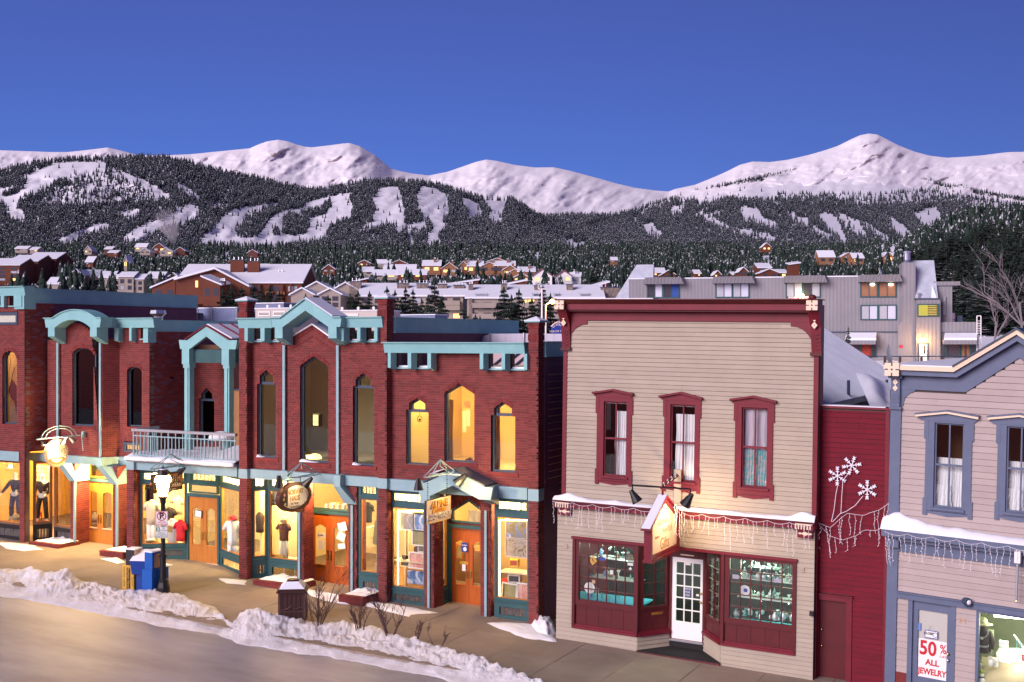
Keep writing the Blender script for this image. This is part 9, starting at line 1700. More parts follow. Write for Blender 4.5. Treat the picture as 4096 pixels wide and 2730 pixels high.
bk=thing('wicker_basket','tan basket on the floor of the lamp post window','basket',tuple(ony(606,2180,28.75)));part('basket_body',MB().lathe(ony(606,2182,28.75),[(.17,0),(.22,.17),(.20,.17),(.16,.02)],14),cm('basket_tan',(.55,.34,.13)),bk);part('folded_cloth',loft([(*(ony(606,2182,28.75)+UP*.15),.18,.15),(*(ony(606,2182,28.75)+UP*.24),.10,.09)]),whit,bk,smooth=True)
shirt('white long jacket on a stand behind the right pane beside the honey door',935,2080,2180,28.75,whit,pants=whit,ypants=2215);q=ony(934,2076,28.7);cp_=thing('baseball_hat','red cap on top of the white jacket display','cap',tuple(q));part('cap_crown',MB().lathe(q-UP*.02,[(.12,0),(.115,.07),(.07,.13),(.01,.15)],12),redc,cp_,smooth=True);part('cap_peak',MB().lathe(q+Vector((.02,-.1,-.015)),[(.09,0),(.09,.015)],12),redc,cp_)
board('notice_card','small white notice card on the left glass of the balcony shop door','notice',780,806,2043,2069,28.86,M['white'],M['black'],.008,R(-6))
# window left of the oval sign doorway

o,t_,k=shirt('brown tee with pale patterned trousers in the window below the oval sign',1136,2088,2163,28.75,brown,pants=cm('mottled_trousers',(.62,.56,.42)),ypants=2240,extra=whit,w=.95);cp_=thing('baseball_hat','tan peaked cap above the brown tee','cap',tuple(t_+UP*.02));part('cap_crown',MB().lathe(t_+UP*.0,[(.12,0),(.12,.08),(.075,.15),(.01,.17)],12),tanm,cp_,smooth=True);part('cap_peak',MB().lathe(t_+Vector((.03,-.11,-.03)),[(.10,0),(.10,.015)],12),tanm,cp_)
o,f,g=board('brand_card','small amber name card at the bottom of the oval sign window','sign',1082,1134,2219,2243,28.62,cm('amber_card',(.62,.36,.07)));text('patagonia',f,(g[0][0]+g[1][0])/2,(g[0][1]+g[2][1])/2,.002,.11,M['signblack'],o)
o,f,g=board('window_poster','cream poster with a brown band behind the oval sign','poster',1086,1122,1968,2022,28.62,M['creamtrim'],M['lodge'],.012);part('poster_band',MB().prism(f,rect(g[0][0],g[1][0],g[0][1],lerp(g[0][1],g[2][1],.38)),0,.003),M['lodge'],o);text('HON',f,(g[0][0]+g[1][0])/2,lerp(g[0][1],g[2][1],.2),.004,.12,M['white'],o,bold=.004)
pf=thing('display_platform','cream window bench under the brown tee','platform',tuple(ony(1130,2245,28.7)));part('deck',MB().box(U(1075,28.6),U(1190,28.6),28.58,29.5,ony(1130,2250,28.65).z-.05,ony(1130,2250,28.65).z),M['creamtrim'],pf);part('back_panel',MB().box(U(1080,29.6),U(1215,29.6),29.6,29.64,ony(1130,2290,29.6).z,ony(1130,1930,29.6).z),cm('pale_display_wall',(.80,.64,.40)),pf)
shirt('dark garment on a rail in the narrow pane beside the pillar',1040,2050,2130,29.0,dark,sleeve=False,w=.8)
o,f,g=board('closed_sign','white closed sign hanging in the left leaf of the oak doors','sign',1270,1301,2132,2152,28.96,M['white']);text('CLOSED',f,lerp(g[0][0],g[1][0],.4),(g[0][1]+g[2][1])/2,.002,.055,M['signblack'],o,bold=.002)
board('paper_notice','long white notice below the closed sign on the oak door','notice',1273,1294,2162,2199,28.96,M['white'])
for lb_,l,r,t,b,a in(('topmost tilted paper on the right oak door leaf',1352,1386,2091,2126,R(16)),('middle tilted paper with a dark stamp on the right oak door leaf',1349,1380,2129,2164,R(-22)),('lowest crumpled paper on the right oak door leaf',1352,1381,2175,2196,R(8))):board('paper_notice',lb_,'notice',l,r,t,b,28.95,M['white'],tilt=a,thick=.008)
sp=thing('book_shelf','row of bright books on a shelf seen through the transom over the oak doors','books',tuple(ony(1350,2035,30.0)));rn=random.Random(3)
part('shelf',MB().box(U(1300,30),U(1400,30),29.9,30.25,ony(1350,2042,30).z-.04,ony(1350,2042,30).z),M['plasterdark'],sp)
for i in range(16):a=lerp(U(1305,30),U(1395,30),i/16);part('book',MB().box(a,a+.035,29.95,30.15,ony(1350,2042,30).z,ony(1350,2042,30).z+rn.uniform(.16,.24)),cm(('book_cream','book_blue','book_red','book_tan')[i%4],((.7,.65,.5),(.1,.2,.4),(.5,.1,.08),(.5,.35,.15))[i%4]),sp)
board('mirror','tall tilted pale board leaning in the window left of the stout pillar','board',1494,1512,2085,2180,28.9,cm('pale_board',(.6,.56,.42)),None,0,R(-6));boxy('paper_bag','tan paper bag on the floor of the window left of the stout pillar','bag',1498,1514,2256,2288,28.55,.15,cm('tan_paper',(.55,.36,.22)))
shirt('dark coat hanging in the window left of the stout pillar',1472,2010,2090,29.6,cm('green_black_coat',(.05,.055,.04)),w=.8)
cb2=thing('cabinet','pale two door cabinet at the back of the window left of the stout pillar','cabinet',tuple(ony(1470,2185,30)));part('door',MB().box(U(1462,30),U(1480,30),30,30.4,ony(1470,2190,30).z,ony(1470,2155,30).z),cm('cream_cabinet',(.66,.60,.38)),cb2);part('door',MB().box(U(1462,30),U(1480,30),30,30.4,ony(1470,2152,30).z,ony(1470,2110,30).z),cm('cream_cabinet',(.66,.60,.38)),cb2)
# camera shop windows

pics=dict(clouds=[(.04,.08,.25),(.12,.22,.50),(.55,.60,.70),(.08,.12,.30)],lake=[(.03,.06,.14),(.10,.18,.36),(.60,.64,.72),(.05,.08,.10)],grass=[(.20,.18,.06),(.35,.30,.14),(.12,.12,.05)],pink=[(.75,.55,.45),(.60,.22,.18),(.80,.68,.55)],peak=[(.10,.09,.05),(.22,.18,.08),(.12,.18,.40),(.70,.72,.80)],pebbles=[(.10,.07,.04),(.34,.25,.14),(.40,.36,.32),(.12,.09,.06)],grey=[(.16,.16,.19),(.26,.26,.30),(.5,.5,.52)])
for k_,c_ in pics.items():M['pic_'+k_]=picture('print_'+k_,c_,3.2 if k_!='pebbles' else 7,dist=1.2)
G_='prints in the camera shop windows'
for lb_,l,r,t,b,k_,fr__ in(('grey diagram poster high in the left camera shop window',1603,1655,2054,2118,'grey','white'),('blue cloud poster high in the left camera shop window',1657,1702,2058,2122,'clouds','black'),('grass photograph in the middle of the left camera shop window',1652,1702,2124,2180,'grass','white'),('pink portrait print low in the left camera shop window',1640,1704,2215,2272,'pink','white'),('framed blue lake photograph at the bottom of the left camera shop window',1628,1704,2284,2338,'lake','lodge'),('framed mountain photograph at the top of the right camera shop window',2026,2106,2084,2152,'peak','pale'),('framed pebble photograph under the mountain one',2024,2106,2160,2226,'pebbles','pale'),('print of a pleated dress at the bottom of the right camera shop window',2012,2064,2338,2392,'grass','white'),('pink portrait print in the lower right corner by the pillar',2072,2116,2338,2396,'pink','white')):
 m_={'white':M['white'],'black':M['black'],'lodge':M['wood'],'pale':cm('pale_mount',(.60,.50,.44))}[fr__];board('photo_print',lb_,'picture',l,r,t,b,28.45 if b<2300 else 28.38,M['pic_'+k_],m_,.035,R(-4)if'dress' in lb_ else 0,G_)
for lb_,l,r,t,b,c_,c2 in(('yellow film box in the right camera shop window',2038,2070,2240,2268,(.70,.48,.03),(.4,.05,.02)),('white camera carton below the yellow box',2032,2078,2300,2334,(.62,.58,.54),(.06,.06,.07)),('red carton in the lower left of the right camera shop window',2006,2028,2318,2345,(.50,.03,.03),None),('white carton on the shelf of the left camera shop window',1672,1702,2180,2212,(.60,.55,.50),(.2,.18,.16)),('small yellow box on top of the cartons in the left camera shop window',1660,1684,2162,2184,(.65,.42,.05),None),('camera carton with a lens picture at the lower left of the left camera shop window',1602,1636,2242,2268,(.58,.52,.46),(.10,.10,.11)),('dark carton on the shelf of the left camera shop window',1656,1672,2190,2212,(.10,.08,.08),None)):boxy('carton',lb_,'box',l,r,t,b,28.55,.18,cm('carton_'+str(l),c_),cm('print_'+str(l),c2)if c2 else None,group='cartons in the camera shop windows')
cmr=thing('camera','black camera on the shelf of the left camera shop window','camera',tuple(ony(1618,2238,28.5)));q=ony(1618,2238,28.5);part('camera_body',MB().box(q.x-.09,q.x+.09,q.y,q.y+.06,q.z,q.z+.11),M['black'],cmr);part('lens',MB().lathe(q+UP*.055,[(.045,0),(.045,.08)],10,(0,-1,0)),M['black'],cmr)
for l,r,t,b,nm in((1580,1704,2240,2244,'left'),(2000,2118,2285,2289,'right')):solo('window_shelf',MB().box(U(l,28.5),U(r,28.5),28.36,28.9,ony((l+r)/2,b,28.5).z-.025,ony((l+r)/2,b,28.5).z),M['creamtrim'],'pale shelf across the %s camera shop window'%nm,'shelf')
M['rope']=emis('rope_light_glow',(1,.60,.22),26.0)
for nm,l,r,t,b in(('left',1592,1700,2044,2342),('right',1998,2116,2082,2392)):
 Yr=28.34;q=lambda x,y:ony(x,y,Yr);o=thing('rope_light','glowing rope light round the %s camera shop window'%nm,'light',tuple(q(l,b)),'rope lights of the camera shop');part('light_tube',MB().tube([q(l,b),q(l,lerp(b,t,.5)),q(l,t),q((l+r)/2,t),q(r,t)],.016,6),M['rope'],o)
ez=thing('easel','wooden easel holding a print behind the transom of the camera shop','easel',tuple(ony(1905,2090,30.5)))
for s in(-.2,.2):part('leg',MB().tube([ony(1905,2110,30.5)+Vector((s,0,-1)),ony(1905,2040,30.5)],.025,5),M['wood'],ez)
part('print',MB().box(ony(1905,1,30.45).x-.25,ony(1905,1,30.45).x+.25,30.4,30.45,ony(1905,2100,30.45).z,ony(1905,2042,30.45).z),M['pic_grey'],ez)
o,f,g=board('closed_sign','blue closed sign in the left red oak door of the camera shop','sign',1846,1869,2172,2209,28.95,M['signblue']);text('CLOSED',f,(g[0][0]+g[1][0])/2,lerp(g[0][1],g[2][1],.72),.002,.048,M['white'],o,bold=.001);part('clock_dial',MB().lathe(f.P((g[0][0]+g[1][0])/2+.02,lerp(g[0][1],g[2][1],.32),.0),[(.06,0),(.06,.004)],14,f.dn),M['white'],o)
board('paper_notice','small white card under the emblem on the camera shop door','notice',1848,1862,2258,2285,28.95,M['white'],thick=.008);o=thing('door_emblem','yellow curved lettering on the glass of the camera shop door','sign',tuple(ony(1855,2252,28.95)));text('((XM))',front(28.95),ony(1855,2252,28.95).x,ony(1855,2252,28.95).z,0,.10,cm('yellow_print',(.75,.5,.05)),o,bold=.002)
board('photo_print','framed dark picture inside the left red oak door','picture',1828,1848,2185,2230,29.6,M['pic_grass'],M['wood'],.03,R(-5),G_)
sh=thing('display_counter','long counter with small goods deep inside the camera shop','counter',tuple(ony(1855,2330,32)));part('counter',MB().box(U(1780,32),U(1990,32),31.6,32.2,RBX[5],RBX[5]+1.0),M['plasterdark'],sh)
for i in range(5):part('goods',MB().box(U(1790+i*40,31.9),U(1812+i*40,31.9),31.7,31.9,RBX[5]+1.0,RBX[5]+1.15+.05*(i%3)),cm('book_tan',(.5,.35,.15))if i%2 else M['white'],sh)
# upstairs rooms

ln=thing('pendant_lantern','lit square lantern in the tall middle window of the middle shop','lamp',tuple(ony(1262,1705,29.4)));f=front(29.4);g=wrect(f,1249,1276,1657,1706);part('lantern_glass',MB().fbox(f,g[0][0]+.03,g[1][0]-.03,g[0][1],g[2][1],-.16,0),emis('lantern_glow',(1,.82,.36),1.4),ln);part('lantern_frame',MB().ring(f,g,inset(g,.02),-.17,.01).fbox(f,g[0][0],g[1][0],lerp(g[0][1],g[2][1],.35),lerp(g[0][1],g[2][1],.37),0,.012),M['black'],ln)
ls=thing('table_lamp','glowing dome lamp shade low in the tall middle window','lamp',tuple(ony(1259,1838,28.75)));q=ony(1259,1836,28.75);part('lamp_shade',MB().lathe(q,[(.22,0),(.21,.05),(.16,.12),(.05,.16)],16),emis('shade_glow',(1,.70,.22),3.0),ls,smooth=True);part('lamp_base',MB().lathe(q-UP*.35,[(.09,0),(.03,.05),(.03,.36)],10),M['brass'],ls)
hb=thing('hanging_ornament','ring shaped ornament hanging in the left glowing pointed window','ornament',tuple(ony(1679,1672,28.6)));q=ony(1679,1677,28.6);n=14;part('ring',MB().tube([q+Vector((.085*math.cos(a),0,.085*math.sin(a)))for a in[2*math.pi*i/n for i in range(n+1)]],.010,4),M['black'],hb);part('bell',MB().ball(q-UP*.02,.04,8,5),M['black'],hb);part('cord',MB().tube([q+UP*.08,q+UP*.42],.006,4),M['black'],hb)
for lb_,l,r,t,b,Y,k_ in(('tall pale banner behind the middle glowing window',1850,1864,1645,1730,31,'white'),('pale robe shape behind the middle glowing window',1866,1880,1640,1705,31,'white'),('small bright picture above the banners of the middle glowing window',1854,1880,1605,1632,31.6,'pink')):board('wall_picture',lb_,'picture',l,r,t,b,Y,M['white']if k_=='white' else M['pic_pink'])
for lb_,px,Y in(('tall amber curtain at the left of the right glowing window',1990,28.55),('tall amber curtain at the left of the middle glowing window',1802,28.55)):
 o=thing('curtain',lb_,'curtain',tuple(ony(px,1880,Y)));curtain(o,front(Y),U(px-12,Y),U(px+10,Y),ony(px,1880,Y).z,ony(px,1600,Y).z,0,cm('amber_curtain',(.60,.38,.16)),3,.03,'drape')
fg2=thing('red_flag','bright red cloth hanging in the glowing window at the left edge','cloth',tuple(ony(48,1620,28.6)));f=front(28.6);a=f.uv;part('cloth',MB().prism(f,[a(34,1560),a(48,1518),a(66,1545),a(66,1660),a(58,1610),a(42,1590)],-.01,.01),redc,fg2);part('staff',MB().tube([f.P(*a(34,1575),.02),f.P(*a(60,1470),.02)],.012,5),M['lodge'],fg2)
cs=thing('armchair','pale patterned armchair seen through the arched upper window','armchair',tuple(ony(345,1690,29.6)));q=ony(342,1706,29.6);part('seat',loft([(q.x,q.y,q.z,.30,.28),(q.x,q.y,q.z+.30,.32,.30)]),cm('pale_print_cloth',(.42,.38,.30)),cs,smooth=True);part('backrest',loft([(q.x,q.y+.25,q.z+.3,.30,.08),(q.x,q.y+.3,q.z+.75,.28,.07)]),cm('striped_cloth',(.25,.2,.15)),cs,smooth=True)
mp=thing('snow_heap','mound of snow over garden furniture on the balcony','snow heap',tuple(ony(880,1800,29.2)));q=ony(885,1822,29.2)
part('table_top',MB().lathe(q+UP*.5,[(.4,0),(.42,.05)],14),M['grey'],mp);part('snow_cover',MB().lathe(q+UP*.55,[(.42,0),(.40,.10),(.28,.20),(.08,.24)],14),M['snow'],mp,smooth=True);part('leg',MB().tube([q,q+UP*.5],.04,6),M['grey'],mp)
# ---- gift shop: goods in both windows

rn=random.Random(44);glassy=mat('sparkling_glass',(.55,.75,.68),.08,spec=.9);M['gl2']=mat('sea_green_glass',(.10,.34,.32),.08,spec=.9);M['gl3']=mat('clear_cut_glass',(.80,.86,.84),.06,spec=1.0,metal=.3)
for(wn_,g,dz0,cnt,gr)in(('left',gL,0.0,26,'ornaments in the left gift shop window'),('right',gR,0.0,74,'glass ornaments in the right gift shop window')):
 (u0,z0),(u1,z1)=g[0],g[2];base=(fc.P(0,0,0)).z
 for lv_ in((.30,.62)if wn_=='right' else(.34,.70)):
  za=lerp(z0,z1,lv_);part('glass_shelf',MB().fbox(fc,u0+.05,u1-.05,za-.012,za,-.95,-.45),M['gl3'],ch)
 for i in range(cnt):
  lev=rn.choice([0,0,.30,.62]if wn_=='right' else[0,0,.34,.70]);u=rn.uniform(u0+.06,u1-.06);n_=-rn.uniform(.30,.85)if lev==0 else-rn.uniform(.5,.9);zb=lerp(z0,z1,lev)+(-.02 if lev==0 else 0);s=rn.uniform(.035,.075);mb=MB();P=fc.P;kd=rn.randint(0,3)
  if kd==0:mb.lathe(P(u,zb,n_),[(s*.7,0),(s,s*.8),(s*.9,s*1.6),(s*.3,s*2.2),(s*.35,s*2.7)],10)
  elif kd==1:mb.ball(P(u,zb+s,n_),s,10,7)
  elif kd==2:mb.lathe(P(u,zb,n_),[(s*.6,0),(s*.2,s*.3),(s*.2,s*1.2),(s*.8,s*2.2),(s*.75,s*2.2)],10)
  else:mb.lathe(P(u,zb,n_),[(s*.55,0),(s*.55,s*2.0),(s*.2,s*2.6),(s*.2,s*3.2)],9)
  m_=rn.choice([glassy,M['gl2'],M['gl3'],M['gl3']]if wn_=='right' else[M['gl2'],cm('gift_brown',(.22,.10,.06)),cm('gift_blue',(.12,.22,.40)),cm('gift_white',(.6,.58,.56))]);o=solo('glass_ornament' if wn_=='right' else'gift_ornament',mb,m_,'small glass ornament among many in the right gift shop window' if wn_=='right' else'small ornament among others in the dim left gift shop window','ornament',gr,True)
 for i in range(30 if wn_=='right' else 10):
  u=rn.uniform(u0+.05,u1-.05);s=rn.uniform(.018,.04);z_=z1-rn.uniform(.05,.5 if wn_=='right' else .3);mb=MB().ball(fc.P(u,z_,-.35-rn.random()*.4),s,8,6);mb.tube([fc.P(u,z_+s,-.4),fc.P(u,z1+.05,-.4)],.003,3);solo('hanging_bauble',mb,M['gl3']if i%3 else glassy,'small bauble hanging at the top of the %s gift shop window'%wn_,'bauble','baubles at the top of the %s gift shop window'%wn_,True)
for i in range(9):
 u,z_=lerp(gR[0][0],gR[1][0],(i+.5)/9),lerp(gR[0][1],gR[2][1],rn.uniform(.2,.85));bl=solo('fairy_light',MB().ball(fc.P(u,z_,-.7),.012,6,4),M['bulbw'],'tiny bright light among the glass ornaments','fairy light','tiny lights in the gift shop window')
def card(name,label,px,py,w,h,m,rot=0,txt=None,tm=None,n=-.075,ts=.05,cat='sign',grp=None):
 u,z=fc.uv(px,py,n);f=Fr(fc.P(u,z,n),fc.du*math.cos(rot)+fc.up*math.sin(rot),fc.up*math.cos(rot)-fc.du*math.sin(rot));o=thing(name,label,cat,tuple(f.O),grp);part('sheet',MB().fbox(f,-w/2,w/2,-h/2,h/2,-.008,0),m,o)
 if txt:text(txt,f,0,0,.002,ts,tm or M['signblack'],o)
 return o,f
o,f=card('diamond_sign','yellow diamond warning sign with a black skier in the left gift window',2371,2243,.17,.17,cm('warning_yellow',(.70,.36,.05)),R(45));f2=Fr(f.O,fc.du,fc.up);part('skier_mark',MB().prism(f2,[(-.01,.05),(.012,.05),(.012,.02),(.03,-.02),(.045,-.055),(.02,-.04),(.0,-.01),(-.02,.02)],.0,.003),M['signblack'],o)
card('blue_plate','blue and white number plate in the left gift window',2408,2236,.18,.09,M['signblue']);card('pale_card','pale card near the top right of the left gift window',2521,2258,.15,.07,M['white']);card('heart_card','small white heart shaped card in the left gift window',2521,2276,.065,.06,M['white'],R(45));card('photo_card','small framed picture in the middle of the left gift window',2446,2290,.09,.11,M['white']);card('tan_card','tan card with a red bow low in the left gift window',2374,2328,.09,.09,cm('tan_card_stock',(.55,.36,.22)))
o=thing('display_plate','round white plate standing in the lower left of the left gift window','plate',tuple(fc.P(*fc.uv(2360,2352,-.15),-.15)));part('plate_disc',MB().lathe(fc.P(*fc.uv(2360,2352,-.15),-.15),[(.02,-.01),(.12,.0),(.15,.025),(.12,.012)],18,fc.dn),M['white'],o,smooth=True)
card('price_card','lilac card at the left of the right gift window',2942,2308,.15,.10,cm('lilac_card',(.45,.38,.52)));card('price_card','tilted lilac card at the right of the right gift window',3110,2324,.16,.08,cm('lilac_card',(.45,.38,.52)),R(8));o=thing('display_plate','small oval plate painted blue in the right gift window','plate',tuple(fc.P(*fc.uv(2980,2362,-.15),-.15)));part('plate_disc',MB().lathe(fc.P(*fc.uv(2980,2362,-.15),-.15),[(.02,-.01),(.10,.0),(.13,.02),(.10,.01)],16,fc.dn),M['white'],o,smooth=True);part('painted_spot',MB().lathe(fc.P(*fc.uv(2982,2362,-.12),-.12),[(.05,0),(.05,.004)],10,fc.dn),M['signblue'],o)
u,z=fc.uv(3050,2290,-.6);o=thing('display_canopy','dark green flat canopy over the glass goods of the right gift window','canopy',tuple(fc.P(u,z,-.6)));part('canopy_board',MB().fbox(fc,u-.38,u+.40,z-.05,z+.10,-.95,-.55),cm('dark_green_canopy',(.03,.06,.06)),o);
for du_ in(-.36,0,.36):part('canopy_post',MB().fbox(fc,u+du_-.015,u+du_+.015,gR[0][1],z-.05,-.9,-.87),cm('dark_green_canopy',(.03,.06,.06)),o)
o,f=card('step_sign','dark blue warning card on the glass of the white door',2750,2370,.16,.26,cm('dull_blue_card',(.10,.13,.22)),0,None,None,-dYd-.03)
for i,t in enumerate(('WATCH','YOUR','STEP')):text(t,f,0,.085-.08*i,.002,.05,M['white'],o)
card('door_card','small white card at the top of the white door glass',2752,2257,.13,.06,M['white'],0,None,None,-dYd-.03);card('door_card','small white card at the right of the white door glass',2790,2382,.07,.05,M['white'],0,None,None,-dYd-.03)
# ---- jewelry shop

P=fb.P
def bcard(name,label,l,r,t,b,m,n=-.045,cat='sign'):g=wrect(fb,l,r,t,b);o=thing(name,label,cat,tuple(P((g[0][0]+g[1][0])/2,g[0][1],n)));part('sheet',MB().prism(fb,g,n,n+.006),m,o);return o,g
o,g=bcard('sale_poster','white sale poster with red lettering on the blue framed door',3671,3784,2563,2722,M['white']);cx=(g[0][0]+g[1][0])/2;z0,z1=g[0][1],g[2][1];M['posterred']=mat('poster_red',(.50,.02,.03),.5)
text('50',fb,cx-.10,lerp(z0,z1,.76),-.037,.44,M['posterred'],o,sx=.86,bold=.012);text('%',fb,cx+.23,lerp(z0,z1,.80),-.037,.28,M['posterred'],o,sx=.75,bold=.004);text('OFF',fb,cx+.23,lerp(z0,z1,.615),-.037,.075,M['posterred'],o,sx=1.2);text('ALL',fb,cx,lerp(z0,z1,.42),-.037,.18,M['posterred'],o,bold=.006);text('JEWELRY',fb,cx,lerp(z0,z1,.18),-.037,.185,M['posterred'],o,sx=.82,bold=.006)
o,g=bcard('closed_sign','white closed sign with a blue border and clock hanging on the blue framed door',3697,3750,2525,2556,M['white'],-.043);part('border',MB().ring(fb,g,inset(g,.014),-.037,-.033),M['signblue'],o);text('CLOSED',fb,lerp(g[0][0],g[1][0],.36),lerp(g[0][1],g[2][1],.58),-.036,.075,M['signblack'],o,bold=.003,sx=.85);part('clock_dial',MB().lathe(P(lerp(g[0][0],g[1][0],.8),(g[0][1]+g[2][1])/2,-.037),[(.055,0),(.055,.003)],14,fb.dn),M['signblue'],o);part('clock_face',MB().lathe(P(lerp(g[0][0],g[1][0],.8),(g[0][1]+g[2][1])/2,-.034),[(.043,0),(.043,.003)],14,fb.dn),M['white'],o);part('cord',MB().tube([P(lerp(g[0][0],g[1][0],.3),g[2][1],-.037),P((g[0][0]+g[1][0])/2-.03,g[2][1]+.11,-.037),P(lerp(g[0][0],g[1][0],.75),g[2][1],-.037)],.004,3),M['grey'],o)
bcard('card_stickers','strip of blue and red payment stickers at the left of the blue framed door',3671,3681,2494,2524,cm('sticker_blue',(.15,.25,.55)))
def bp(px,py,n):u,z=fb.uv(px,py,n);return P(u,z,n)
tb_l=thing('tube_light','bright white fluorescent tube across the top of the jewelry window','light',tuple(bp(4010,2465,-.5)));part('light_tube',MB().tube([bp(3976,2462,-.5),bp(4150,2478,-.5)],.035,8),emis('fluorescent',(.92,1,.80),16),tb_l);part('light_fitting',MB().tube([bp(3974,2455,-.52),bp(4152,2471,-.52)],.045,6),M['white'],tb_l)
lamp('jewelry_lamp',tuple(bp(4030,2500,-.7)),60,(.92,1,.70),.25);lamp('jewelry_lamp',tuple(bp(4060,2640,-.45)),12,(1,1,.85),.1)
dk_=thing('jewelry_bench','sloping tan stone display bench in the jewelry window','bench',tuple(bp(4000,2720,-.4)));b0,b1,b2,b3=bp(3910,2735,-.15),bp(4200,2755,-.15),bp(4200,2640,-.9),bp(3930,2625,-.9);part('bench_top',MB().add([b0,b1,b2,b3,b0-UP*.4,b1-UP*.4,b2-UP*.4,b3-UP*.4],[(0,1,2,3),(0,4,5,1),(1,5,6,2),(2,6,7,3),(3,7,4,0)]),bpy.data.materials['tan_stone_display'],dk_)
q=bp(3930,2592,-.6);o=thing('torso_form','black dressed torso form with silver necklace in the jewelry window','display form',tuple(q));part('torso',loft([(q.x,q.y,q.z-.10,.13,.10),(q.x,q.y,q.z+.10,.12,.09),(q.x,q.y,q.z+.34,.17,.11),(q.x,q.y,q.z+.44,.12,.08),(q.x,q.y,q.z+.50,.05,.05)]).tube([q+Vector((.14,0,.38)),q+Vector((.22,-.03,.18)),q+Vector((.20,-.08,.0))],.05,8,.04),dark,o,smooth=True);part('necklace',MB().tube([q+Vector((.13*math.cos(a),-.115-.01*math.sin(a),.42+.17*math.sin(a)))for a in[math.pi+math.pi*i/8 for i in range(9)]],.012,5).ball(q+Vector((0,-.13,.24)),.035,8,5),M['steel'],o);part('belt',MB().lathe(q+UP*.04,[(.132,0),(.132,.035)],14),M['steel'],o)
hq=q+UP*.52;o=thing('cowboy_hat','pale cowboy hat above the black torso form','hat',tuple(hq));part('brim',loft([(hq.x,hq.y,hq.z,.20,.15),(hq.x,hq.y,hq.z+.02,.22,.16),(hq.x,hq.y,hq.z+.03,.12,.10)]),cm('pale_felt',(.62,.56,.36)),o,smooth=True);part('crown',loft([(hq.x,hq.y,hq.z+.02,.115,.09),(hq.x,hq.y,hq.z+.12,.10,.075),(hq.x,hq.y,hq.z+.16,.06,.03)]),cm('pale_felt',(.62,.56,.36)),o,smooth=True)
for lb_,px,py in(('white hand shaped ring stand beside the torso form',3920,2672),('white hand shaped ring stand right of the torso form',3962,2660)):
 q=bp(px,py,-.35);o=thing('hand_stand',lb_,'display hand',tuple(q),'white hand stands in the jewelry window');mb=loft([(q.x,q.y,q.z-.03,.035,.03),(q.x,q.y,q.z+.05,.045,.022),(q.x,q.y,q.z+.11,.048,.018)],10)
 for i,L_ in enumerate((.075,.09,.085,.06)):x_=q.x-.036+i*.024;mb.tube([Vector((x_,q.y,q.z+.10)),Vector((x_-.003+i*.003,q.y-.006,q.z+.11+L_*.6)),Vector((x_-.005+i*.004,q.y-.018,q.z+.11+L_))],.010,6,.007)
 mb.tube([Vector((q.x+.04,q.y,q.z+.03)),Vector((q.x+.068,q.y-.01,q.z+.07)),Vector((q.x+.078,q.y-.02,q.z+.10))],.011,6,.008);part('hand',mb,cm('white_plastic',(.80,.80,.74),.4),o,smooth=True)
br__=thing('necklace_tree','white branching necklace stand with a turquoise string in the jewelry window','display stand',tuple(bp(4080,2640,-.6)));q=bp(4096,2640,-.6);part('branch',MB().tube([q,q+UP*.25,q+Vector((-.12,0,.42)),q+Vector((-.20,0,.52))],.03,8,.02).tube([q+UP*.25,q+Vector((.06,0,.4)),q+Vector((.10,0,.55))],.028,8,.02),cm('white_plastic',(.80,.80,.74),.4),br__,smooth=True);nl=MB()
for i in range(18):nl.ball(q+Vector((-.11+(.03 if i%2 else-.03),-.04,.40-.022*i)),.014,6,4)
part('bead_string',nl,cm('turquoise',(.05,.45,.48),.3),br__,kind='stuff')
cs=thing('glass_case','white edged glass case with boxes in the middle of the jewelry window','display case',tuple(bp(4030,2640,-.7)));a,b=bp(3985,2650,-.75),bp(4200,2655,-.75);part('case_front',MB().add([a,b,b+UP*.22,a+UP*.22],[(0,1,2,3)]),M['white'],cs,recalc=False);part('case_top',MB().add([a+UP*.22,b+UP*.22,b+UP*.26-fb.dn*.3,a+UP*.26-fb.dn*.3],[(0,1,2,3)]),M['gl3'],cs,recalc=False)
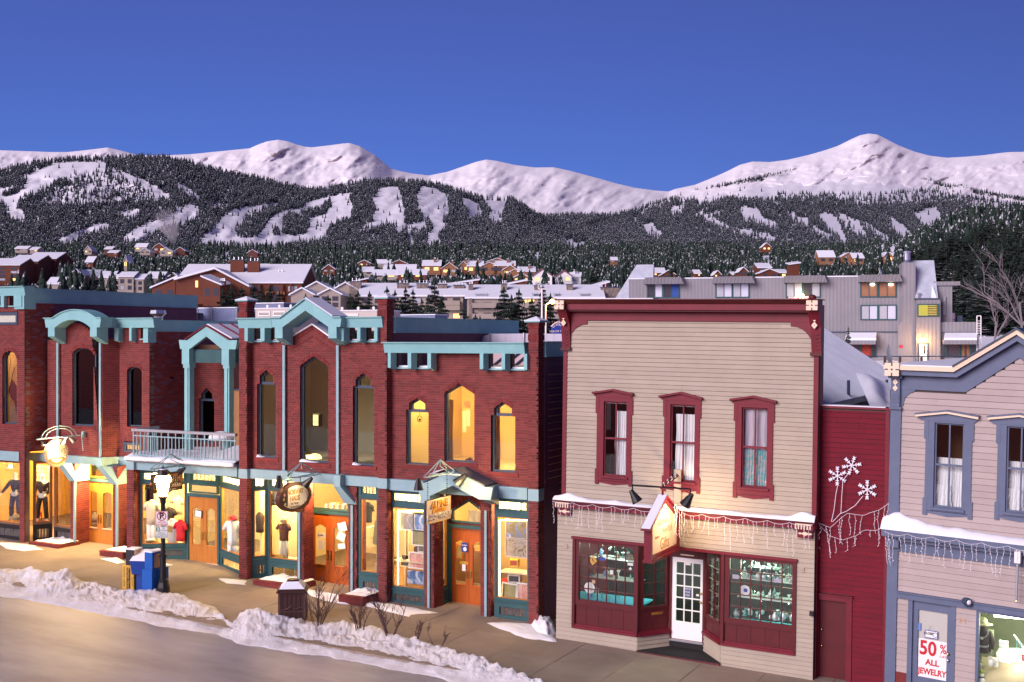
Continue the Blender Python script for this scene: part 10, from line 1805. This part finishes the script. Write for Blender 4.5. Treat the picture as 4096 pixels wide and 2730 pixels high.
for lb_,l,r,t,b,c_ in(('white card box on the glass case',3996,4030,2567,2590,(.8,.8,.76)),('white tray on the stone bench of the jewelry window',3996,4042,2632,2652,(.78,.78,.72)),('white ring box pair on the stone bench',3966,3990,2636,2668,(.8,.8,.76))):g=wrect(fb,l,r,t,b);n_=-.5;o=thing('display_box',lb_,'box',tuple(bp((l+r)/2,b,n_)),'white boxes in the jewelry window');q0=bp((l+r)/2,b,n_);q1=bp((l+r)/2,t,n_);w_=(bp(r,b,n_)-bp(l,b,n_)).length;part('carton',MB().fbox(Fr(q0,fb.du),-w_/2,w_/2,0,q1.z-q0.z,-.1,0),cm('card_white',(.8,.8,.76)),o);part('lid_line',MB().fbox(Fr(q0,fb.du),-w_/2,w_/2,(q1.z-q0.z)*.6,(q1.z-q0.z)*.64,0,.003),M['grey'],o)
o,g=bcard('sale_card','red special offer card at the right edge of the jewelry window',4074,4140,2636,2662,cm('sale_red',(.50,.03,.03)),-.3);text('Special',fb,g[0][0]+.02,(g[0][1]+g[2][1])/2,-.292,.11,M['white'],o,align='LEFT')
sn=thing('toy_snowman','small white toy snowman at the bottom left of the jewelry window','figurine',tuple(bp(3925,2725,-.25)));q=bp(3925,2722,-.25);part('body',MB().ball(q,.085,10,7).ball(q+UP*.11,.06,10,7),cm('white_plastic',(.80,.80,.74),.4),sn,smooth=True);part('scarf',MB().lathe(q+UP*.065,[(.06,0),(.06,.02)],10),navy,sn);part('hat',MB().lathe(q+UP*.16,[(.05,0),(.05,.012),(.03,.012),(.03,.05)],10),cm('lime_hat',(.25,.42,.08)),sn)
pf_=thing('framed_panel','grey green framed panel behind the torso form','panel',tuple(bp(3945,2620,-.9)));g=wrect(Fr(fb.P(0,0,-.9),fb.du,fb.up),3912,3975,2515,2615);f9=Fr(fb.P(0,0,-.9),fb.du,fb.up);part('panel_frame',MB().ring(f9,g,inset(g,.05),0,.03),cm('sage_frame',(.28,.32,.20)),pf_);part('panel_sheet',MB().prism(f9,inset(g,.05),-.01,.0),dark,pf_)
# ------------------------------------------------------------------ lettering becomes plain mesh

dg_=bpy.context.evaluated_depsgraph_get()
for o in TEXTS:
 me=bpy.data.meshes.new_from_object(o.evaluated_get(dg_));me.name='lettering';m_=o.data.materials[0]
 if not me.materials:me.materials.append(m_)
 n=bpy.data.objects.new('tmp',me);C.objects.link(n);n.parent=o.parent;n.matrix_local=o.matrix_local.copy();nm=o.name;bpy.data.objects.remove(o,do_unlink=True);n.name=nm.split('.')[0]
